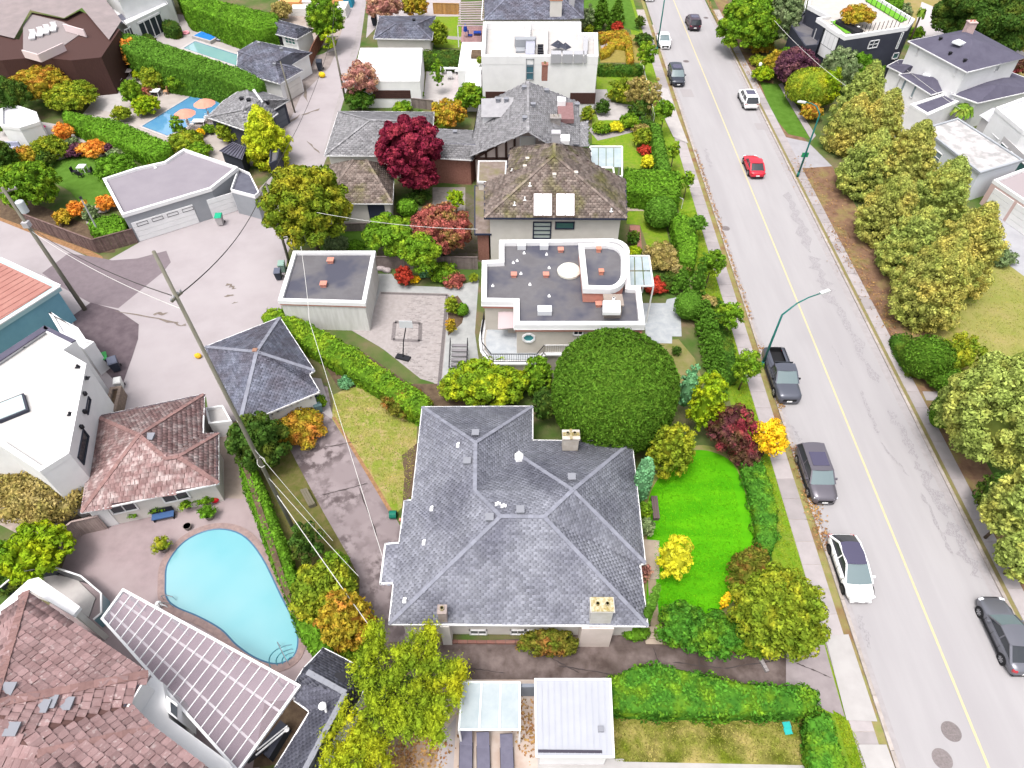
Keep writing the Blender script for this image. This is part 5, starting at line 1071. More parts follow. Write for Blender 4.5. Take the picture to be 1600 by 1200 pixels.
ring = [(0, 918), (30, 893), (78, 884), (126, 900), (158, 927), (158, 958), (146, 968)]; q = PL(ring, 1.3)
for i in range(len(q)-1):
    a_, b_ = q[i], q[i+1]; MB().beam(a_, b_, .1, .08).build('frame_bar', M_white, sp)
    MB().beam(Vector((a_.x, a_.y, .65)), Vector((b_.x, b_.y, .65)), .04, 1.2).build('glass_panel', mat('tinted_panel', (.13, .25, .29), rough=.1, coat=1) if i > 2 else M_glass, sp)
MB().prism(PL([(20, 925), (60, 895), (120, 905), (150, 935), (140, 965), (60, 935)], 0), .02, .1).build('floor', MATS['white_paving'], sp)
# glazed pergola over the terrace
PGm = mat('pergola_glass', (.37, .30, .35), (.33, .27, .32), scale=.8, rough=.2, alpha=.42)
PE = root('pergola', P(310, 1060, 3), 'long white framed glazed pergola beside the kidney shaped pool', 'pergola')
ca, cb, cc, cd = P(193, 922, 3.1), P(468, 1072, 3.1), P(372, 1205, 3.3), P(160, 967, 3.3)
for i, (a_, b_) in enumerate(((ca, cb), (cb, cc), (cc, cd), (cd, ca))): MB().beam(a_, b_, .14, .18, ext=.06).build('edge_beam', M_white, PE)
top = [ca.lerp(cb, k/20) for k in range(21)]; bot = [cd.lerp(cc, k/20) for k in range(21)]
for k in range(1, 20): MB().beam(top[k], bot[k], .05, .08).build('rafter', M_white, PE)
for k in range(20): MB().add([top[k]-Vector((0, 0, .02)), top[k+1]-Vector((0, 0, .02)), bot[k+1]-Vector((0, 0, .02)), bot[k]-Vector((0, 0, .02))], [(0, 1, 2, 3)]).build('glass_panel', PGm, PE)
for t_ in (.32, .72): MB().beam(ca.lerp(cd, t_)-Vector((0, 0, .25)), cb.lerp(cc, t_)-Vector((0, 0, .25)), .12, .16).build('cross_beam', M_white, PE)
for t_ in (0, .28, .56, .84, 1): c_ = ca.lerp(cb, t_); MB().box((c_.x, c_.y, 1.5), (.14, .14, 3.0)).build('post', M_white, PE)
# dark shingled pool wing
DS = Bld('pool_wing', 'charcoal shingled L shaped wing between the pool and the lime maple', [(505, 1013), (577, 1050), (562, 1092), (502, 1187), (470, 1290), (380, 1290), (430, 1200), (484, 1112), (460, 1094), (461, 1066), (475, 1044)], 2.8, M_white, inset=.3, cat='wing')
e = lambda x, y: (x, y, 2.8); r0 = (480, 1050, 4.0); r1 = (540, 1083, 4.0); r2 = (430, 1290, 4.0)
DS.roof([[e(505, 1013), e(577, 1050), r1, r0], [e(577, 1050), e(562, 1092), e(502, 1187), e(470, 1290), r2, r1], [e(461, 1066), e(475, 1044), e(505, 1013), r0], [e(461, 1066), r0, r1, e(484, 1112), e(460, 1094)], [e(484, 1112), r1, r2, e(380, 1290), e(430, 1200)]], M_shinb, (.32, .18, .025), M_white, tm=M_shin4, capm=M_ventd, ridge=[(r0, r1), (r1, r2)])
p = DS.hit(510, 1112); MB().tube([p, p+Vector((0, .1, .5)), p+Vector((-.2, .3, .55))], [.08]*3, 8).lathe([(.2, .4), (.22, .5), (.12, .62), (.01, .64)], (p.x-.15, p.y+.15, p.z), 12).build('flue_cowl', M_plas, DS.root)
DS.pipes([(534, 1064)], M_black, .2, .08)
# ------------------------------------------------------------------ bottom: glass patio roof and metal roofed shed
GP = root('patio_roof', P(768, 1100, 2.6), 'frosted glass patio roof with three bays above the dark loungers', 'patio roof'); q = PL([(723, 1066), (812, 1066), (812, 1140), (717, 1140)], 2.7)
for k in range(3):
    a0, a1 = q[0].lerp(q[1], k/3+.01), q[0].lerp(q[1], (k+1)/3-.01); b0, b1 = q[3].lerp(q[2], k/3+.01), q[3].lerp(q[2], (k+1)/3-.01)
    MB().add([a0, a1, b1, b0], [(0, 3, 2, 1)]).build('glass_panel', M_frost, GP)
for i in range(4): MB().beam(q[i], q[(i+1) % 4], .1, .1).build('edge_bar', mat('pale_bar', (.62, .66, .66)), GP)
for k in (1, 2): MB().beam(q[0].lerp(q[1], k/3), q[3].lerp(q[2], k/3), .1, .12).build('rafter', MATS['pale_bar'], GP)
for z_ in q: MB().box((z_.x, z_.y, 1.35), (.1, .1, 2.65)).build('post', M_white, GP)
MS = Bld('shed', 'white standing seam metal roofed shed at the bottom of the picture', [(836, 1063), (953, 1063), (959, 1183), (838, 1182)], 2.8, M_white, inset=.25, cat='shed')
q = MS.out; c0, c1, c2, c3 = q[0]+Vector((0, 0, .15)), q[1]+Vector((0, 0, .15)), q[2], q[3]
roof_ = bpy.data.objects.new('roof', None); COL.objects.link(roof_); roof_.parent = MS.root; roof_.location = (0, 0, 2.8)
pm = mat('white_metal', (.315, .325, .365), (.295, .305, .345), scale=1, rough=.5, spec=.5)
for k in range(12):
    a0, a1 = c0.lerp(c1, k/12), c0.lerp(c1, (k+1)/12-.004); b0, b1 = c3.lerp(c2, k/12), c3.lerp(c2, (k+1)/12-.004)
    mb = MB(); mb.add([a0, a1, b1, b0]+[v-Vector((0, 0, .08)) for v in (a0, a1, b1, b0)], [(0, 3, 2, 1), (4, 5, 6, 7), (0, 4, 7, 3), (1, 2, 6, 5), (3, 7, 6, 2), (0, 1, 5, 4)]); mb.beam(a0, b0, .045, .09)
    mb.build('roof_panel', pm, roof_)
MB().beam(c3+Vector((.1, .25, .02)), c2+Vector((-.6, .25, .02)), .14, .1).build('gutter', M_gutd, MS.root)
for a_, b_ in ((c0, c1), (c1, c2), (c2, c3), (c3, c0)): MB().beam(a_, b_, .1, .14, ext=.04).build('roof_trim', M_white, MS.root)
MB().box(tuple(P(939, 1139, 2.95)), (.3, .3, .16)).build('roof_vent', M_ventd, MS.root)
MB().beam(P(812, 1078, 1.6), P(837, 1078, 1.6), .2, 1.6).build('wall_panel', mat('slate_fence', (.17, .185, .215)), MS.root)
# ------------------------------------------------------------------ north east houses
NE = Bld('modern_house', 'black and white modern house with a fenced roof deck and turf strip', [(1265, -5), (1330, -30), (1430, 30), (1420, 42), (1321, 57), (1276, 28), (1294, 25), (1262, 8)], 7.2, M_dark, inset=.02)
NE.flat(mat('ivory_deck', (.42, .39, .365), (.38, .35, .33), scale=1), M_white, .3, .3, drop=.4)
A_, B_ = P(1276, 28, 7.2), P(1321, 57, 7.2)
NE.panel(4, 1278, 32, 1320, 84, M_white, 'white_wall', th=.1)
for i, (x0, y0, x1, y1) in enumerate([(1355, 62, 1374, 76)]): NE.window(3, x0, y0, x1, y1, M_white, M_glass, 2, 2)
NE.window(3, 1399, 50, 1412, 76, M_white, M_glassg, 1, 3); NE.window(3, 1393, 82, 1405, 92, M_white, M_glassg, 1)
NE.window(4, 1281, 60, 1312, 66, M_black, M_glass, 4, fw=.04); NE.window(4, 1268, 45, 1276, 70, M_white, M_glassg, 1)
NE.window(7, 1246, 14, 1258, 32, M_white, M_glass, 1); NE.window(3, 1318, 78, 1322, 82, M_white, M_glass, 1)
above(NE, [(1298, 33), (1322, 52), (1338, 50), (1312, 30)], 6.85, 6.9, mat('turf', (.10, .28, .02), (.13, .32, .03), scale=2), 'turf', zz=6.9)
above(NE, [(1306, 32), (1312, 29), (1350, 47), (1340, 51)], 6.85, 7.3, M_black, 'planter_box')
for k in range(10):
    c_ = P(1355, 0, 7.3).lerp(P(1420, 35, 7.3), k/9); MB().box((c_.x, c_.y, 7.5), (.06, .06, 1.1)).build('fence_post', M_black, NE.root)
    c_ = P(1300, -8, 7.3).lerp(P(1345, -20, 7.3), k/9) if 0 else P(1345, 48, 7.3).lerp(P(1405, 38, 7.3), k/9); MB().box((c_.x, c_.y, 7.5), (.06, .06, 1.1)).build('fence_post', M_black, NE.root)
above(NE, [(1352, 0), (1362, -4), (1418, 30), (1408, 34)], 6.85, 6.95, MATS['turf'], 'turf', zz=6.95)
DN = Bld('modern_house', 'dark blue lower volume of the black modern house behind the silver shrubs', [(1236, 40), (1262, 12), (1292, 30), (1278, 70), (1258, 72)], 5.0, M_dark, inset=.02, cat='house wing'); DN.flat(M_memb, M_dark, .2, .2)
NW2 = Bld('white_house', 'two storey white house with charcoal hip roof and one long skylight at the top right', [(1419, 64), (1518, 45), (1600, 90), (1511, 113)], 6.6, M_white, inset=.3)
h = [(1419, 64, 6.6), (1518, 44, 6.6), (1604, 90, 6.6), (1511, 113, 6.6)]; q0 = (1505, 53, 8.6); q1 = (1519, 60, 8.6)
NW2.roof([[h[0], h[1], q0], [h[1], h[2], q1, q0], [h[2], h[3], q1], [h[3], h[0], q0, q1]], M_purple, None, M_white)
NW2.chimney(1512, 50, 1.0, .9, 1.2, mat('pink_chimney', (.52, .38, .36), (.44, .32, .3), scale=4, bump=.4), pots=2, cap=M_coral); skylight(NW2, 1499, 68, 1.8, 1.3, None, M_dark, rz=math.radians(30)) if 0 else None
p = NW2.hit(1499, 68); MB().box((p.x, p.y, p.z+.15), (1.6, 1.2, .2), math.radians(32)).build('skylight', mat('bright_sky_pane', (.7, .72, .74), rough=.2), NW2.root)
NW2.vents([(1469, 62), (1484, 85), (1507, 96)], M_black, .3, .3)
for x, y in ((1431, 76), (1490, 108)): NW2.window(3, x, y, x+7, y+10, M_white, mat('grey_pane', (.22, .23, .25), rough=.2), 3, fw=.05)
NW2.window(2, 1553, 103, 1562, 112, M_white, MATS['grey_pane'], 2, fw=.05)
def lowroof(label, pts, z, ap, wall=M_white, sky=None, vents=None, ins=.3):
    b = Bld('house_wing', label, pts, z, wall, inset=ins, cat='house wing'); h = [(x, y, z) for x, y in pts]; n = len(h)
    b.roof([[h[i], h[(i+1) % n], ap] for i in range(n)], M_purple, None, M_white)
    if sky: p = b.hit(*sky); MB().box((p.x, p.y, p.z+.12), (1.4, 1.0, .2), math.radians(35)).build('skylight', MATS['bright_sky_pane'], b.root)
    return b
lowroof('small dark hipped porch roof with a square skylight, nearest the timber pole', [(1386, 103), (1405, 93), (1432, 94), (1458, 109), (1410, 115)], 3.2, (1422, 103, 4.2), sky=(1428, 98))
lwr = lowroof('dark hipped entrance wing with one square skylight in front of the two storey white house', [(1404, 116), (1465, 110), (1491, 138), (1455, 148)], 3.2, (1458, 122, 4.3), sky=(1451, 118))
for x0 in (1422, 1406): lwr.window(3, x0, 126+(x0-1406)*.55, x0+12, 142+(x0-1406)*.55, M_white, M_glassw, 1)
lowroof('long low charcoal roofed wing to the right of the entrance wing', [(1486, 146), (1522, 124), (1575, 111), (1620, 128), (1622, 140), (1528, 161)], 3.6, (1560, 132, 4.8))
cr = Bld('carport', 'white walled carport with small dark parallelogram roof', [(1422, 163), (1476, 145), (1500, 158), (1450, 180)], 3.0, M_white, inset=.02, cat='carport'); cr.flat(M_purple, M_white, .3, .45, drop=.1)
GH = Bld('flat_house', 'long pale grey flat roofed house behind the row of cypress trees', [(1442, 200), (1497, 184), (1600, 250), (1532, 270)], 3.8, mat('blue_white_wall', (.56, .58, .62), rough=.8), inset=.15)
GH.flat(mat('weathered_flat_roof', (.31, .30, .295), (.26, .255, .255), scale=.35, rough=.85, bump=.1, col3=(.46, .44, .44), scale3=.9), mat('grey_parapet', (.30, .315, .34)), .22, .25, drop=.12)
for x0, y0 in ((1446, 232), (1490, 264)): GH.window(3, x0, y0, x0+24, y0+16, M_white, M_glassw, 1, 3, zz=(.8, 2.7))
RM = Bld('modern_house', 'white modern house with ribbon windows at the right edge', [(1556, 168), (1600, 152), (1680, 180), (1680, 245), (1600, 205)], 5.2, M_white, inset=.05); RM.flat(mat('grey_flat', (.42, .42, .44)), M_white, .4, .35)
RL = Bld('modern_house', 'lower windowed storey under the ribbon window house at the right edge', [(1530, 180), (1552, 168), (1680, 235), (1680, 280), (1600, 246)], 3.4, mat('greige_wall', (.45, .43, .43)), inset=.35, cat='house wing')
RL.roof([[(1530, 180, 3.4), (1552, 168, 3.4), (1680, 235, 3.4), (1680, 280, 3.4), (1600, 232, 3.4)]], mat('grey_flat', (.42, .42, .44)), None, None)
for x0, y0, w_ in ((1537, 214, 18), (1560, 232, 10), (1576, 243, 11), (1590, 254, 14)): RL.window(4, x0, y0, x0+w_, y0+w_*.9, M_white, M_glassg, 1, zz=(1.0, 2.7))
PK = Bld('garage', 'pink stucco garage with two wide white doors at the right edge', [(1552, 281), (1600, 263), (1700, 330), (1700, 378), (1640, 340)], 3.0, mat('pink_stucco', (.52, .38, .36), (.48, .35, .33), scale=1), inset=.02, cat='garage'); PK.flat(mat('pink_grey_roof', (.29, .25, .26)), M_white, .3, .3)
for x0, y0, x1, y1 in ((1541, 316, 1570, 338), (1574, 341, 1612, 369)): PK.panel(4, x0, y0, x1, y1, M_white, 'garage_door', lines=4, zz=(.03, 2.4))
# ------------------------------------------------------------------ top left houses
BR = Bld('brown_house', 'dark brown house with broad grey roof planes and an upper terrace at the top left', [(-60, 30), (28, 60), (48, 18), (100, 28), (125, 15), (190, 45), (160, 90), (110, 95), (60, 90), (0, 95), (-60, 90)], 5.0, M_wood, inset=.2)
BR.roof([[(-60, -30, 6.5), (40, -30, 6.5), (48, 14, 5.6), (22, 60, 5.2), (-60, 40, 5.2)], [(40, -30, 6.5), (110, -30, 6.5), (128, 12, 5.6), (100, 28, 5.5), (48, 16, 5.6)], [(110, -30, 6.5), (150, -20, 6.2), (190, 32, 5.2), (170, 62, 5.2), (128, 12, 5.6)]], mat('taupe_roof', (.24, .20, .20), (.20, .17, .17), scale=.6), None, None)
above(BR, [(36, 40), (48, 22), (98, 34), (130, 50), (98, 72), (62, 90), (36, 84)], 5.0, 5.06, mat('terrace_boards', (.22, .19, .19)), 'terrace_floor')
for a_, b_ in (((37, 84), (62, 91)), ((62, 91), (101, 73)), ((101, 43), (133, 52))): MB().beam(P(*a_, 5.6), P(*b_, 5.6), .15, 1.0).build('parapet', mat('pink_white', (.60, .50, .50)), BR.root)
WT = Bld('white_house', 'white house with dark eave bands and tall glazed doors above the hedge', [(150, -62), (250, -62), (258, -32), (184, -2), (150, -28)], 6.5, M_white, inset=.1); WT.flat(M_white, M_white, .3, .3)
WU = Bld('house_wing', 'lower dark roofed veranda wing of the white house with glazed doors', [(172, 0), (250, -12), (262, 6), (196, 38), (176, 18)], 3.6, M_white, inset=.2, cat='house wing')
WU.roof([[(184, 24, 3.9), (250, -8, 3.9), (258, 5, 3.5), (190, 37, 3.5)]], M_shin4, None, M_white)
WU.window(2, 259, 45, 224, 62, M_white, M_glass, 4, fw=.25, zz=(.1, 2.9)); WU.window(2, 214, 66, 203, 72, M_white, M_glass, 3, fw=.15, zz=(.1, 2.9))
SN = Bld('low_house', 'small white parapet building among the gardens at the far left', [(0, 170), (18, 161), (57, 175), (62, 190), (30, 200), (0, 196)], 2.6, M_white, inset=.05, cat='outbuilding'); SN.flat(mat('pale_grey_roof', (.42, .42, .45)), M_white, .3, .3)
# ------------------------------------------------------------------ foliage colours
L_cedar = leafmat('cedar_green', (.05, .115, .014), (.085, .16, .022), (.06, .13, .015), sc=2.2, isl=.45)
L_hedge = leafmat('hedge_green', (.075, .175, .015), (.11, .22, .025), (.06, .13, .015), sc=1.1)
L_hedged = leafmat('dark_hedge', (.035, .09, .015), (.06, .13, .022), (.10, .13, .02), sc=1.1)
L_thuja = leafmat('thuja_green', (.065, .15, .02), (.09, .19, .03), sc=1.3, isl=.35)
L_box = leafmat('boxwood', (.04, .13, .02), (.07, .19, .025), (.14, .24, .02), sc=1.5)
L_yelg = leafmat('lime_leaves', (.21, .31, .015), (.13, .22, .018), (.31, .34, .015), sc=.8, isl=.4, thr3=.55)
L_yel = leafmat('golden_leaves', (.50, .46, .03), (.60, .54, .04), (.36, .37, .04), sc=1.4, isl=.3)
L_bamboo = leafmat('bamboo_yellow', (.42, .46, .03), (.28, .36, .025), (.52, .48, .04), sc=.9, isl=.35)
L_olive = leafmat('olive_yellow', (.32, .32, .11), (.22, .25, .07), (.42, .35, .11), sc=.55, isl=.5, sc3=.35, thr3=.55)
L_olive2 = leafmat('olive_green', (.28, .33, .11), (.19, .24, .07), (.38, .37, .11), sc=.6, isl=.5, sc3=.4)
L_mid = leafmat('mid_green', (.12, .225, .02), (.075, .155, .018), (.21, .29, .025), sc=1.0)
L_dark = leafmat('deep_green', (.035, .075, .018), (.05, .10, .02), (.08, .10, .02), sc=1.2)
L_ygreen = leafmat('yellow_green', (.19, .235, .025), (.11, .17, .02), (.31, .30, .03), sc=1.0)
L_red = leafmat('crimson_leaves', (.19, .018, .04), (.11, .012, .028), (.30, .04, .06), sc=1.3, isl=.5)
L_salm = leafmat('coral_leaves', (.33, .09, .075), (.25, .075, .06), (.20, .16, .05), sc=1.0, isl=.5)
L_pink = leafmat('dusty_pink_leaves', (.36, .17, .14), (.30, .13, .11), (.42, .26, .20), sc=1.0)
L_orange = leafmat('orange_leaves', (.62, .24, .03), (.52, .17, .03), (.62, .34, .06), sc=1.3)
L_amber = leafmat('amber_leaves', (.36, .23, .03), (.24, .23, .03), (.42, .16, .035), sc=1.0)
L_gold = leafmat('yellow_orange_leaves', (.72, .48, .02), (.66, .36, .02), (.60, .52, .04), sc=1.5)
L_purple = leafmat('purple_leaves', (.07, .025, .05), (.10, .04, .06), (.16, .07, .07), sc=1.3)
L_blue = leafmat('blue_spruce', (.10, .25, .15), (.14, .30, .19), sc=1.4)
L_silver = leafmat('silver_green', (.16, .21, .12), (.10, .145, .08), (.24, .28, .19), sc=1.5)
L_maroon = leafmat('maroon_leaves', (.10, .03, .04), (.085, .06, .03), (.28, .03, .05), sc=1.1, thr3=.6)
L_tan = leafmat('tan_leaves', (.30, .22, .10), (.22, .19, .07), (.34, .27, .16), sc=1.3)
L_brick = leafmat('brick_red_leaves', (.38, .045, .025), (.30, .04, .025), sc=1.5)
L_moss2 = leafmat('russet_groundcover', (.10, .13, .02), (.16, .12, .03), (.25, .08, .03), sc=1.4, thr3=.62)
# ------------------------------------------------------------------ hedges
HG_ = [
 ([(1118, 463), (1130, 470), (1142, 520), (1150, 560), (1152, 590), (1140, 590), (1128, 560), (1112, 500), (1095, 470)], 1.0, L_hedged, 'low hedge base under the row of pointed cedars'),
 ([(1058, 330), (1080, 340), (1090, 372), (1086, 410), (1064, 405), (1056, 360), (1050, 338)], 1.9, L_hedge, 'clipped hedge between the round shrub and the salmon flowering shrubs'),
 ([(978, 262), (1063, 268), (1062, 303), (1052, 308), (977, 296), (976, 275)], 2.2, L_hedge, 'thick bright green hedge next to the glass canopy'),
 ([(1018, 189), (1032, 195), (1048, 264), (1033, 270), (1024, 235)], 2.0, L_thuja, 'long narrow hedge beside the red and yellow flower bed'),
 ([(936, 100), (1004, 101), (1004, 108), (936, 107)], 1.2, L_hedged, 'thin dark hedge row on the south edge of the dry lawn'),
 ([(935, 50), (975, 46), (982, 50), (980, 58), (960, 54), (940, 62)], .9, L_amber, 'upper curl of the scalloped golden hedge'),
 ([(938, 78), (958, 60), (978, 60), (977, 70), (962, 68), (952, 80), (940, 85)], .9, L_amber, 'lower curl of the scalloped golden hedge'),
 ([(978, 55), (985, 56), (990, 92), (982, 96)], .9, L_amber, 'straight east arm of the scalloped golden hedge'),
 ([(1158, 722), (1166, 704), (1186, 704), (1202, 745), (1215, 790), (1217, 840), (1202, 868), (1188, 868), (1182, 810), (1171, 760)], .95, L_box, 'long loose hedge between the vivid lawn and the pavement'),
 ([(1150, 865), (1185, 850), (1200, 862), (1205, 880), (1165, 890)], 1.2, L_moss2, 'low brownish hedge at the south end of the vivid lawn'),
 ([(950, 1062), (990, 1040), (1030, 1036), (1070, 1045), (1110, 1055), (1160, 1065), (1215, 1070), (1250, 1068), (1282, 1080), (1280, 1100), (1262, 1112), (1200, 1112), (1130, 1115), (1050, 1112), (985, 1110), (955, 1105)], 1.7, L_box, 'broad leafy hedge running east from the white metal shed'),
 ([(1264, 1122), (1285, 1112), (1300, 1122), (1320, 1180), (1335, 1280), (1290, 1280), (1268, 1180)], 1.5, L_box, 'hedge at the bottom beside the driveway crossing'),
 ([(407, 492), (420, 480), (445, 484), (500, 512), (560, 545), (600, 575), (640, 600), (672, 622), (668, 650), (640, 640), (600, 612), (540, 575), (480, 540), (450, 520), (412, 502)], 1.6, L_mid, 'long diagonal hedge between the paver patio and the blue grey garage'),
 ([(373, 727), (392, 722), (410, 760), (428, 808), (440, 840), (455, 880), (470, 925), (500, 985), (520, 1015), (490, 1020), (465, 985), (448, 935), (425, 880), (398, 805), (380, 760)], 1.5, L_hedge, 'narrow double hedge with a bare gap bordering the pool deck'),
 ([(100, 172), (140, 180), (186, 188), (262, 222), (266, 228), (240, 243), (186, 222), (120, 196), (96, 182)], 2.0, L_hedge, 'clipped box hedge in front of the blue rectangular pool'),
 ([(186, 50), (215, 55), (300, 82), (380, 108), (400, 118), (412, 125), (400, 140), (372, 132), (320, 112), (250, 100), (205, 82), (188, 70)], 4.0, L_thuja, 'tall dense hedge separating the two pools at the top left'),
 ([(268, -30), (300, -10), (400, 15), (432, 22), (432, 40), (398, 46), (340, 26), (285, 5)], 4.0, L_hedge, 'tall bright hedge at the very top left behind the hot tub'),
 ([(253, 33), (266, 30), (277, 34), (280, 42), (270, 46), (254, 42)], 1.6, L_dark, 'dark clipped hedge block beside the glazed white doors'),
 ([(217, 52), (228, 50), (242, 58), (240, 62), (222, 60)], 1.2, L_dark, 'low dark hedge block in front of the glazed white doors'),
 ([(138, 345), (178, 334), (192, 341), (195, 356), (170, 364), (142, 362)], 1.4, L_hedge, 'rounded hedge block behind the brown fence corner'),
 ([(1395, 522), (1420, 520), (1432, 545), (1446, 575), (1425, 578), (1405, 548)], 1.0, L_hedged, 'dark hedge mound at the foot of the southernmost cypress'),
 ([(660, 78), (718, 78), (718, 96), (660, 94)], 1.6, L_dark, 'dark hedge panel between the white garage and the small lawn'),
 ([(1345, 85), (1392, 80), (1382, 108), (1352, 112)], 2.2, L_hedge, 'square trimmed hedge below the black house beside the timber pole'),
 ([(1330, -20), (1375, -30), (1412, -5), (1410, 8), (1370, 12), (1350, 0)], 2.2, L_hedge, 'bright hedge behind the fenced roof deck'),
 ([(1003, 180), (1016, 180), (1020, 192), (1004, 192)], 1.2, L_dark, 'short dark hedge by the white stone path'),
]
for i, (pts, h, m, lb) in enumerate(HG_):
    far = min(p[1] for p in pts) < 350
    hedge(pts, h, m, lb, leaf=.10 if not far else .13, dens=95 if not far else 60, bumpy=.16 if 'loose' in lb or 'leafy' in lb or 'diagonal' in lb else .07)
# bare double hedge gap
sheet('hedge_gap', [(388, 745), (396, 745), (432, 850), (460, 935), (480, 980), (474, 985), (450, 935), (424, 855)], M_soil, 230)
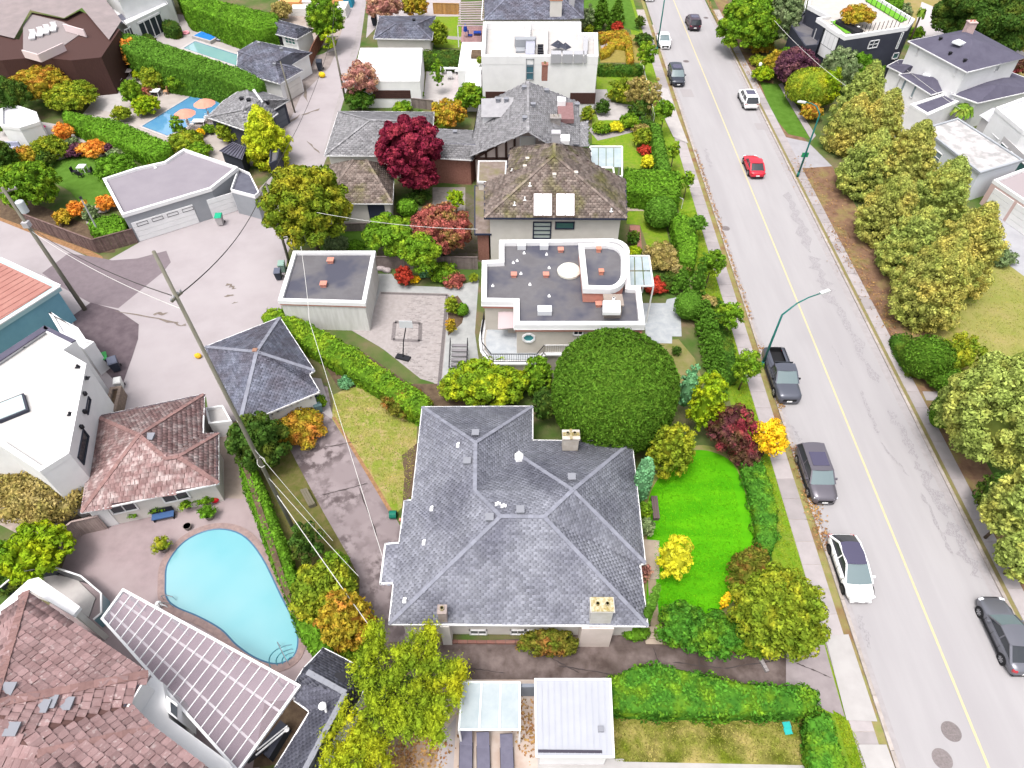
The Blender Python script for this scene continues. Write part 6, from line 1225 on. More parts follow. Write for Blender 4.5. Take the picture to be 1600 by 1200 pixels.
# ------------------------------------------------------------------ trees and shrubs: (x, y, rx, ry, leaves, style, base, label, extras)
(c_, R_, Ry_, rz_) = ell(960, 612, 97, 91, .2); cd_ = root('tree', (c_.x, c_.y, 0), 'huge dense rounded cedar dome north of the main house', 'tree')
foliage('crown', [(c_, (R_*.985, Ry_*.985, rz_*.985))], [], .115, 230, L_cedar, cd_, .4, .8, thick=.022, sq=2.8, minz=-.75)
MB().tube([(c_.x, c_.y, -.1), (c_.x, c_.y, c_.z)], [.4, .25], 8).build('trunk', BARK, cd_)
V = [
 # south garden
 (1215, 957, 68, 68, L_ygreen, 'clumpy', 0, 'big round yellow green shrub beside the pavement', dict(leaf=.11, dens=70, n=120)),
 (1178, 900, 40, 34, L_moss2, 'round', 0, 'brownish green spreading shrub behind the big yellow green shrub', {}),
 (1054, 873, 25, 38, L_yel, 'round', 0, 'bright golden yellow oval shrub on the edge of the vivid lawn', dict(leaf=.10, dens=90)),
 (1062, 978, 36, 36, L_box, 'round', 0, 'round green shrub nearest the brick driveway edge', dict(n=30)),
 (1100, 985, 45, 38, L_box, 'round', 0, 'second mounded green shrub from the sandy path', dict(n=34)),
 (1140, 995, 40, 32, L_box, 'round', 0, 'third mounded green shrub from the sandy path', {}),
 (1178, 1005, 24, 20, L_mid, 'round', 0, 'small green shrub under the big yellow green shrub', {}),
 (1055, 993, 17, 18, L_hedge, 'tidy', 0, 'small clipped ball shrub at the driveway corner', {}),
 (1133, 940, 7, 18, L_gold, 'round', 0, 'thin yellow flowering plant at the south tip of the vivid lawn', {}),
 (858, 1005, 46, 22, L_moss2, 'round', 0, 'wide low reddish green shrub against the south wall of the bungalow', dict(n=40)),
 (994, 988, 22, 14, L_hedge, 'tidy', 0, 'low rounded shrub under the south east eave corner', {}),
 (1014, 955, 7, 40, L_thuja, 'tidy', 0, 'narrow green hedge strip along the east wall of the bungalow', {}),
 (1004, 755, 14, 38, L_blue, 'tidy', 0, 'blue green juniper by the east wall of the bungalow', {}),
 (1006, 800, 12, 16, L_mid, 'round', 0, 'small bright green shrub below the blue green juniper', {}),
 (1010, 825, 12, 16, L_silver, 'round', 0, 'grey green shrub near the entrance slab', {}),
 (1008, 895, 10, 14, L_pink, 'airy', 0, 'sparse dusty pink shrub beside the entry path', {}),
 (1048, 705, 36, 45, L_ygreen, 'clumpy', 0, 'yellow green shrub at the foot of the cedar dome', dict(leaf=.1, dens=70)),
 (1076, 610, 16, 42, L_blue, 'round', 0, 'upright blue green conifer against the cedar dome', dict(dens=80)),
 (1104, 632, 28, 52, L_yelg, 'clumpy', 0, 'tall golden green shrub right of the blue green conifer', dict(leaf=.1, dens=80)),
 (1142, 672, 36, 42, L_maroon, 'round', 0, 'dark maroon shrub with crimson patches beside the yellow tree', dict(dens=70)),
 (1165, 705, 26, 24, L_maroon, 'round', 0, 'smaller maroon shrub next to the loose hedge', {}),
 (1204, 682, 27, 28, L_gold, 'airy', 1.2, 'small yellow orange street tree leaning over the kerb', dict(leaf=.1, dens=80, n=40)),
 # cones of the cedar row
 # north of the house
 (760, 598, 66, 38, leafmat('lime_green_tree', (.19, .28, .02), (.11, .19, .02), (.34, .36, .02), sc=.9), 'clumpy', .5, 'lime green spreading tree north of the bungalow', dict(leaf=.13, dens=70, n=90)),
 (705, 608, 20, 22, L_ygreen, 'round', 0, 'yellow green shrub at the west end of the lime tree', {}),
 (840, 590, 24, 34, L_mid, 'clumpy', 0, 'mid green upright shrub in front of the terrace', {}),
 (850, 635, 18, 30, L_dark, 'round', 0, 'dark shrub beside the cedar dome', {}),
 (632, 628, 34, 24, L_moss2, 'round', 0, 'russet mottled ground shrub beside the back lawn', dict(n=40)),
 (665, 640, 14, 14, L_moss2, 'round', 0, 'small russet shrub touching the north west roof corner', {}),
 (540, 598, 12, 10, L_blue, 'round', 0, 'tiny blue grey cabbage like shrub near the side path', {}),
 (560, 585, 18, 10, L_mid, 'round', 0, 'low green plant in the bed behind the diagonal hedge', {}),
 (470, 668, 37, 28, L_amber, 'round', 0, 'round orange and yellow shrub in front of the garage windows', dict(leaf=.1, dens=85, n=40)),
 (404, 692, 42, 48, L_dark, 'round', 0, 'large dark green shrub beside the timber pole', dict(leaf=.13, dens=70, n=40)),
 (503, 628, 8, 12, L_mid, 'round', 0, 'small green shrub by the garage corner', {}),
 (645, 790, 9, 14, L_mid, 'round', 0, 'small shrub at the west wall step of the bungalow', {}),
 # big shrubs between pool and driveway
 (478, 850, 26, 34, L_dark, 'airy', 0, 'thin dark shrub between the hedge and the mottled driveway', {}),
 (505, 925, 50, 48, L_ygreen, 'clumpy', 0, 'broad yellow green shrub between pool and driveway', dict(n=110, leaf=.12)),
 (540, 970, 42, 46, L_amber, 'clumpy', 0, 'amber tinted shrub next to the damp driveway', dict(n=100, leaf=.11)),
 (548, 1015, 30, 28, L_mid, 'round', 0, 'green shrub behind the charcoal pool wing', {}),
 (518, 890, 26, 28, L_mid, 'airy', 0, 'loose green shrub north of the broad yellow green shrub', {}),
 # left
 (66, 775, 66, 42, L_tan, 'airy', .8, 'sparse tan and olive tree west of the pool house', dict(n=60, leaf=.1, dens=80)),
 (20, 755, 40, 30, L_tan, 'airy', .8, 'thin tan tree reaching the left edge', dict(leaf=.1)),
 (56, 862, 50, 42, L_yelg, 'clumpy', 1, 'lime yellow tree left of the pool deck gate', dict(leaf=.13, n=70)),
 (12, 870, 22, 34, L_mid, 'round', 0, 'green shrub on the left edge under the lime yellow tree', {}),
 (20, 905, 30, 20, L_dark, 'round', 0, 'dark shrub beside the glass enclosure', {}),
 # middle gardens
 (478, 322, 64, 62, leafmat('green_gold', (.15, .20, .02), (.09, .14, .018), (.30, .27, .03), sc=.9, sc3=.5, thr3=.56), 'clumpy', 2.0, 'large green and gold tree over the lane beside the flat white garage', dict(leaf=.16, dens=55, n=130)),
 (640, 232, 50, 46, L_red, 'clumpy', 2.4, 'big burgundy maple in front of the wide hip roofed garage', dict(leaf=.16, dens=65, n=120)),
 (655, 275, 30, 24, L_red, 'clumpy', 1.5, 'lower drooping branches of burgundy foliage by the shake garage', {}),
 (690, 358, 46, 38, L_salm, 'clumpy', 1.2, 'rounded coral red tree left of the cedar shake house', dict(leaf=.13, dens=65, n=110)),
 (608, 366, 38, 30, L_mid, 'airy', 1.2, 'leafy bright green tree behind the flat white garage', dict(leaf=.14, n=46)),
 (657, 395, 30, 28, L_mid, 'airy', 1.5, 'round headed olive green tree over the timber fence', dict(leaf=.12, n=50)),
 (636, 325, 16, 14, L_hedge, 'tidy', 0, 'clipped green dome between the navy door and the coral tree', {}),
 (655, 307, 18, 12, L_dark, 'round', 0, 'dark shrub behind the clipped green dome', {}),
 (712, 310, 14, 16, L_yelg, 'airy', 1, 'small yellow green tree in the gravel patio', {}),
 (525, 382, 20, 12, L_silver, 'round', 0, 'grey green shrub behind the flat white garage', {}),
 (556, 384, 14, 8, L_hedge, 'round', 0, 'low green shrub against the north side of the flat white garage', {}),
 (632, 432, 14, 16, L_brick, 'round', 0, 'small crimson shrub in the courtyard bed', {}),
 (648, 437, 8, 5, L_gold, 'round', 0, 'tiny yellow mound in the courtyard bed', {}),
 (690, 425, 22, 16, L_mid, 'round', 0, 'green shrub in the courtyard bed', {}),
 (708, 438, 18, 12, L_salm, 'round', 0, 'low red green shrub at the end of the courtyard bed', {}),
 (740, 434, 7, 8, L_ygreen, 'round', 0, 'small yellow shrub by the stucco house steps', {}),
 (665, 425, 12, 10, L_blue, 'round', 0, 'dusky blue green shrub in the courtyard bed', {}),
 (706, 478, 10, 16, L_ygreen, 'round', 0, 'olive shrub in the narrow planting bed', {}),
 (722, 484, 10, 10, L_hedge, 'tidy', 0, 'clipped green ball on the garden walk', {}),
 (704, 510, 8, 14, L_amber, 'round', 0, 'amber low shrub at the lower end of the narrow planting bed', {}),
 (700, 178, 28, 22, L_amber, 'clumpy', .6, 'rounded orange and gold tree south of the terrace', dict(leaf=.15, n=80)),
 (735, 152, 22, 20, L_mid, 'clumpy', .6, 'mid green tree right of the orange and gold tree', {}),
 (722, 158, 12, 12, L_yelg, 'round', 0, 'lime shrub between the orange tree and the tudor house', {}),
 (565, 125, 28, 26, L_pink, 'airy', 1.5, 'sparse pink leaved tree against the white flat garage', dict(leaf=.13, n=36, dens=30)),
 (562, 155, 24, 18, L_hedged, 'round', 0, 'dark shrub at the foot of the pink leaved tree', {}),
 (684, 115, 10, 30, L_mid, 'airy', 0, 'slim green shrub beside the stone terrace', {}),
 (628, 168, 16, 7, L_mid, 'round', 0, 'low green shrub against the grey fence', {}),
 (684, 55, 16, 20, L_ygreen, 'clumpy', 0, 'round yellow green tree beside the low hip roofed garage', {}),
 (507, 30, 28, 32, L_mid, 'clumpy', 1, 'green tree at the edge of the construction yard', {}),
 (515, 62, 12, 22, L_yelg, 'airy', 0, 'slender yellow green shrub by the lane timber pole', {}),
 (440, 18, 16, 14, L_tan, 'round', 0, 'tan shrub at the construction yard', {}),
 (600, 10, 28, 20, L_pink, 'clumpy', 1, 'dusty pink tree at the top edge beside the lane', {}),
 (648, 8, 20, 18, L_amber, 'clumpy', .5, 'orange brown tree at the top edge', {}),
 (656, 148, 6, 6, L_mid, 'round', 0, 'tiny shrub by the white terrace', {}),
 (655, 182, 10, 8, L_hedge, 'round', 0, 'small green shrub at the garage roof edge', {}),
 (750, 95, 5, 6, L_ygreen, 'round', 4.2, 'green plant in the wing roof planter', {}),
 # front gardens
 (1032, 333, 24, 24, L_thuja, 'tidy', 0, 'rounded dense shrub on the lawn of the cedar shake house', dict(dens=110)),
 (1036, 400, 30, 20, L_tan, 'round', 0, 'brownish pink shrub beside the gridded canopy', dict(n=40)),
 (1062, 412, 22, 16, L_tan, 'round', 0, 'tan shrub right of the brownish pink shrub', {}),
 (1024, 446, 20, 14, L_brick, 'round', 0, 'low bright red shrub at the corner of the stone patio', dict(leaf=.09, dens=90)),
 (1046, 440, 20, 14, L_dark, 'round', 0, 'dark green shrub next to the bright red shrub', {}),
 (1065, 437, 15, 20, L_thuja, 'cone', 0, 'leaning teardrop conifer left of the bare spot', dict(n=60, leaf=.09)),
 (1092, 436, 14, 38, L_thuja, 'cone', 0, 'tall pointed conifer right of the bare spot', dict(n=80, leaf=.09)),
 (1076, 478, 22, 22, L_thuja, 'tidy', 0, 'squat rounded conifer at the head of the cedar row', {}),
 (990, 392, 12, 8, L_yelg, 'round', 0, 'small golden shrub beside the brick planter', {}),
 (990, 372, 10, 12, L_hedged, 'round', 0, 'dark shrub in the brick planter', {}),
 (1057, 548, 7, 8, L_dark, 'round', 0, 'small dark ball shrub on the shady lawn', {}),
  (1013, 253, 12, 10, L_yel, 'round', 0, 'bright yellow flowering mound', {}),
 (1008, 235, 11, 8, L_brick, 'round', 0, 'bright red flowering mound', {}),
 (1006, 215, 16, 14, L_ygreen, 'round', 0, 'lime grass clump above the red flowering mound', {}),
 (1002, 202, 14, 9, L_tan, 'round', 0, 'tan shrub at the bend of the garden path', {}),
 (963, 198, 12, 8, L_yel, 'round', 0, 'golden shrub beside the garden path', {}),
 (940, 200, 14, 9, L_mid, 'round', 0, 'green shrub west of the golden shrub', {}),
 (984, 190, 16, 12, L_mid, 'round', 0, 'spiky green shrub between the golden shrub and the hedge', {}),
 (942, 168, 11, 11, L_dark, 'round', 0, 'dark shrub in front of the wood clad wall', {}),
 (918, 178, 10, 12, L_ygreen, 'round', 0, 'olive shrub against the tudor house', {}),
 (970, 142, 20, 18, L_ygreen, 'airy', 0, 'soft light green tree on the front lawn of the white cubic house', {}),
 (996, 146, 18, 26, L_tan, 'airy', 0, 'wispy grey green shrub beside the boundary rail', {}),
 (1000, 172, 18, 14, L_dark, 'round', 0, 'dark green shrub with white stone behind', {}),
 (1020, 150, 14, 26, L_tan, 'airy', 1, 'reddish brown thin street tree', {}),
 (940, 22, 16, 22, L_cedar, 'cone', 0, 'dark conical cedar, left one of the pair', dict(n=70)),
 (965, 18, 12, 18, L_cedar, 'cone', 0, 'dark conical cedar, right one of the pair', dict(n=60)),
 (965, 42, 9, 7, L_brick, 'round', 0, 'small maroon red shrub between the cedars and the golden hedge', {}),
 (918, 28, 12, 18, L_silver, 'airy', 0, 'loose grey green shrub left of the cedar pair', {}),
 (920, 45, 8, 6, L_ygreen, 'round', 0, 'olive ball shrub by the roof terrace', {}),
 (1005, 62, 14, 9, L_dark, 'round', 0, 'dark spreading shrub by the far pavement', {}),
 (1000, 35, 8, 9, L_dark, 'round', 0, 'small dark shrub on the far verge', {}),
 # street trees
 (1010, 85, 15, 20, L_mid, 'airy', 2.0, 'small green street tree behind the black car', dict(n=30, leaf=.13, dens=60)),
 (1038, 172, 16, 18, L_mid, 'airy', 2.0, 'small green street tree beside the white crossing slab', dict(n=30, leaf=.13, dens=60)),
 (1053, 236, 12, 14, L_mid, 'airy', 1.5, 'small green street tree beside the narrow hedge', dict(n=26, leaf=.12)),
 (1074, 282, 12, 16, L_mid, 'airy', 1.2, 'small green street tree at the end of the bright hedge', dict(n=26, leaf=.12)),
 (1090, 350, 14, 14, L_thuja, 'round', 1.0, 'compact dark green street tree beside the clipped hedge', dict(n=26, leaf=.12)),
 (1112, 412, 20, 22, L_mid, 'airy', 1.6, 'light green sapling street tree beside the leaning conifer', dict(n=34, leaf=.1)),
 (1142, 492, 20, 20, L_mid, 'airy', 1.8, 'light green sapling over the white slab', dict(n=34, leaf=.1)),
 (1168, 572, 22, 26, L_mid, 'airy', 1.4, 'light green street tree beside the tall green lamp post', dict(n=34, leaf=.1)),
 (1108, 470, 12, 8, L_tan, 'round', 1.2, 'small tan tuft above the cedar row', {}),
 # north east gardens
 (1172, 38, 46, 40, L_mid, 'clumpy', .4, 'large bright green tree beside the far right pavement', dict(leaf=.18, n=130)),
 (1218, 30, 32, 44, L_silver, 'clumpy', .5, 'grey green pine left of the black modern house', dict(leaf=.18, n=110)),
 (1190, 72, 20, 9, L_amber, 'round', 0, 'small orange green tree with a rustic arch', {}),
 (1170, 70, 10, 7, L_ygreen, 'round', 0, 'low yellow green shrub by the pavement gate', {}),
 (1186, 95, 14, 8, L_ygreen, 'round', 0, 'upper of two lime mounds by the pavement', {}),
 (1192, 116, 16, 12, L_yelg, 'round', 0, 'lower of two lime mounds by the pavement', {}),
 (1212, 100, 18, 18, L_amber, 'round', 0, 'mixed amber shrub beside the purple bush', {}),
 (1232, 92, 20, 16, L_hedge, 'tidy', 0, 'green clipped dome behind the purple bush', {}),
 (1243, 107, 32, 28, L_purple, 'round', 0, 'large round purple black bush', dict(n=60, leaf=.14)),
 (1268, 88, 14, 12, L_salm, 'round', 0, 'reddish tuft on top of the purple bush', {}),
 (1268, 138, 38, 28, L_ygreen, 'tidy', 0, 'big smooth olive gold dome shrub', dict(dens=70)),
 (1296, 140, 16, 32, L_yelg, 'round', 0, 'bright lime shrub right of the olive gold dome', {}),
 (1268, 175, 16, 14, L_amber, 'round', 0, 'orange shrub behind the far street lamp', {}),
 (1310, 112, 30, 34, L_silver, 'clumpy', 0, 'grey green rounded tree below the black house', dict(n=80)),
 (1334, 108, 26, 28, L_hedge, 'clumpy', 0, 'bright green tree beside the trimmed hedge', {}),
 (1432, 52, 12, 9, L_mid, 'round', 0, 'green shrub behind the white house roof', {}),
 (1413, 16, 12, 10, L_silver, 'airy', 0, 'silvery bare shrub behind the deck', {}),
 (1592, 105, 12, 14, L_maroon, 'round', 0, 'dark red shrub at the right edge', {}),
 (1555, 25, 70, 48, L_dark, 'airy', 1, 'large dark pine in the top right corner', dict(leaf=.2, n=90, dens=50)),
 (1500, 555, 32, 34, L_ygreen, 'clumpy', 0, 'round yellow green shrub on the east lawn', dict(n=70, leaf=.1)),
 (1450, 560, 36, 34, L_cedar, 'tidy', 0, 'dark rounded shrub left of the yellow green shrub', {}),
 (1475, 590, 26, 22, L_cedar, 'tidy', 0, 'second dark rounded shrub toward the stepping path', {}),
 (1480, 640, 22, 34, L_cedar, 'tidy', 0, 'dark upright shrub south of the stepping path', {}),
 (1560, 775, 32, 40, L_dark, 'round', 0, 'shaded dark shrub between the two big right hand trees', {}),
 (1562, 398, 26, 14, L_silver, 'airy', 0, 'thin grey shrub at the grey parking area', {}),
 # top left gardens
 (207, 85, 18, 24, L_orange, 'clumpy', 0, 'bright orange maple beside the tall dense hedge', dict(n=60, leaf=.14)),
 (195, 92, 10, 14, L_yelg, 'round', 0, 'lime shrub under the bright orange maple', {}),
 (60, 130, 44, 22, L_amber, 'clumpy', 1, 'wide orange tree below the brown house', dict(n=80)),
 (110, 150, 38, 20, L_ygreen, 'clumpy', .5, 'yellow green tree right of the wide orange tree', {}),
 (165, 62, 22, 16, L_amber, 'clumpy', 1, 'olive orange tree between the brown house and the white house', {}),
 (150, 38, 16, 12, L_dark, 'round', 1, 'dark tree beside the brown house gable', {}),
 (20, 150, 26, 26, L_dark, 'round', 1, 'dark evergreen at the left edge below the brown house', {}),
 (222, 115, 14, 9, L_yelg, 'round', 0, 'lime shrub on the stone terrace', {}),
 (206, 145, 16, 20, L_mid, 'round', 0, 'green shrub by the terrace steps', {}),
 (245, 120, 24, 18, L_ygreen, 'airy', 0, 'white and yellow flowering shrub mass beside the pool', dict(n=40)),
 (270, 112, 12, 14, L_yelg, 'round', 0, 'small lime shrub left of the palm', {}),
 (285, 125, 22, 18, L_mid, 'round', 0, 'green shrub below the palm', {}),
 (228, 165, 20, 15, L_yelg, 'clumpy', 0, 'mounded lime shrub beside the long edge of the blue pool', {}),
 (228, 142, 10, 8, L_salm, 'round', 0, 'small russet plant near the terrace table', {}),
 (325, 135, 10, 7, L_gold, 'round', 0, 'yellow plant in the left white pot', {}),
 (345, 140, 10, 7, L_gold, 'round', 0, 'yellow plant in the right white pot', {}),
 (278, 200, 12, 18, L_mid, 'airy', 0, 'slender dark green tree at the near corner of the blue pool', {}),
 (290, 222, 28, 14, L_ygreen, 'round', 0, 'leafy hedge like shrub behind the grey garage', {}),
 (310, 235, 22, 12, L_mid, 'round', 0, 'leafy green shrub right behind the grey garage roof', {}),
 (358, 205, 20, 18, L_ygreen, 'clumpy', 0, 'rounded olive tree left of the yellow bamboo', {}),
 (326, 202, 12, 7, L_mid, 'round', 0, 'planter shrub by the pool chairs', {}),
 (313, 208, 7, 7, L_gold, 'round', 0, 'small tan ornamental grass by the pool chairs', {}),
 (375, 245, 16, 16, L_yelg, 'clumpy', 0, 'lower green yellow bamboo clump', {}),
 (250, 244, 20, 9, L_amber, 'round', 0, 'orange brown shrub behind the grey garage corner', {}),
 (190, 178, 14, 12, L_ygreen, 'round', 0, 'yellow edged shrub by the lower terrace steps', {}),
 (76, 232, 26, 18, L_ygreen, 'clumpy', 0, 'bushy golden green shrub on the round lawn edge', {}),
 (38, 246, 24, 16, L_amber, 'round', 0, 'gold brown shrub near the left edge', {}),
 (8, 245, 18, 28, L_dark, 'round', 0, 'dark shrub on the left edge near the round lawn', {}),
 (45, 290, 42, 36, L_mid, 'clumpy', .3, 'large round bright green tree at the left edge', dict(n=120, leaf=.15)),
 (72, 250, 14, 12, L_dark, 'round', 0, 'dark shrub under the golden green shrub', {}),
 (118, 235, 18, 10, L_purple, 'round', 0, 'purple mound behind the round lawn', {}),
 (146, 232, 22, 11, L_orange, 'round', 0, 'bright orange mound in the island bed', {}),
 (170, 232, 12, 9, L_purple, 'round', 0, 'small purple mound in the island bed', {}),
 (182, 240, 14, 9, L_silver, 'round', 0, 'silver green mound in the island bed', {}),
 (110, 222, 12, 7, L_silver, 'round', 0, 'silver shrub at the back of the island bed', {}),
 (180, 262, 30, 18, L_hedge, 'round', 0, 'leafy green shrub between the round lawn and the grey garage', {}),
 (100, 208, 14, 14, L_orange, 'round', 0, 'orange shrub on the garden terrace', {}),
 (122, 328, 16, 14, L_orange, 'round', 0, 'orange flowering shrub near the fence, left one') , (165, 318, 14, 12, L_orange, 'round', 0, 'orange flowering shrub near the grey garage wall'),
 (100, 340, 14, 12, L_amber, 'round', 0, 'amber shrub nearest the transformer pole'),
 (143, 335, 12, 14, L_silver, 'round', 0, 'silver blue shrub beside the steel post'),
 (8, 195, 12, 14, L_mid, 'round', 0, 'small shrub beside the white parapet building'),
]
for row in V:
    x, y, rx, ry, m, style, base, lb = row[:8]; ex = dict(row[8]) if len(row) > 8 else {}
    k = 'tree' if (' tree' in lb or 'maple' in lb or 'pine' in lb or 'conifer' in lb or 'cedar,' in lb or 'sapling' in lb) else 'shrub'
    far = y < 350
    ex.setdefault('leaf', .13 if far else .10); ex.setdefault('dens', 42 if far else 75)
    nm = 'bamboo' if 'bamboo' in lb else ('tree' if k == 'tree' else 'shrub')
    bush(x, y, rx, ry, m, lb, nm, 'bamboo' if nm == 'bamboo' else k, base=base, style=style, **ex)
# row of pointed cedars
CR = [(1101, 500, 16), (1104, 518, 17), (1108, 535, 17), (1110, 552, 17), (1114, 568, 17), (1118, 585, 17), (1106, 488, 15), (1126, 604, 17)]
CR = [(1100, 487, 15, 20), (1106, 504, 16, 22), (1111, 522, 16, 22), (1115, 540, 16, 22), (1119, 558, 16, 21), (1123, 576, 15, 20), (1127, 593, 14, 18)]
ods = ['first', 'second', 'third', 'fourth', 'fifth', 'sixth', 'seventh']
for i, (x, y, rx, ry) in enumerate(CR):
    bush(x, y, rx, ry, L_thuja, '%s pointed cedar of the row, counted from the squat conifer towards the lamp post' % ods[i], 'tree', 'tree', 'pointed cedars in a row behind the boulevard', style='cone', n=70, leaf=.085, dens=90)
# big clumpy cypresses on the east side
def spire(x, y, h, R, lb, m, n=270, top=True, lf=.10, dn=60, nm='cypress_tree', cat='tree', grp='big olive cypresses along the east pavement'):
    """upright cypress: (x, y) is the pixel of its tip (or of its foot)"""
    p = P(x, y, h) if top else P(x, y, 0); r = root(nm, (p.x, p.y, 0), lb, cat, grp)
    c = Vector((p.x, p.y, h*.53)); rz = h*.5; L = []; ga = 2.39996; ph = random.random()*6
    for i in range(n):
        u = (i+.5)/n; z = -1+2*u**1.12; t = (z+1)/2; rr = (1-t**2.6)*(.86+.16*math.sin(i*.7+ph)) if z > -.8 else .66; a = i*ga
        rr *= 1+.16*math.sin(3*a+5*z+ph); q = random.uniform(.30, .52); L.append(((c.x+R*rr*math.cos(a), c.y+R*rr*math.sin(a), c.z+rz*z+random.uniform(-.15, .15)), (q, q, q*.95)))
    foliage('crown', [((c.x, c.y, c.z-rz*.2), (R*.66, R*.66, rz*.66)), ((c.x, c.y, c.z+rz*.3), (R*.40, R*.40, rz*.42))], L, lf, dn, m, r, thick=.16)
    MB().tube([(p.x, p.y, -.1), (p.x, p.y, h*.6)], [.3, .15], 8).build('trunk', BARK, r, smooth=True)
for i, (x, y, h, R, lb) in enumerate([(1368, 104, 8.5, 2.9, 'northernmost tall cypress of the east row, tip beside the timber pole'), (1398, 146, 8.0, 2.7, 'second tall cypress of the east row, counted from the north'), (1446, 196, 8.5, 3.0, 'cypress overlapping the flat grey house at its north corner'), (1500, 254, 8.0, 2.9, 'cypress overlapping the wall of the flat grey house'), (1548, 326, 9.0, 3.1, 'tall cypress nearest the grey parking area'), (1500, 372, 7.5, 2.9, 'southern cypress of the east row, beside the patchy lawn')]): spire(x, y, h, R, lb, L_olive if i % 3 else L_olive2)
for i, (x, y, h, R, lb) in enumerate([(1315, 235, 6.5, 2.5, 'lower cypress leaning over the pavement near the far street lamp'), (1338, 300, 7.0, 2.7, 'lower cypress on the pavement side, second from the far street lamp'), (1368, 372, 7.0, 2.6, 'lower cypress on the pavement side, middle of the planted bed'), (1402, 425, 7.0, 2.5, 'lower cypress on the pavement side, second from the dark hedge mound'), (1432, 500, 7.5, 2.6, 'lowest cypress of the row, right above the dark hedge mound'), (1395, 300, 7.5, 2.8, 'inner cypress filling the middle of the east row')]): spire(x, y, h, R, lb, L_olive2 if i % 2 else L_olive, top=False)
for x, y, rx, ry, lb in ((1568, 645, 84, 92, 'huge rounded olive green tree cut by the right edge'), (1592, 790, 42, 70, 'lower olive green tree at the right edge beside the pavement'), (1600, 870, 36, 40, 'lowest olive shrub tree at the right edge')):
    bush(x, y, rx, ry, L_olive2, lb, 'tree', 'tree', None, base=.6, style='clumpy', n=240, leaf=.13, dens=60, trunk=True)
spire(401, 172, 6.8, 2.5, 'tall bright yellow bamboo beside the lane', L_bamboo, n=150, lf=.13, nm='bamboo', cat='bamboo', grp=None)
# feathery lime maple at the bottom: several sprays on one trunk
def maple():
    c0 = P(610, 1090, 2.5); r = root('tree', (c0.x, c0.y, 0), 'large feathery lime yellow maple at the bottom beside the glass patio roof', 'tree')
    L1 = []; mb = MB(); mb.tube([(c0.x, c0.y, -.1), (c0.x+.1, c0.y, 1.5), (c0.x, c0.y, 2.8)], [.22, .18, .14], 8)
    sp = [(590, 1000, 18, 34), (575, 1035, 22, 30), (655, 1015, 26, 36), (690, 1050, 34, 22), (640, 1050, 32, 30), (600, 1075, 36, 36), (560, 1110, 40, 40), (640, 1100, 34, 34), (680, 1110, 28, 30), (590, 1140, 44, 36), (540, 1150, 38, 40), (530, 1190, 30, 26), (630, 1130, 30, 26), (570, 1180, 36, 26), (675, 1135, 22, 22), (590, 1215, 34, 24), (610, 1040, 24, 30), (700, 1080, 20, 22), (705, 1050, 22, 12), (670, 1000, 14, 22)]
    for x, y, rx, ry in sp:
        z = 3.4+1.6*math.exp(-((x-610)**2+(y-1095)**2)/9000); c = P(x, y, z); s_ = depth(c)/FOC
        for k in range(22):
            a = random.uniform(0, 6.28); q = math.sqrt(random.random())
            L1.append(((c.x+rx*s_*q*math.cos(a), c.y+ry*s_*q*math.sin(a)*1.05, c.z+random.uniform(-.55, .45)-.3*q), (random.uniform(.18, .32), random.uniform(.26, .5), random.uniform(.14, .24))))
        mb.tube([(c0.x, c0.y, 2.2), ((c0.x+c.x)/2, (c0.y+c.y)/2, z*.85), (c.x, c.y, z)], [.1, .07, .03], 6)
    mb.build('trunk', BARK, r, smooth=True)
    foliage('crown', [], L1, .085, 130, leafmat('lime_maple', (.25, .30, .02), (.13, .20, .02), (.34, .33, .02), sc=.55, isl=.4, sc3=.3, thr3=.54), r, aspect=.38, flat=.9, thick=.9)
maple()
# palms
def palm(px, py, h, R, n, lb, m):
    c = P(px, py, h); r = root('palm_tree', (c.x, c.y, 0), lb, 'palm tree')
    MB().tube([(c.x, c.y, 0), (c.x, c.y, h)], [.17, .13], 8).build('trunk', BARK, r, smooth=True); mb = MB()
    for k in range(n):
        a = k*2.4; e = R*random.uniform(.75, 1.1); el = random.uniform(.1, .9); d = Vector((math.cos(a), math.sin(a), 0)); sd_ = Vector((-d.y, d.x, 0)); pr = None
        for j in range(7):
            t = j/6; p = c+d*e*t+Vector((0, 0, el*math.sin(t*2.6)*.9-t*t*.9)); w_ = .34*math.sin(min(t+.1, 1)*2.9)+.03
            if pr: mb.add([pr[0]-sd_*pr[1], pr[0], pr[0]+sd_*pr[1], p-sd_*w_-Vector((0, 0, .1)), p, p+sd_*w_-Vector((0, 0, .1))], [(0, 1, 4, 3), (1, 2, 5, 4)])
            pr = (p, w_)
    mb.build('fronds', m, r)
L_palm = leafmat('palm_green', (.13, .22, .03), (.09, .17, .03), (.22, .26, .06), sc=1.5)
palm(290, 97, 3.2, 1.7, 20, 'palm tree among the shrubs beside the blue rectangular pool', L_palm)
palm(1507, 170, 2.6, 1.5, 22, 'fan palm at the corner of the flat grey roofed house', L_palm)
palm(1441, 18, 4.6, .7, 14, 'tall thin palm with a small head by the back lane', L_palm)
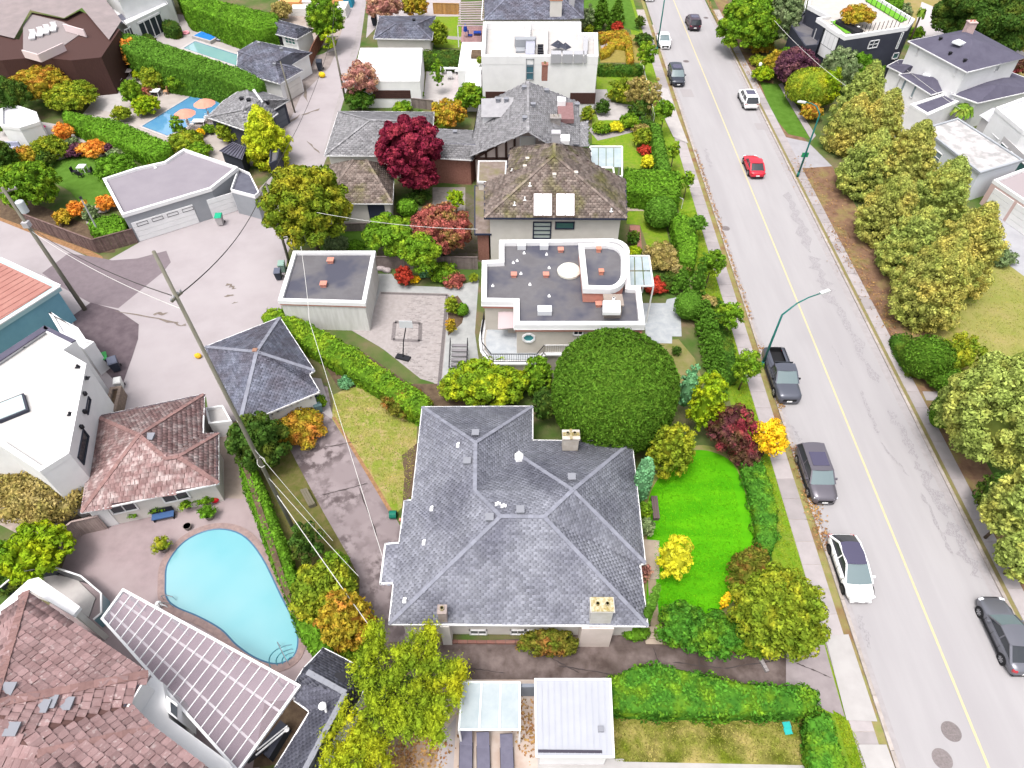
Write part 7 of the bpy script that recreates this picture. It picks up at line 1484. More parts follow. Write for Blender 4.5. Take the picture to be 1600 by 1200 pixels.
# grass tufts on the lawns
def tufts(name, pts, n, m, size=.06):
    poly = PL(pts); xs = [p.x for p in poly]; ys = [p.y for p in poly]; P_ = []
    while len(P_) < n:
        x, y = random.uniform(min(xs), max(xs)), random.uniform(min(ys), max(ys)); c = False; j = len(poly)-1
        for i in range(len(poly)):
            if (poly[i].y > y) != (poly[j].y > y) and x < (poly[j].x-poly[i].x)*(y-poly[i].y)/(poly[j].y-poly[i].y)+poly[i].x: c = not c
            j = i
        if c: P_.append((x, y, .035))
    pos = np.array(P_); v, f = leaf_quads(pos, np.tile([0, 0, .6], (n, 1)), size, .5, 1.0); v[:, 2] = np.maximum(v[:, 2], .022)
    o = np_mesh(name, v, f, 4, m); o['kind'] = 'stuff'
tufts('grass', [(1025, 950), (1020, 770), (1050, 725), (1110, 712), (1145, 750), (1162, 840), (1140, 930), (1090, 958)], 9000, leafmat('vivid_blades', (.062, .24, .004), (.09, .27, .006), sc=.8, isl=.3))
tufts('grass', [(522, 650), (524, 620), (574, 607), (615, 655), (650, 655), (648, 720), (636, 780), (612, 790)], 5000, leafmat('back_blades', (.13, .21, .02), (.28, .22, .09), sc=.6, isl=.35))
tufts('grass', [(960, 1122), (1262, 1118), (1265, 1190), (960, 1190)], 6500, leafmat('patchy_blades', (.11, .135, .02), (.26, .22, .09), sc=.7, isl=.45))
tufts('grass', [(1555, 400), (1600, 440), (1600, 600), (1500, 560), (1500, 480)], 4000, leafmat('east_blades', (.16, .20, .03), (.26, .22, .08), sc=.4, isl=.3))
def spx(r, y): return (822+r*(y+561), y)
tufts('grass', [spx(.272, 330), spx(.298, 330), spx(.298, 1000), spx(.275, 1000)], 9000, leafmat('verge_blades', (.12, .20, .01), (.20, .24, .02), sc=1.2, isl=.4))
tufts('grass', [(1301, 1110), (1322, 1122), (1362, 1200), (1330, 1200)], 1500, MATS['verge_blades'])
bush(1340, 24, 26, 12, L_amber, 'golden shrub planted on the roof deck of the black modern house', 'shrub', 'shrub', base=7.0, leaf=.13, dens=50)
# ------------------------------------------------------------------ vehicles
M_tyre = mat('tyre', (.02, .02, .022), rough=.8); M_rim = mat('alloy_rim', (.35, .35, .37), rough=.3, metal=.7); M_rimd = mat('dark_rim', (.05, .05, .055), rough=.3, metal=.5)
M_carglass = mat('car_glass', (.03, .034, .04), rough=.08, spec=.5); M_carwind = mat('windscreen', (.13, .17, .18), rough=.12, spec=.45)
M_lamp = mat('lamp_lens', (.62, .64, .68), rough=.15, coat=1); M_tail = mat('tail_lens', (.35, .012, .02), rough=.2, coat=1)
M_plate = mat('number_plate', (.68, .68, .68), rough=.4); M_trim = mat('black_trim', (.018, .018, .02), rough=.6); M_sun = mat('glass_roof', (.06, .055, .095), rough=.1, spec=.5)
def paint(n, c, metal=.0): return mat('paint_'+n, c, rough=.3, coat=.35, metal=metal, spec=.4)
def car(label, p, rz, L, W, H, col, kind='suv', roofm=None, rim=None, group=None, name='car', cat='car'):
    """front towards local +Y"""
    r = root(name, (p.x, p.y, .022), label, cat, group); r.rotation_euler = (0, 0, rz)
    rim = rim or M_rim; hl, hw = L/2, W/2; zb = .22; belt = H*.60; hood = {'suv': H*.60, 'sedan': H*.62, 'hatch': H*.60, 'truck': H*.62}[kind]
    S = {'suv': [(-1, .80, .72), (-.97, .92, .97), (-.85, .98, 1.0), (-.5, 1, 1), (0, 1, 1), (.42, 1, 1), (.5, .99, 1.0), (.7, .97, .97), (.88, .92, .90), (.97, .80, .80), (1, .62, .62)],
         'sedan': [(-1, .72, .74), (-.95, .88, .93), (-.80, .96, 1.0), (-.5, 1, 1), (0, 1, 1), (.40, 1, 1), (.5, .98, .98), (.7, .96, .92), (.88, .88, .83), (.97, .72, .70), (1, .5, .52)],
         'hatch': [(-1, .70, .74), (-.96, .86, .98), (-.82, .96, 1.04), (-.5, 1, 1.02), (0, 1, 1), (.40, .99, .98), (.52, .98, .94), (.72, .95, .86), (.88, .86, .75), (.96, .70, .62), (1, .5, .48)],
         'truck': [(-1, .93, .99), (-.98, .97, 1.0), (-.6, 1, 1), (-.2, 1, 1), (0, 1, 1), (.35, 1, 1), (.45, .99, 1.0), (.7, .98, .98), (.9, .96, .94), (.98, .88, .86), (1, .75, .7)]}[kind]
    mb = MB(); ring = []
    for (y, w_, t) in S:
        w = hw*w_; z = hood*t; yy = y*hl
        ring.append([(-w*.80, yy, zb), (-w*.97, yy, zb+.12), (-w, yy, z*.62), (-w*.985, yy, z*.86), (-w*.90, yy, z*.965), (-w*.55, yy, z), (0, yy, z+.015), (w*.55, yy, z), (w*.90, yy, z*.965), (w*.985, yy, z*.86), (w, yy, z*.62), (w*.97, yy, zb+.12), (w*.80, yy, zb)])
    n = len(ring[0]); vs = [v for q in ring for v in q]; fs = []
    bed = kind == 'truck'
    for i in range(len(ring)-1):
        for k in range(n-1):
            if bed and i < 3 and k in (5, 6): continue
            fs.append((i*n+k, (i+1)*n+k, (i+1)*n+k+1, i*n+k+1))
        fs.append((i*n+n-1, (i+1)*n+n-1, (i+1)*n, i*n))
    fs.append(tuple(range(n))); e = (len(ring)-1)*n; fs.append(tuple(e+k for k in reversed(range(n))))
    mb.add(vs, fs); bo = mb.build('body', col, r, smooth=True, local=True)
    # greenhouse
    G = {'suv': (-.97, .50, -.84, .18, .80, .95), 'sedan': (-.78, .46, -.42, .08, .78, .9), 'hatch': (-.92, .56, -.55, .10, .74, .93), 'truck': (-.12, .50, -.06, .22, .80, .95)}[kind]
    yb0, yb1, yr0, yr1, wr, wb = [q*s for q, s in zip(G, (hl, hl, hl, hl, hw, hw))]
    zt = H; b_ = belt*(1.0 if kind != 'truck' else 1.02); zr = zt-.06
    B = lambda x, y, z: Vector((x, y, z))
    def quad(name, pts, m, par=r, off=0): return MB().add(pts, [tuple(range(len(pts)))]).build(name, m, par, local=True)
    # curved windscreen / rear window in three strips
    def curved(name, yb, yr, m, sgn):
        vs = []; fs = []; K = 4
        for k in range(K+1):
            t = k/K*2-1; c = 1-t*t
            vs += [(wb*t, yb+sgn*.10*hw*c, b_-.02), (wr*t, yr+sgn*.06*hw*c, zr)]
        for k in range(K): fs.append((2*k, 2*k+2, 2*k+3, 2*k+1) if sgn < 0 else (2*k, 2*k+1, 2*k+3, 2*k+2))
        return MB().add(vs, fs).build(name, m, r, local=True)
    curved('windscreen', yb1, yr1, M_carwind, 1); curved('rear_window', yb0, yr0, M_carglass, -1)
    for s in (-1, 1): quad('side_window', [B(s*wb, yb0, b_-.02), B(s*wb, yb1, b_-.02), B(s*wr, yr1, zr), B(s*wr, yr0, zr)], M_carglass)
    # cabin shell under the glass keeps it solid; pillars and roof in body colour
    mb = MB()
    for s in (-1, 1):
        mb.beam(B(s*wb, yb1, b_-.02), B(s*wr, yr1, zr), .09, .06); mb.beam(B(s*wb, yb0, b_-.02), B(s*wr, yr0, zr), .14, .08)
        ym = (yb0+yb1)*.5-.1*hl*0; mb.beam(B(s*wb*1.004, ym, b_), B(s*wr*1.01, ym, zr), .08, .03); mb.beam(B(s*wr, yr0, zr), B(s*wr, yr1, zr), .09, .07)
        mb.beam(B(s*wb*1.01, yb0, b_), B(s*wb*1.01, yb1, b_), .05, .05)
    mb.build('pillars', col, r, local=True)
    vs = []; fs = []; K = 6; Jn = 5
    for j in range(Jn+1):
        y = yr0+(yr1-yr0)*j/Jn; cy = 1-(2*j/Jn-1)**2
        for k in range(K+1):
            t = 2*k/K-1; vs.append((wr*1.02*t, y+(.08*hw*(1-t*t)*(1 if j == Jn else -1 if j == 0 else 0)), zr+.01+.05*(1-t**4)+.025*cy))
    for j in range(Jn):
        for k in range(K): fs.append((j*(K+1)+k, j*(K+1)+k+1, (j+1)*(K+1)+k+1, (j+1)*(K+1)+k))
    mb = MB(); mb.add(vs, fs); mb.build('roof', roofm or col, r, smooth=True, local=True)
    if kind == 'suv' and roofm is None: MB().box((0, (yr0+yr1)/2+.25, zr+.088), (wr*1.55, 1.25, .012)).build('sunroof', M_sun, r, local=True)
    if bed:
        y0, y1 = -.95*hl, -.2*hl; w = hw*.80; z = hood-.45
        MB().add([(-w, y0, z), (w, y0, z), (w, y1, z), (-w, y1, z), (-w, y0, hood), (w, y0, hood), (w, y1, hood), (-w, y1, hood)], [(0, 1, 2, 3), (0, 4, 5, 1), (1, 5, 6, 2), (2, 6, 7, 3), (3, 7, 4, 0)]).build('load_bed', M_trim, r, local=True)
        MB().box((0, -.15*hl, H*.8), (wr*1.9, .06, H*.32)).build('rear_window', M_carglass, r, local=True)
    # wheels
    wr_ = .35 if kind != 'truck' else .40
    for sy in (-.60, .62):
        for s in (-1, 1):
            c = Vector((s*(hw-.10), sy*hl, wr_)); wh = bpy.data.objects.new('wheel', None); COL.objects.link(wh); wh.parent = r; wh.location = c
            MB().tube([(-.125, 0, 0), (-.10, 0, 0), (.10, 0, 0), (.125, 0, 0)], [wr_*.9, wr_, wr_, wr_*.9], 20).build('tyre', M_tyre, wh, local=True)
            mb = MB(); mb.tube([(s*.10, 0, 0), (s*.128, 0, 0)], [wr_*.66, wr_*.66], 18); mb.build('rim', M_rimd, wh, local=True)
            mb = MB()
            for k in range(7):
                a = k*2*math.pi/7; mb.beam((s*.135, 0, 0), (s*.135, wr_*.6*math.cos(a), wr_*.6*math.sin(a)), .06, .02, up=Vector((1, 0, 0)))
            mb.build('spokes', rim, wh, local=True)
            MB().tube([(s*(hw*.99-c.x*s) if 0 else s*.085, 0, 0), (s*.108, 0, 0)], [wr_*1.13]*2, 20).build('wheel_arch', M_trim, wh, local=True)
    yf = hl*.93; zf = hood*.74
    for s in (-1, 1):
        MB().box((s*hw*.70, yf-.02, zf), (hw*.34, .16, .09), -s*.35).build('headlight', M_lamp, r, local=True)
        MB().box((s*hw*.78, -hl*.955, hood*.80), (hw*.3, .14, .16), s*.3).build('taillight', M_tail, r, local=True)
        mb = MB(); mb.box((s*(hw+.10), yb1-.18*hl, b_+.04), (.2, .12, .15)); mb.build('mirror', col if kind != 'truck' else M_trim, r, local=True)
        for q in (-.12, .22): MB().box((s*(hw*1.0+.005), q*hl, belt*.83), (.03, .2, .035)).build('door_handle', col, r, local=True)
        for q in (-.33, .03, .40): MB().box((s*(hw*1.0+.002), q*hl, belt*.6), (.012, .018, belt*.62)).build('door_seam', M_trim, r, local=True)
        MB().box((s*hw*.985, 0, zb+.1), (.08, L*.52, .1)).build('sill', M_trim, r, local=True)
    if kind != 'hatch': MB().box((0, hl*.985, hood*.52), (hw*1.1, .10, .26)).build('grille', M_trim, r, local=True)
    MB().box((0, hl*1.0+.02, hood*.42), (.42, .04, .13)).build('number_plate', M_plate, r, local=True)
    MB().box((0, -hl*1.0-.01, hood*.55), (.42, .04, .14)).build('number_plate', M_plate, r, local=True)
    MB().box((0, hl*.95, zb+.06), (hw*1.45, .22, .16)).build('bumper', M_trim if kind in ('suv', 'truck') else col, r, local=True)
    MB().box((0, -hl*.96, zb+.06), (hw*1.5, .22, .16)).build('bumper', M_trim, r, local=True)
    return r
# street heading
sa, sb = street(.41, 0), street(.41, 100); HEAD = -math.atan2(sb.x-sa.x, sb.y-sa.y)
def spot(px, py, dz=0): return P(px, py, dz)
car('grey pickup truck parked under the leaning green lamp post', spot(1222, 583, .9), HEAD+math.pi, 5.7, 2.0, 1.9, paint('blue_grey', (.085, .09, .115), .3), 'truck', cat='pickup truck', name='pickup_truck')
car('grey suv with dark glass roof parked between the yellow tree and the white hatchback', spot(1277, 737, .9), HEAD+math.pi, 4.85, 1.95, 1.75, paint('warm_grey', (.115, .105, .125), .3), 'suv', roofm=None)
car('white hatchback with dark glass roof parked nearest the big yellow green shrub', spot(1331, 884, .8), HEAD+math.pi, 4.75, 1.92, 1.6, paint('white', (.78, .78, .78)), 'hatch', roofm=M_sun, rim=M_rimd)
car('silver grey sedan cut off by the right edge near the bottom', spot(1575, 990, .7), HEAD, 4.9, 1.9, 1.5, paint('silver', (.14, .142, .165), .4), 'sedan', roofm=None)
car('bright red coupe driving away on the street', spot(1178, 257, .7), HEAD, 4.5, 1.85, 1.42, paint('red', (.48, .012, .03)), 'sedan')
car('white suv parked against the east kerb seen from behind', spot(1169, 152, .8), HEAD, 4.7, 1.9, 1.7, paint('white', (.78, .78, .78)), 'suv')
car('black suv parked on the west side beside a street sapling', spot(1057, 117, .8), HEAD+math.pi, 4.8, 1.95, 1.75, paint('blue_black', (.03, .035, .05), .2), 'suv')
car('dark maroon suv driving in the far right lane', spot(1083, 33, .8), HEAD, 4.7, 1.9, 1.7, paint('dark_maroon', (.045, .02, .035), .2), 'suv')
car('white sedan parked beside the far green lamp post', spot(1037, 62, .7), HEAD+math.pi, 4.5, 1.85, 1.5, paint('white', (.78, .78, .78)), 'sedan')
car('white car mostly cut off by the top edge of the street', spot(1013, -10, .7), HEAD+math.pi, 4.5, 1.85, 1.5, paint('white', (.78, .78, .78)), 'sedan')
# ------------------------------------------------------------------ street lamps
M_green = mat('green_pole', (.015, .13, .115), rough=.4, coat=.3)
def lamp(label, base, top, head, h, arm_h):
    b = P(*base); r = root('street_lamp', (b.x, b.y, 0), label, 'street lamp', 'green street lamps'); t = P(top[0], top[1], h); e = P(head[0], head[1], arm_h)
    m1 = t.lerp(e, .33)+Vector((0, 0, .45)); m2 = t.lerp(e, .66)+Vector((0, 0, .35))
    MB().tube([b, b+Vector((0, 0, .6))], [.17, .14], 10).build('base', M_green, r, smooth=True)
    MB().tube([b+Vector((0, 0, .5)), b.lerp(t, .5), t, m1, m2, e], [.12, .10, .08, .065, .055, .05], 10).build('pole', M_green, r, smooth=True)
    d = (e-m2).normalized(); MB().beam(e-d*.1, e+d*.85, .3, .14).beam(e-d*.1+Vector((0, 0, .06)), e+d*.7+Vector((0, 0, .08)), .2, .08).build('lamp_head', mat('lamp_grey', (.55, .56, .55), rough=.4), r)
    return r
lamp('green street lamp arching over the road from beside the pickup truck', (1190, 572), (1222, 492), (1283, 458), 6.0, 7.0)
l2 = lamp('green street lamp with a small green sign at the north end of the cypress row', (1246, 276), (1281, 178), (1258, 160), 7.7, 8.3)
MB().box(tuple(P(1258, 242, 2.8)), (.75, .05, .55)).build('sign_plate', mat('sign_green', (.02, .22, .10), rough=.4), l2); MB().box(tuple(P(1256, 249, 2.2)), (.5, .05, .4)).build('sign_plate', M_plate, l2)
lamp('far green street lamp beside the white sedan at the top of the street', (1026, 80), (1039, -5), (1062, -25), 7.8, 8.6)
pl = root('post_lamp', P(1182, 124), 'short white globe lamp post on the east pavement', 'lamp post'); b = P(1182, 124)
MB().tube([b, b+Vector((0, 0, 1.9))], [.05, .04], 8).build('pole', M_white, pl); MB().lathe([(.02, 1.85), (.22, 2.0), (.22, 2.25), (.05, 2.4)], b, 10).build('globe', M_plas, pl)
# ------------------------------------------------------------------ utility poles and wires
M_pole = mat('timber_pole', (.20, .19, .155), (.15, .14, .11), scale=3, rough=.9, stretch=(3, 3, .4)); M_wire = mat('wire', (.05, .045, .045), rough=.6); M_wirew = mat('pale_wire', (.55, .54, .52), rough=.5)
def upole(label, base, top, h, arms=(), r0=.17):
    b = P(*base); t = P(top[0], top[1], h); r = root('utility_pole', (b.x, b.y, 0), label, 'utility pole', 'timber utility poles')
    MB().tube([b, b.lerp(t, .5), t], [r0, r0*.85, r0*.6], 10).build('pole', M_pole, r, smooth=True)
    for z, w_, a in arms:
        c = b.lerp(t, z); d = Vector((math.cos(a), math.sin(a), 0)); MB().beam(c-d*w_, c+d*w_, .1, .1).build('cross_arm', M_pole, r)
        for s in (-.9, -.4, .4, .9): MB().lathe([(.04, .05), (.06, .12), (.03, .2)], c+d*w_*s, 8).build('insulator', M_galv, r)
    return r, b, t
PA, a0, a1 = upole('timber utility pole carrying a grey transformer above the lane corner', (133, 484), (3, 293), 13.2, [(.97, .9, .6)], .2)
c = a0.lerp(a1, .86); MB().lathe([(.02, -.55), (.32, -.5), (.34, .45), (.3, .5), (.12, .58), (.02, .62)], c+Vector((.5, .1, 0)), 14).build('transformer', mat('transformer_grey', (.42, .45, .47), rough=.4), PA, smooth=False)
c = a0.lerp(a1, .74); MB().box(tuple(c+Vector((.05, -.1, 0))), (.5, .5, .5)).build('bracket', M_galv, PA)
PB, b0, b1 = upole('very tall pale timber utility pole crossing in front of the blue grey garage roof', (470, 848), (240, 393), 25.2, [(.9, .35, 1.2)], .135)
MB().tube([b0.lerp(b1, .4)+Vector((.2+.25*math.cos(k*.7), .2*math.sin(k*.7)-.2, .25*math.sin(k*.7))) for k in range(9)], [.02]*9, 5).build('cable_coil', M_wirew, PB)
PD, d0, d1 = upole('timber utility pole in the lane next to the white flat garage', (541, 162), (519, 55), 9.0, [(.98, .7, 0)], .16)
PE_, e0, e1 = upole('slim timber pole in front of the dark lane garage', (461, 176), (438, 96), 6.8, (), .12)
PF, f0, f1 = upole('timber pole beside the small white outbuilding at the top', (500, 58), (489, -6), 6.0, (), .13)
PG_, g0, g1 = upole('timber pole passing the large green and gold tree', (452, 410), (415, 285), 9.5, (), .15)
PH_, h0, h1 = upole('timber pole with a small lamp among the north east hedges', (1370, 112), (1380, 78), 3.2, (), .12)
sp_ = root('steel_post', P(160, 373), 'slender grey steel post behind the brown corner fence', 'post'); MB().tube([P(160, 373), P(126, 309, 5.0)], [.1, .07], 8).build('pole', M_galv, sp_)
MB().tube([P(126, 309, 5.0), P(126, 309, 5.4)], [.16, .12], 8).build('cap', M_black, sp_)
def wire(label, a, b, sag=.6, r=.018, m=None):
    pts = [a.lerp(b, k/16)-Vector((0, 0, sag*4*(k/16)*(1-k/16))) for k in range(17)]; mb = MB(); mb.tube(pts, [r]*17, 5)
    tag(mb.build('overhead_wire', m or M_wire, None, loc=tuple(pts[8])), label, 'wire', 'overhead wires')
wire('dark wire from the tall pale pole up to the lane beyond the grey garage', b0.lerp(b1, .9), P(415, 285, 9.3), 1.0, .03); wire('dark wire linking the transformer pole and the tall pale pole', a0.lerp(a1, .72), b0.lerp(b1, .9), .8, .025)
wire('pale wire linking the transformer pole and the tall pale pole', a0.lerp(a1, .68), b0.lerp(b1, .87), .7, .018, M_wirew)
wire('long dark wire running down the lane to the white garage', P(415, 285, 9.3), d1, 1.2, .025); wire('dark wire along the upper lane', d1, f1+Vector((0, 20, 1)), .8, .025)
wire('white service wire from the garage ridge to the west corner of the bungalow', P(483, 500, 6.5), P(597, 868, 3.1), .5, .018, M_wirew)
wire('white service wire crossing the paver patio hedge', P(483, 500, 6.5), P(470, 385, 8.0), .5, .02, M_wirew)
wire('white service wire over the coral red tree', P(495, 332, 8.3), P(746, 358, 5), .4, .02, M_wirew)
wire('pale wire falling from the tall pale pole to the lime maple', b0.lerp(b1, .25), P(575, 975, 3.6), .2, .024, M_wirew); wire('pale wire running beside the narrow hedge to the amber shrub', b0.lerp(b1, .33), P(560, 900, 3), .2, .016, M_wirew)
wire('thin pale wire down the timber pole side of the hedge', b0.lerp(b1, .45), P(520, 845, 3.6), .1, .016, M_wirew)
wire('thin wire over the dark hedges to the white house top right', h1, P(1500, 170, 5), .2, .02, M_wirew); wire('pale wire over the grey green rounded tree', P(1210, 32, 8), P(1330, 140, 5), .4, .02, M_wirew)
# ------------------------------------------------------------------ fences with single boards
def fence(label, pts, h, m, board=.16, gap=.012, cap=True, each=True, base=0.0):
    q = PL(pts, 0); c = sum(q, Vector((0, 0, 0)))/len(q); r = root('fence', (c.x, c.y, 0), label, 'fence')
    J = MB(); total = 0
    for i in range(len(q)-1):
        a, b = q[i], q[i+1]; L = (b-a).length; d = (b-a)/L; n = max(1, int(L/board)); ang = math.atan2(d.y, d.x)
        for k in range(n):
            p = a+d*(k+.5)*L/n; hh = h*random.uniform(.985, 1.01)
            if each and total < 290: MB().box((p.x, p.y, base+hh/2), (L/n-gap, .03, hh), ang).build('board', m, r); total += 1
            else: J.box((p.x, p.y, base+hh/2), (L/n-gap, .03, hh), ang)
        MB().beam(a+Vector((0, 0, h+.03+base)), b+Vector((0, 0, h+.03+base)), .14, .06).build('top_rail', m, r)
        for k in range(int(L/2.4)+1):
            p = a+d*min(k*2.4, L-.05); MB().box((p.x, p.y, base+h/2), (.1, .1, h+.05), ang).build('post', m, r)
    if J.v: o = J.build('boards', m, r); o['kind'] = 'stuff'
    return r
fence('dark brown board fence meeting in a corner beside the grey roofed garage', [(40, 352), (155, 396), (217, 379)], 1.7, M_fence)
fence('weathered grey fence behind the courtyard shrubs', [(588, 420), (668, 420), (747, 421)], 1.5, M_fenceg)
fence('grey taupe fence south of the white flat garage', [(583, 165), (640, 168), (678, 172)], 1.3, M_fenceg, board=.3)
fence('orange cedar fence at the top edge beside the small lawn', [(678, 22), (720, 23)], 1.7, mat('orange_cedar', (.42, .22, .06), (.34, .17, .05), scale=3, island=.2))
fence('rust brown fence beside the white garages near the lane', [(483, 113), (492, 90), (508, 62)], 1.8, mat('rust_fence', (.19, .085, .055), (.15, .065, .045), scale=3, island=.2))
fence('grey board fence with gate at the corner of the pool deck', [(98, 860), (130, 835), (170, 826)], 1.7, mat('mauve_fence', (.33, .26, .24), (.27, .21, .20), scale=3, island=.15))
fence('grey fence below the shake garage siding', [(520, 362), (578, 361)], 1.0, M_fenceg, board=.3)
fence('timber fence screening the white annex on the left', [(40, 540), (78, 500)], 2.6, mat('tan_fence', (.32, .22, .17), (.26, .17, .13), scale=3, island=.2))
fence('slatted brown screen beside the white modern house', [(108, 560), (122, 575), (160, 625)], 1.7, M_wood)
# steel boundary rail
br = root('boundary_rail', P(1013, 140), 'thin white rail along the front gardens by the boulevard', 'rail'); a, b = P(1001, 100), P(1021, 190)
MB().beam(a+Vector((0, 0, .95)), b+Vector((0, 0, .95)), .05, .05).build('rail', M_white, br)
for k in range(12): c = a.lerp(b, k/11); MB().box((c.x, c.y, .48), (.05, .05, .95)).build('post', M_white, br)
ar = root('garden_arch', P(1052, 318), 'white garden arch at the pavement entrance of the cedar shake house', 'arch')
for x in (1010, 1052): p = P(x, 318 if x < 1020 else 326); MB().tube([p, p+Vector((0, 0, 1.2)), p+Vector((.35, 0, 1.5)), p+Vector((.9, 0, 1.2)), p+Vector((.9, 0, 0))], [.035]*5, 6).build('hoop', M_white, ar)
# ------------------------------------------------------------------ wheelie bins
def wbin(label, px, py, body, lid, rz=0.0, s=1.0):
    p = P(px, py); r = root('wheelie_bin', (p.x, p.y, .02), label, 'wheelie bin', 'wheelie bins'); r.rotation_euler = (0, 0, rz); r.scale = (s, s, s)
    MB().add([(-.24, -.28, .08), (.24, -.28, .08), (.24, .28, .08), (-.24, .28, .08), (-.32, -.38, 1.0), (.32, -.38, 1.0), (.32, .38, 1.0), (-.32, .38, 1.0)], [(3, 2, 1, 0), (0, 1, 5, 4), (1, 2, 6, 5), (2, 3, 7, 6), (3, 0, 4, 7)]).build('bin_body', body, r, local=True)
    MB().add([(-.34, -.42, 1.0), (.34, -.42, 1.0), (.34, .40, 1.04), (-.34, .40, 1.04), (-.30, -.36, 1.08), (.30, -.36, 1.08), (.30, .34, 1.14), (-.30, .34, 1.14)], [(0, 1, 5, 4), (1, 2, 6, 5), (2, 3, 7, 6), (3, 0, 4, 7), (4, 5, 6, 7)]).build('lid', lid, r, local=True)
    for sx in (-1, 1): MB().tube([(sx*.28, .34, .12), (sx*.34, .34, .12)], [.12, .12], 10).build('wheel', M_tyre, r, local=True)
    MB().beam((-.3, .44, 1.02), (.3, .44, 1.02), .05, .05).build('handle', M_black, r, local=True)
M_binb = mat('dark_bin', (.035, .04, .055), rough=.5); M_bing = mat('bin_green', (.05, .28, .08), rough=.5); M_bint = mat('teal_bin', (.02, .30, .17), rough=.5); M_bingr = mat('grey_bin_lid', (.10, .11, .15), rough=.5)
wbin('green lidded bin on the dark asphalt beside the grey lidded one', 169, 572, M_binb, M_bing, .5, 1.15); wbin('grey lidded bin on the dark asphalt beside the green lidded one', 184, 578, M_binb, M_bingr, .5, 1.15)
wbin('teal lidded bin outside the grey roofed garage doors', 346, 351, mat('bin_grey', (.40, .38, .38)), M_bint, .1, 1.1); wbin('tall dark bin beside the rust brown fence', 501, 110, M_binb, M_binb, .1, 1.3)
wbin('pale green bin against the flat white garage wall', 443, 424, mat('pale_bin', (.22, .32, .28)), MATS['pale_bin'], .1); wbin('dark slate bin in front of the pale green bin', 437, 436, M_binb, M_bingr, .1)
wbin('slate blue bin at the south east corner of the blue grey garage', 499, 642, mat('slate_bin', (.12, .19, .20)), MATS['slate_bin'], .4, 1.0); wbin('black bin behind the slate blue bin', 495, 633, M_binb, M_binb, .4, .9)
wbin('dark bin under the dusty pink tree at the lane', 586, 40, M_binb, M_binb, 0, 1.3); wbin('white bin by the small wall opening beside the wooden screen', 190, 606, mat('white_bin', (.6, .6, .58)), MATS['white_bin'], .3, .9)
def sack(label, px, py, m, s=.35):
    p = P(px, py); o = foliage('sack', [((p.x, p.y, s*.8), (s*1.1, s*.8, s*.9))], [], .01, .1, m, None, loc=(p.x, p.y, 0)); tag(o, label, 'sack')
sack('yellow sack beside the tall dark bin', 504, 121, mat('sack_yellow', (.72, .50, .02), rough=.6), .5); sack('bright blue sack at the end of the grey garage', 389, 316, mat('sack_blue', (.02, .07, .55), rough=.6), .42)
sack('yellow bag leaning beside the bright blue sack', 382, 312, MATS['sack_yellow'], .36); sack('small white bag next to the bright blue sack', 395, 319, M_plas, .25); sack('orange yellow tuft bag at the garage corner by the pole', 311, 559, mat('sack_orange', (.62, .36, .03)), .32)
# ------------------------------------------------------------------ garden furniture
def lounger(label, a, b, w_=.62, m=None, back=.55, group='sun loungers', frame=None):
    """a = foot end, b = head end, photograph pixels"""
    p, q = P(*a), P(*b); d = q-p; L = d.length; rz = -math.atan2(d.x, d.y); r = root('sun_lounger', (p.x, p.y, 0), label, 'sun lounger', group); r.rotation_euler = (0, 0, rz)
    MB().box((0, L*.34, .34), (w_, L*.66, .1)).build('cushion', m, r, local=True)
    MB().beam((0, L*.66, .36), (0, L, .36+back), w_, .1).build('backrest', m, r, local=True)
    MB().box((0, L*.36, .26), (w_+.06, L*.72, .05)).build('frame', frame or M_black, r, local=True)
    for sx in (-1, 1):
        for y in (.08, .66): MB().box((sx*w_*.46, L*y, .13), (.05, .05, .26)).build('leg', frame or M_black, r, local=True)
M_loung = mat('lounger_grey', (.13, .125, .17), (.11, .105, .145), scale=3, rough=.8)
lounger('dark grey sun lounger under the glass roof, closest to the lime maple', (728, 1212), (729, 1144), .72, M_loung, .5); lounger('dark grey sun lounger in the middle of the three', (756, 1212), (755, 1150), .72, M_loung, .5); lounger('dark grey sun lounger closest to the metal roofed shed', (793, 1214), (791, 1153), .72, M_loung, .5)
M_lw = mat('lounger_pale', (.30, .31, .40), rough=.8)
lounger('left pale blue lounger beside the hot tub', (342, 66), (353, 58), .7, M_lw, .6); lounger('right pale blue lounger beside the hot tub', (351, 68), (364, 60), .7, M_lw, .6); lounger('grey lounger at the edge of the aqua pool terrace', (395, 60), (385, 50), .7, M_lw, .6)
def parasol(label, px, py, rr, m, h=3.0, foot=None):
    c = P(px, py, h); r = root('parasol', (c.x, c.y, 0), label, 'parasol', 'coral parasols'); R = rr*depth(c)/FOC
    mb = MB(); n = 10; vs = [c+Vector((0, 0, .25))]+[c+Vector((R*math.cos(k*2*math.pi/n), R*math.sin(k*2*math.pi/n), -.35)) for k in range(n)]+[c+Vector((R*.55*math.cos(k*2*math.pi/n), R*.55*math.sin(k*2*math.pi/n), .0)) for k in range(n)]
    fs = []
    for k in range(n): j = (k+1) % n; fs += [(0, 1+n+k, 1+n+j), (1+n+k, 1+k, 1+j, 1+n+j)]
    mb.add(vs, fs).build('canopy', m, r)
    for k in range(n): MB().beam(vs[0]-Vector((0, 0, .03)), vs[1+k]-Vector((0, 0, .03)), .03, .03).build('rib', M_white, r)
    MB().tube([(c.x, c.y, 0), (c.x, c.y, h+.3)], [.04, .04], 8).build('pole', M_galv, r); MB().lathe([(.35, .02), (.33, .08), (.05, .1)], (c.x, c.y, 0), 14).build('base', M_galv, r)
M_cor = mat('coral_canvas', (.72, .30, .22), (.68, .27, .20), scale=2, rough=.8, trans=.2)
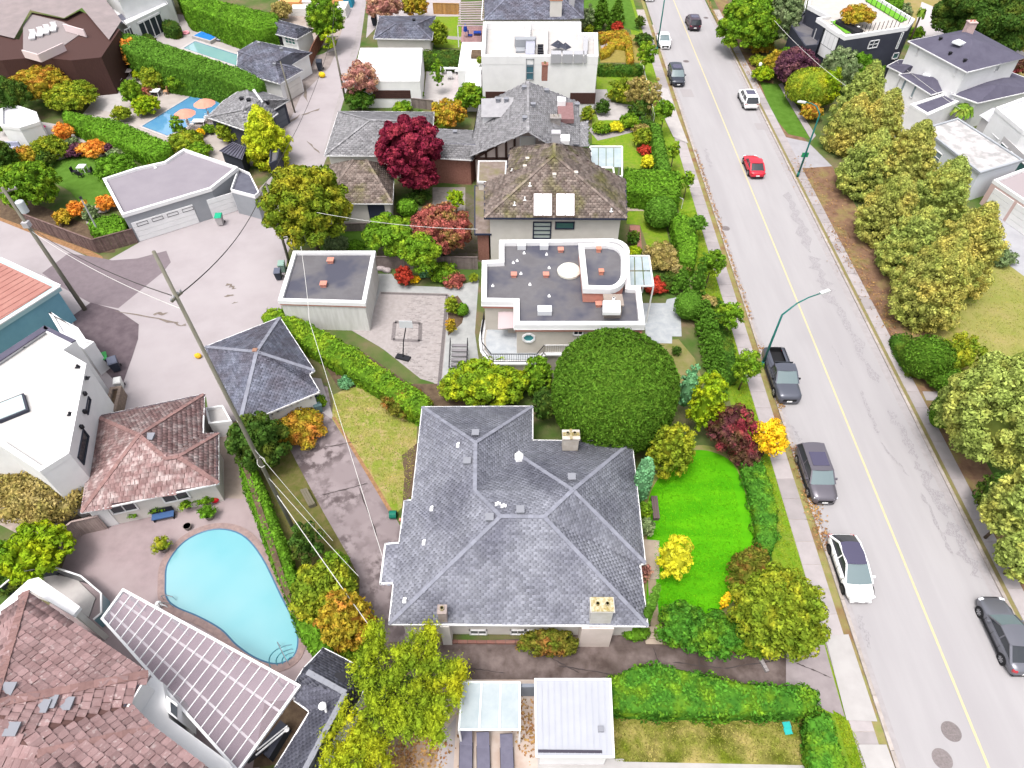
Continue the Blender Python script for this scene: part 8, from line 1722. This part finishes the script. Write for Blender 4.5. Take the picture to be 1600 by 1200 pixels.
parasol('coral parasol at the near side of the blue pool', 287, 174, 17, M_cor, 3.0); parasol('coral parasol at the far end of the blue pool beside the garage roof', 318, 158, 17, M_cor, 3.0)
def table(label, px, py, w_, d_, h, m, cat='table', n=0, chairm=None, rz=0):
    p = P(px, py); r = root('table', (p.x, p.y, 0), label, cat); r.rotation_euler = (0, 0, rz); MB().box((0, 0, h), (w_, d_, .06)).build('tabletop', m, r, local=True)
    for a in (-1, 1):
        for b in (-1, 1): MB().box((a*w_*.42, b*d_*.42, h/2), (.07, .07, h)).build('leg', m, r, local=True)
def chair(label, px, py, m, rz=0, s=1.0, group='garden chairs', name='chair', arm=False):
    p = P(px, py); r = root(name, (p.x, p.y, 0), label, 'chair', group); r.rotation_euler = (0, 0, rz)
    MB().box((0, 0, .42*s), (.55*s, .55*s, .08)).build('seat', m, r, local=True); MB().box((0, .27*s, .72*s), (.55*s, .06, .55*s)).build('backrest', m, r, local=True)
    for a in (-1, 1):
        for b in (-1, 1): MB().box((a*.24*s, b*.24*s, .2*s), (.05, .05, .4*s)).build('leg', m, r, local=True)
        if arm: MB().box((a*.27*s, 0, .6*s), (.06, .5*s, .05)).build('armrest', m, r, local=True)
table('white dining table on the grey terrace', 705, 113, 2.2, 1.4, .75, M_white)
for i, (x, y, a, lb) in enumerate([(694, 100, 0, 'white terrace chair at the upper left of the dining table'), (710, 98, 0, 'white terrace chair at the upper right of the dining table'), (715, 116, -1.57, 'white terrace chair right of the dining table'), (703, 124, 3.14, 'white terrace chair at the lower side of the dining table'), (693, 116, 1.57, 'white terrace chair left of the dining table')]): chair(lb, x, y, M_white, a, 1.3, arm=True)
table('blue topped table on the pink timber deck', 746, 58, 1.2, 1.0, .75, mat('deep_blue', (.02, .06, .35), rough=.6)); chair('blue chair on the pink timber deck', 735, 60, MATS['deep_blue'], 1.5, 1.2)
ub = root('parasol', P(728, 62), 'closed blue parasol on the pink timber deck', 'parasol'); b = P(728, 62); MB().tube([b, b+Vector((0, 0, 2.4))], [.04, .04], 6).build('pole', M_galv, ub); MB().lathe([(.05, 1.2), (.35, 1.3), (.25, 2.0), (.05, 2.5)], b, 8).build('canopy', MATS['deep_blue'], ub)
table('square pale stone table on the stone terrace at the top left', 200, 118, 1.6, 1.3, .7, mat('stone_top', (.42, .37, .36))); table('grey table beside the lower terrace steps', 183, 133, 1.6, 1.2, .7, MATS['stone_top'])
table('round white table by the pool shrubs', 245, 149, 1.2, 1.2, .7, M_white); table('white coffee table beside the blue pool', 312, 193, 1.6, .9, .4, M_white)
for x, y, a, lb in ((251, 140, 0, 'tan wicker chair above the round white table'), (261, 147, -1.5, 'tan wicker chair right of the round white table'), (240, 157, 2.5, 'tan wicker chair below the round white table')): chair(lb, x, y, mat('wicker', (.45, .25, .14), rough=.8), a, 1.1)
for x, y, a, lb in ((325, 188, -1.5, 'white lounge chair beyond the coffee table'), (300, 200, 1.5, 'white lounge chair nearest the pool corner')): chair(lb, x, y, M_white, a, 1.2, arm=True)
table('white bistro table on the round lawn', 131, 268, .9, .9, .7, M_white)
for x, y, a, lb in ((118, 272, 1.5, 'dark bistro chair left of the white table'), (128, 277, 3.1, 'dark bistro chair below the white table'), (143, 272, -1.5, 'dark bistro chair right of the white table')): chair(lb, x, y, M_black, a, .9)
for i, (x, y, lb) in enumerate([(50, 55, 'first white upper terrace sunbed from the left'), (62, 51, 'second white upper terrace sunbed from the left'), (72, 47, 'third white upper terrace sunbed from the left'), (83, 43, 'fourth white upper terrace sunbed from the left')]):
    c = P(x, y, 5.45); r = root('sun_lounger', (c.x, c.y, 5.06), lb, 'sun lounger', 'sunbeds on the upper terrace'); r.rotation_euler = (0, 0, .35)
    MB().box((0, 0, .3), (.75, 1.9, .14)).build('cushion', M_white, r, local=True); MB().box((0, 1.05, .55), (.75, .1, .5)).build('backrest', M_white, r, local=True); MB().box((0, 0, .12), (.6, 1.6, .22)).build('frame', M_white, r, local=True)
for x, y, lb in ((1300, 36, 'left white stool on the roof turf'), (1340, 46, 'right white stool on the roof turf')):
    c = P(x, y, 7.0); r = root('stool', (c.x, c.y, 6.92), lb, 'stool'); MB().lathe([(.2, .4), (.22, .46), (.02, .48)], (0, 0, 0), 10).build('seat', M_white, r, local=True); MB().lathe([(.18, 0), (.05, .05), (.05, .4)], (0, 0, 0), 8).build('leg', M_white, r, local=True)
for x, y, s, lb in ((872, 68, 1, 'larger dark canvas shade on the white roof terrace'), (884, 71, .8, 'smaller dark canvas shade on the white roof terrace')):
    c = P(x, y, 7.6); r = root('canvas_shade', (c.x, c.y, 6.8), lb, 'shade'); MB().add([(-1*s, 0, .6), (0, .9*s, .9), (1*s, .1, .5), (0, -.8*s, .5), (0, 0, .85)], [(0, 3, 4), (3, 2, 4), (2, 1, 4), (1, 0, 4)]).build('canopy', M_dark, r, local=True); MB().tube([(0, 0, 0), (0, 0, .85)], [.04, .04], 6).build('pole', M_galv, r, local=True)
tr_ = root('towel', P(60, 195), 'magenta towel spread on the garden terrace', 'towel'); tr_['category'] = 'towel'
MB().add([P(50, 191, .3), P(62, 193, .5), P(72, 197, .3), P(68, 203, .05), P(54, 200, .05), P(60, 196, .35)], [(0, 4, 5), (4, 3, 5), (3, 2, 5), (2, 1, 5), (1, 0, 5)]).build('cloth', mat('magenta', (.62, .02, .18), rough=.8), tr_)
pf = root('pool_float', P(290, 51), 'pink ring float on the pale terrace near the hot tub', 'pool float'); c = P(290, 51, .15); MB().tube([c+Vector((.5*math.cos(k*.524), .5*math.sin(k*.524), 0)) for k in range(13)], [.14]*13, 8).build('ring', mat('pink_float', (.75, .30, .36), rough=.4), pf, smooth=True)
def pot(label, px, py, r_, h, m, plant=None, R=.5):
    p = P(px, py); r = root('plant_pot', (p.x, p.y, 0), label, 'plant pot'); MB().lathe([(r_*.7, .02), (r_, h), (r_*.9, h), (r_*.85, h-.05), (.01, h-.05)], (p.x, p.y, 0), 16).build('pot', m, r)
    if plant: foliage('foliage', [((p.x, p.y, h+R*.4), (R*.7, R*.7, R*.5))], lobes_on(Vector((p.x, p.y, h+R*.4)), R, R, R*.7, 10, .35), .09, 90, plant, r, aspect=.35)
M_clay = mat('grey_pot', (.18, .15, .14), rough=.8); M_wpot = mat('white_pot', (.6, .58, .55), rough=.6)
pot('planted bowl above the kidney pool, nearest the hedge', 329, 809, .38, .5, M_clay, L_hedge, .62); pot('planted bowl left of the kidney pool', 259, 859, .38, .5, M_clay, L_ygreen, .62); pot('small empty dark pot between the two planted bowls', 295, 826, .28, .4, M_clay)
pot('left white pot with yellow plant by the tall hedge', 325, 143, .4, .6, M_wpot); pot('right white pot with yellow plant by the tall hedge', 345, 148, .4, .6, M_wpot)
pot('pot with leafy plant beside the pool house window', 296, 792, .3, .45, M_clay, L_mid, .7); pot('pot with trailing green plant near the red ball', 325, 788, .28, .4, M_clay, L_mid, .55); pot('lime leaved plant trained on the pool house wall', 240, 790, .3, .4, M_clay, L_yelg, .75)
pot('dark leaved potted plant next to the blue bench', 250, 801, .3, .4, M_clay, L_mid, .6); pot('small potted plant left of the lime leaved plant', 212, 806, .28, .35, M_clay, L_mid, .55)
bl = root('ball', P(338, 783), 'bright red ball against the pool house wall', 'ball'); p = P(338, 783); MB().lathe([(.32*math.sin(k*math.pi/10)+.001, .33-.32*math.cos(k*math.pi/10)) for k in range(11)], (p.x, p.y, 0), 18).build('shell', mat('red_ball', (.62, .01, .03), rough=.4), bl, smooth=True)
bb = root('bench', P(258, 808), 'dark blue bench seat against the pool house wall', 'bench'); p = P(258, 810); bb.location = (p.x, p.y, 0); bb.rotation_euler = (0, 0, .25)
MB().box((0, 0, .42), (1.5, .5, .1)).build('seat', mat('blue_seat', (.05, .10, .22), rough=.6), bb, local=True); MB().box((0, .27, .7), (1.5, .06, .5)).build('backrest', M_black, bb, local=True)
for a in (-1, 1): MB().box((a*.66, 0, .2), (.06, .45, .4)).build('leg', M_black, bb, local=True)
b2 = root('bench', P(1024, 795), 'plain dark timber bench on the edge of the vivid lawn', 'bench')
p, q = P(1022, 775, .45), P(1026, 810, .45)
for k in (-1, 0, 1): MB().beam(p+Vector((k*.16, 0, 0)), q+Vector((k*.16, 0, 0)), .14, .06).build('seat_slat', mat('bench_wood', (.12, .085, .085), rough=.8), b2)
for c in (p, q): MB().box((c.x, c.y+(.1 if c is q else -.1), .21), (.45, .08, .42)).build('leg', MATS['bench_wood'], b2)
b3 = root('bench', P(482, 774), 'weathered wooden garden bench beside the mottled driveway', 'bench'); p, q = P(474, 764, .42), P(487, 788, .42)
for k in (-1, 0, 1): MB().beam(p+Vector((k*.17, k*.05, 0)), q+Vector((k*.17, k*.05, 0)), .15, .05).build('seat_slat', mat('grey_wood', (.13, .115, .085), rough=.9), b3)
for c in (p, q): MB().box((c.x, c.y, .2), (.5, .08, .4), .4).build('leg', MATS['grey_wood'], b3)
# basketball hoop
bh = root('basketball_hoop', P(625, 556), 'portable basketball hoop with clear backboard on the paver patio', 'basketball hoop'); p = P(630, 560); t = P(634, 512, 2.9)
MB().box((p.x, p.y, .1), (1.3, .55, .2), -.35).build('base', M_black, bh); MB().tube([p+Vector((0, 0, .15)), p.lerp(t, .55)+Vector((-.1, 0, 0)), t], [.06, .05, .05], 8).build('pole', M_black, bh)
MB().box(tuple(t+Vector((0, .25, .15))), (1.15, .05, .8)).build('backboard', mat('clear_board', (.62, .64, .66), rough=.1, alpha=.75), bh); c = t+Vector((0, .55, -.1)); MB().tube([c+Vector((.23*math.cos(k*.524), .23*math.sin(k*.524), 0)) for k in range(13)], [.02]*13, 6).build('rim', M_coral, bh)
# hose reel, utility boxes, electric box on garage, green covers
hr = root('hose_reel', P(615, 808), 'dark green hose reel cart by the west wall of the bungalow', 'hose reel'); p = P(615, 808)
MB().tube([(p.x-.25, p.y, .35), (p.x+.25, p.y, .35)], [.3, .3], 14).build('drum', mat('hose_green', (.01, .13, .09), rough=.5), hr); MB().box((p.x, p.y+.1, .3), (.6, .1, .6)).build('frame', M_black, hr); MB().box((p.x+.55, p.y-.3, .12), (.2, .2, .2)).build('bucket', M_coral, hr)
for x, y, lb in ((1229, 1133, 'upper teal plastic lid on the patchy lawn'), (1231, 1143, 'lower teal plastic lid on the patchy lawn')):
    p = P(x, y); o = MB().box((p.x, p.y, .05), (.45, .34, .06), .1).box((p.x, p.y, .09), (.36, .26, .03), .1).build('valve_box', mat('teal_lid', (.03, .36, .34), rough=.5), None, loc=(p.x, p.y, 0)); tag(o, lb, 'valve box')
cb_ = root('log_edging', P(1212, 1040), 'short stone kerb block at the east end of the side driveway', 'kerb block'); p, q = P(1188, 1030, .12), P(1199, 1050, .12)
for k in range(4): MB().beam(p.lerp(q, k/4+.01), p.lerp(q, (k+1)/4-.01), .22, .24).build('stone', M_conc, cb_)
ed = root('brick_edging', P(1110, 1015), 'row of red bricks edging the side driveway under the mounded shrubs', 'edging'); a, b = P(1050, 1010, .06), P(1150, 1020, .06); Mb = mat('edging_brick', (.34, .12, .08), (.25, .16, .13), scale=5, island=.25)
mm = None
for k in range(30):
    c = a.lerp(b, (k+.5)/30); MB().box((c.x, c.y, .07), (.17, .1, .1), random.uniform(-.06, .06)).build('brick', Mb, ed)
stp = root('garden_steps', P(1018, 993), 'two sandstone garden steps at the foot of the sandy path', 'steps')
for k, y in enumerate((986, 995, 1003)): p = P(1021, y); MB().box((p.x, p.y, .22-k*.07), (1.05, .36, .14)).build('step', MATS['sandstone_path'], stp)
ew = root('edging_wall', P(905, 1004), 'low reddish retaining edge along the south wall bed of the bungalow', 'edging'); a, b = P(700, 1003, .1), P(820, 1004, .1)
for k in range(8): MB().beam(a.lerp(b, k/8+.003), a.lerp(b, (k+1)/8-.003), .2, .22).build('block', mat('red_edge', (.22, .10, .085), (.17, .10, .08), scale=4, island=.15), ew)
bpl = root('brick_planter', P(988, 365), 'narrow brick planter beside the flat roofed stucco house', 'planter'); q = PL([(984, 352), (1000, 352), (1003, 388), (996, 389), (994, 360), (984, 360)], .5); MB().prism(q, 0, .5).build('wall', M_brick, bpl)
rail = root('pool_ladder', P(262, 943), 'chrome pool ladder rails at the west end of the kidney pool', 'pool ladder')
for dy in (-.25, .25):
    p = P(262, 944); MB().tube([p+Vector((-.3, dy, 0)), p+Vector((-.25, dy, .7)), p+Vector((.1, dy, .85)), p+Vector((.45, dy, .6)), p+Vector((.5, dy, .08))], [.03]*5, 6).build('rail', mat('chrome', (.6, .6, .62), rough=.15, metal=1), rail)
gr = root('grab_rail', P(440, 1025), 'slender grab rail over the curved pool steps', 'handrail'); p, q = P(438, 1010), P(453, 1040); MB().tube([p+Vector((0, 0, .06)), p+Vector((0, 0, .7)), q+Vector((0, 0, .8)), q], [.03]*4, 6).build('rail', MATS['chrome'], gr)
pi = root('pool_filter', P(250, 946), 'small white pool filter unit beside the pergola', 'pool filter'); p = P(250, 947); MB().lathe([(.2, 0), (.22, .35), (.12, .5), (.02, .52)], p, 12).build('tank', M_plas, pi); MB().tube([p+Vector((.1, 0, .3)), p+Vector((.5, -.1, .3)), p+Vector((.55, -.1, .05))], [.04]*3, 6).build('pipe', M_plas, pi)
for x, y, w_, lb in ((700, 1160, .5, 'pair of stepping stones by the leaf covered path'),):
    pass
tc = root('garden_table', P(455, 1140), 'dark covered barbecue in the bed beside the charcoal wing', 'barbecue'); p = P(436, 1150); MB().prism(PL([(438, 1125), (450, 1135), (420, 1185), (402, 1170)], .9), 0, .9).build('cover', M_dark, tc)
cb3 = P(402, 1178, .95); MB().box(tuple(cb3), (.3, 1.2, .06), -.9).build('shelf', M_black, tc)
us = root('closed_parasol', P(420, 1160), 'folded white parasol lying across the barbecue cover', 'parasol'); a, b = P(400, 1180, 1.4), P(448, 1140, 1.6); MB().beam(a, b, .08, .08).beam(a+Vector((0, .25, 0)), b+Vector((0, .2, 0)), .06, .06).build('bars', M_white, us); MB().lathe([(.01, -.1), (.14, 0), (.01, .12)], b, 10).build('finial', M_white, us)
# boulders in the island bed and construction rubble
def rock(label, px, py, R, m, group='boulders in the garden beds'):
    p = P(px, py); v, f = ICO2; j = 1+rng.normal(size=(len(v), 1))*.08; vv = v*j*np.array((R, R*.7, R*.55))+np.array((p.x, p.y, R*.3))
    tag(np_mesh('boulder', vv, f, 3, m, None, loc=(p.x, p.y, 0)), label, 'boulder', group)
M_rock = mat('boulder_stone', (.42, .36, .36), (.33, .29, .29), scale=2, rough=.9, bump=.5)
for x, y, R, lb in ((94, 246, 1.0, 'largest pale boulder at the lawn end of the island bed'), (110, 243, .5, 'small pale boulder beside the largest one'), (158, 243, .6, 'flat pale boulder under the orange mound'), (108, 232, .5, 'small rounded boulder between the purple mound and the golden shrub'), (160, 330, .9, 'pinkish boulder near the orange flowering shrub'), (145, 350, .6, 'small boulder in the gravel near the hedge block')): rock(lb, x, y, R, M_rock)
for x, y, R, lb in ((318, 38, .6, 'pale rock in the bed left of the hot tub'), (330, 42, .5, 'pale rock behind the hot tub'), (345, 44, .6, 'pale rock right behind the hot tub'), (355, 40, .6, 'grey rock furthest right behind the hot tub'), (595, 421, .5, 'small pale rock by the courtyard bed'), (605, 424, .5, 'second small pale rock by the courtyard bed'), (92, 815, .6, 'grey rock beside the tan tree'), (100, 822, .5, 'smaller grey rock beside the tan tree')): rock(lb, x, y, R, M_rock)
for i, (x, y, w_, d_, h_, c) in enumerate([(455, 8, 4, 2, .8, (.60, .30, .12)), (470, 22, 3, 2, 1.2, (.62, .60, .58)), (536, 22, 2, 4, 1.4, (.55, .54, .52)), (546, 8, 1.5, 2.5, 1.6, (.03, .22, .32)), (530, 5, 2.5, 2.0, .8, (.60, .30, .12)), (482, 5, 3, 1.5, .5, (.62, .60, .58))]):
    p = P(x, y); r = root('material_stack', (p.x, p.y, 0), ['orange stack of building material in the corner of the yard', 'white crate stack in the construction yard', 'pale crate stack right of the green tree', 'teal portable toilet cabin at the construction yard', 'orange pallet stack behind the green tree', 'flat white sheet stack at the top of the yard'][i], 'building material' if i != 3 else 'cabin')
    m = mat('stack_%d' % i, c, rough=.8)
    for k in range(4): MB().box((p.x, p.y, h_*(k+.5)/4), (w_*(1-.04*k), d_*(1-.03*k), h_/4-.03)).build('layer', m, r)
fu = root('garden_marquee', P(20, 215), 'lilac covered garden seat at the left edge of the garden terrace', 'garden seat'); p = P(22, 237); fu.location = (p.x, p.y, 0)
MB().box((0, 0, .45), (1.8, .8, .3)).build('seat', M_lw, fu, local=True); MB().box((0, .4, .8), (1.8, .2, .6)).build('backrest', M_lw, fu, local=True)
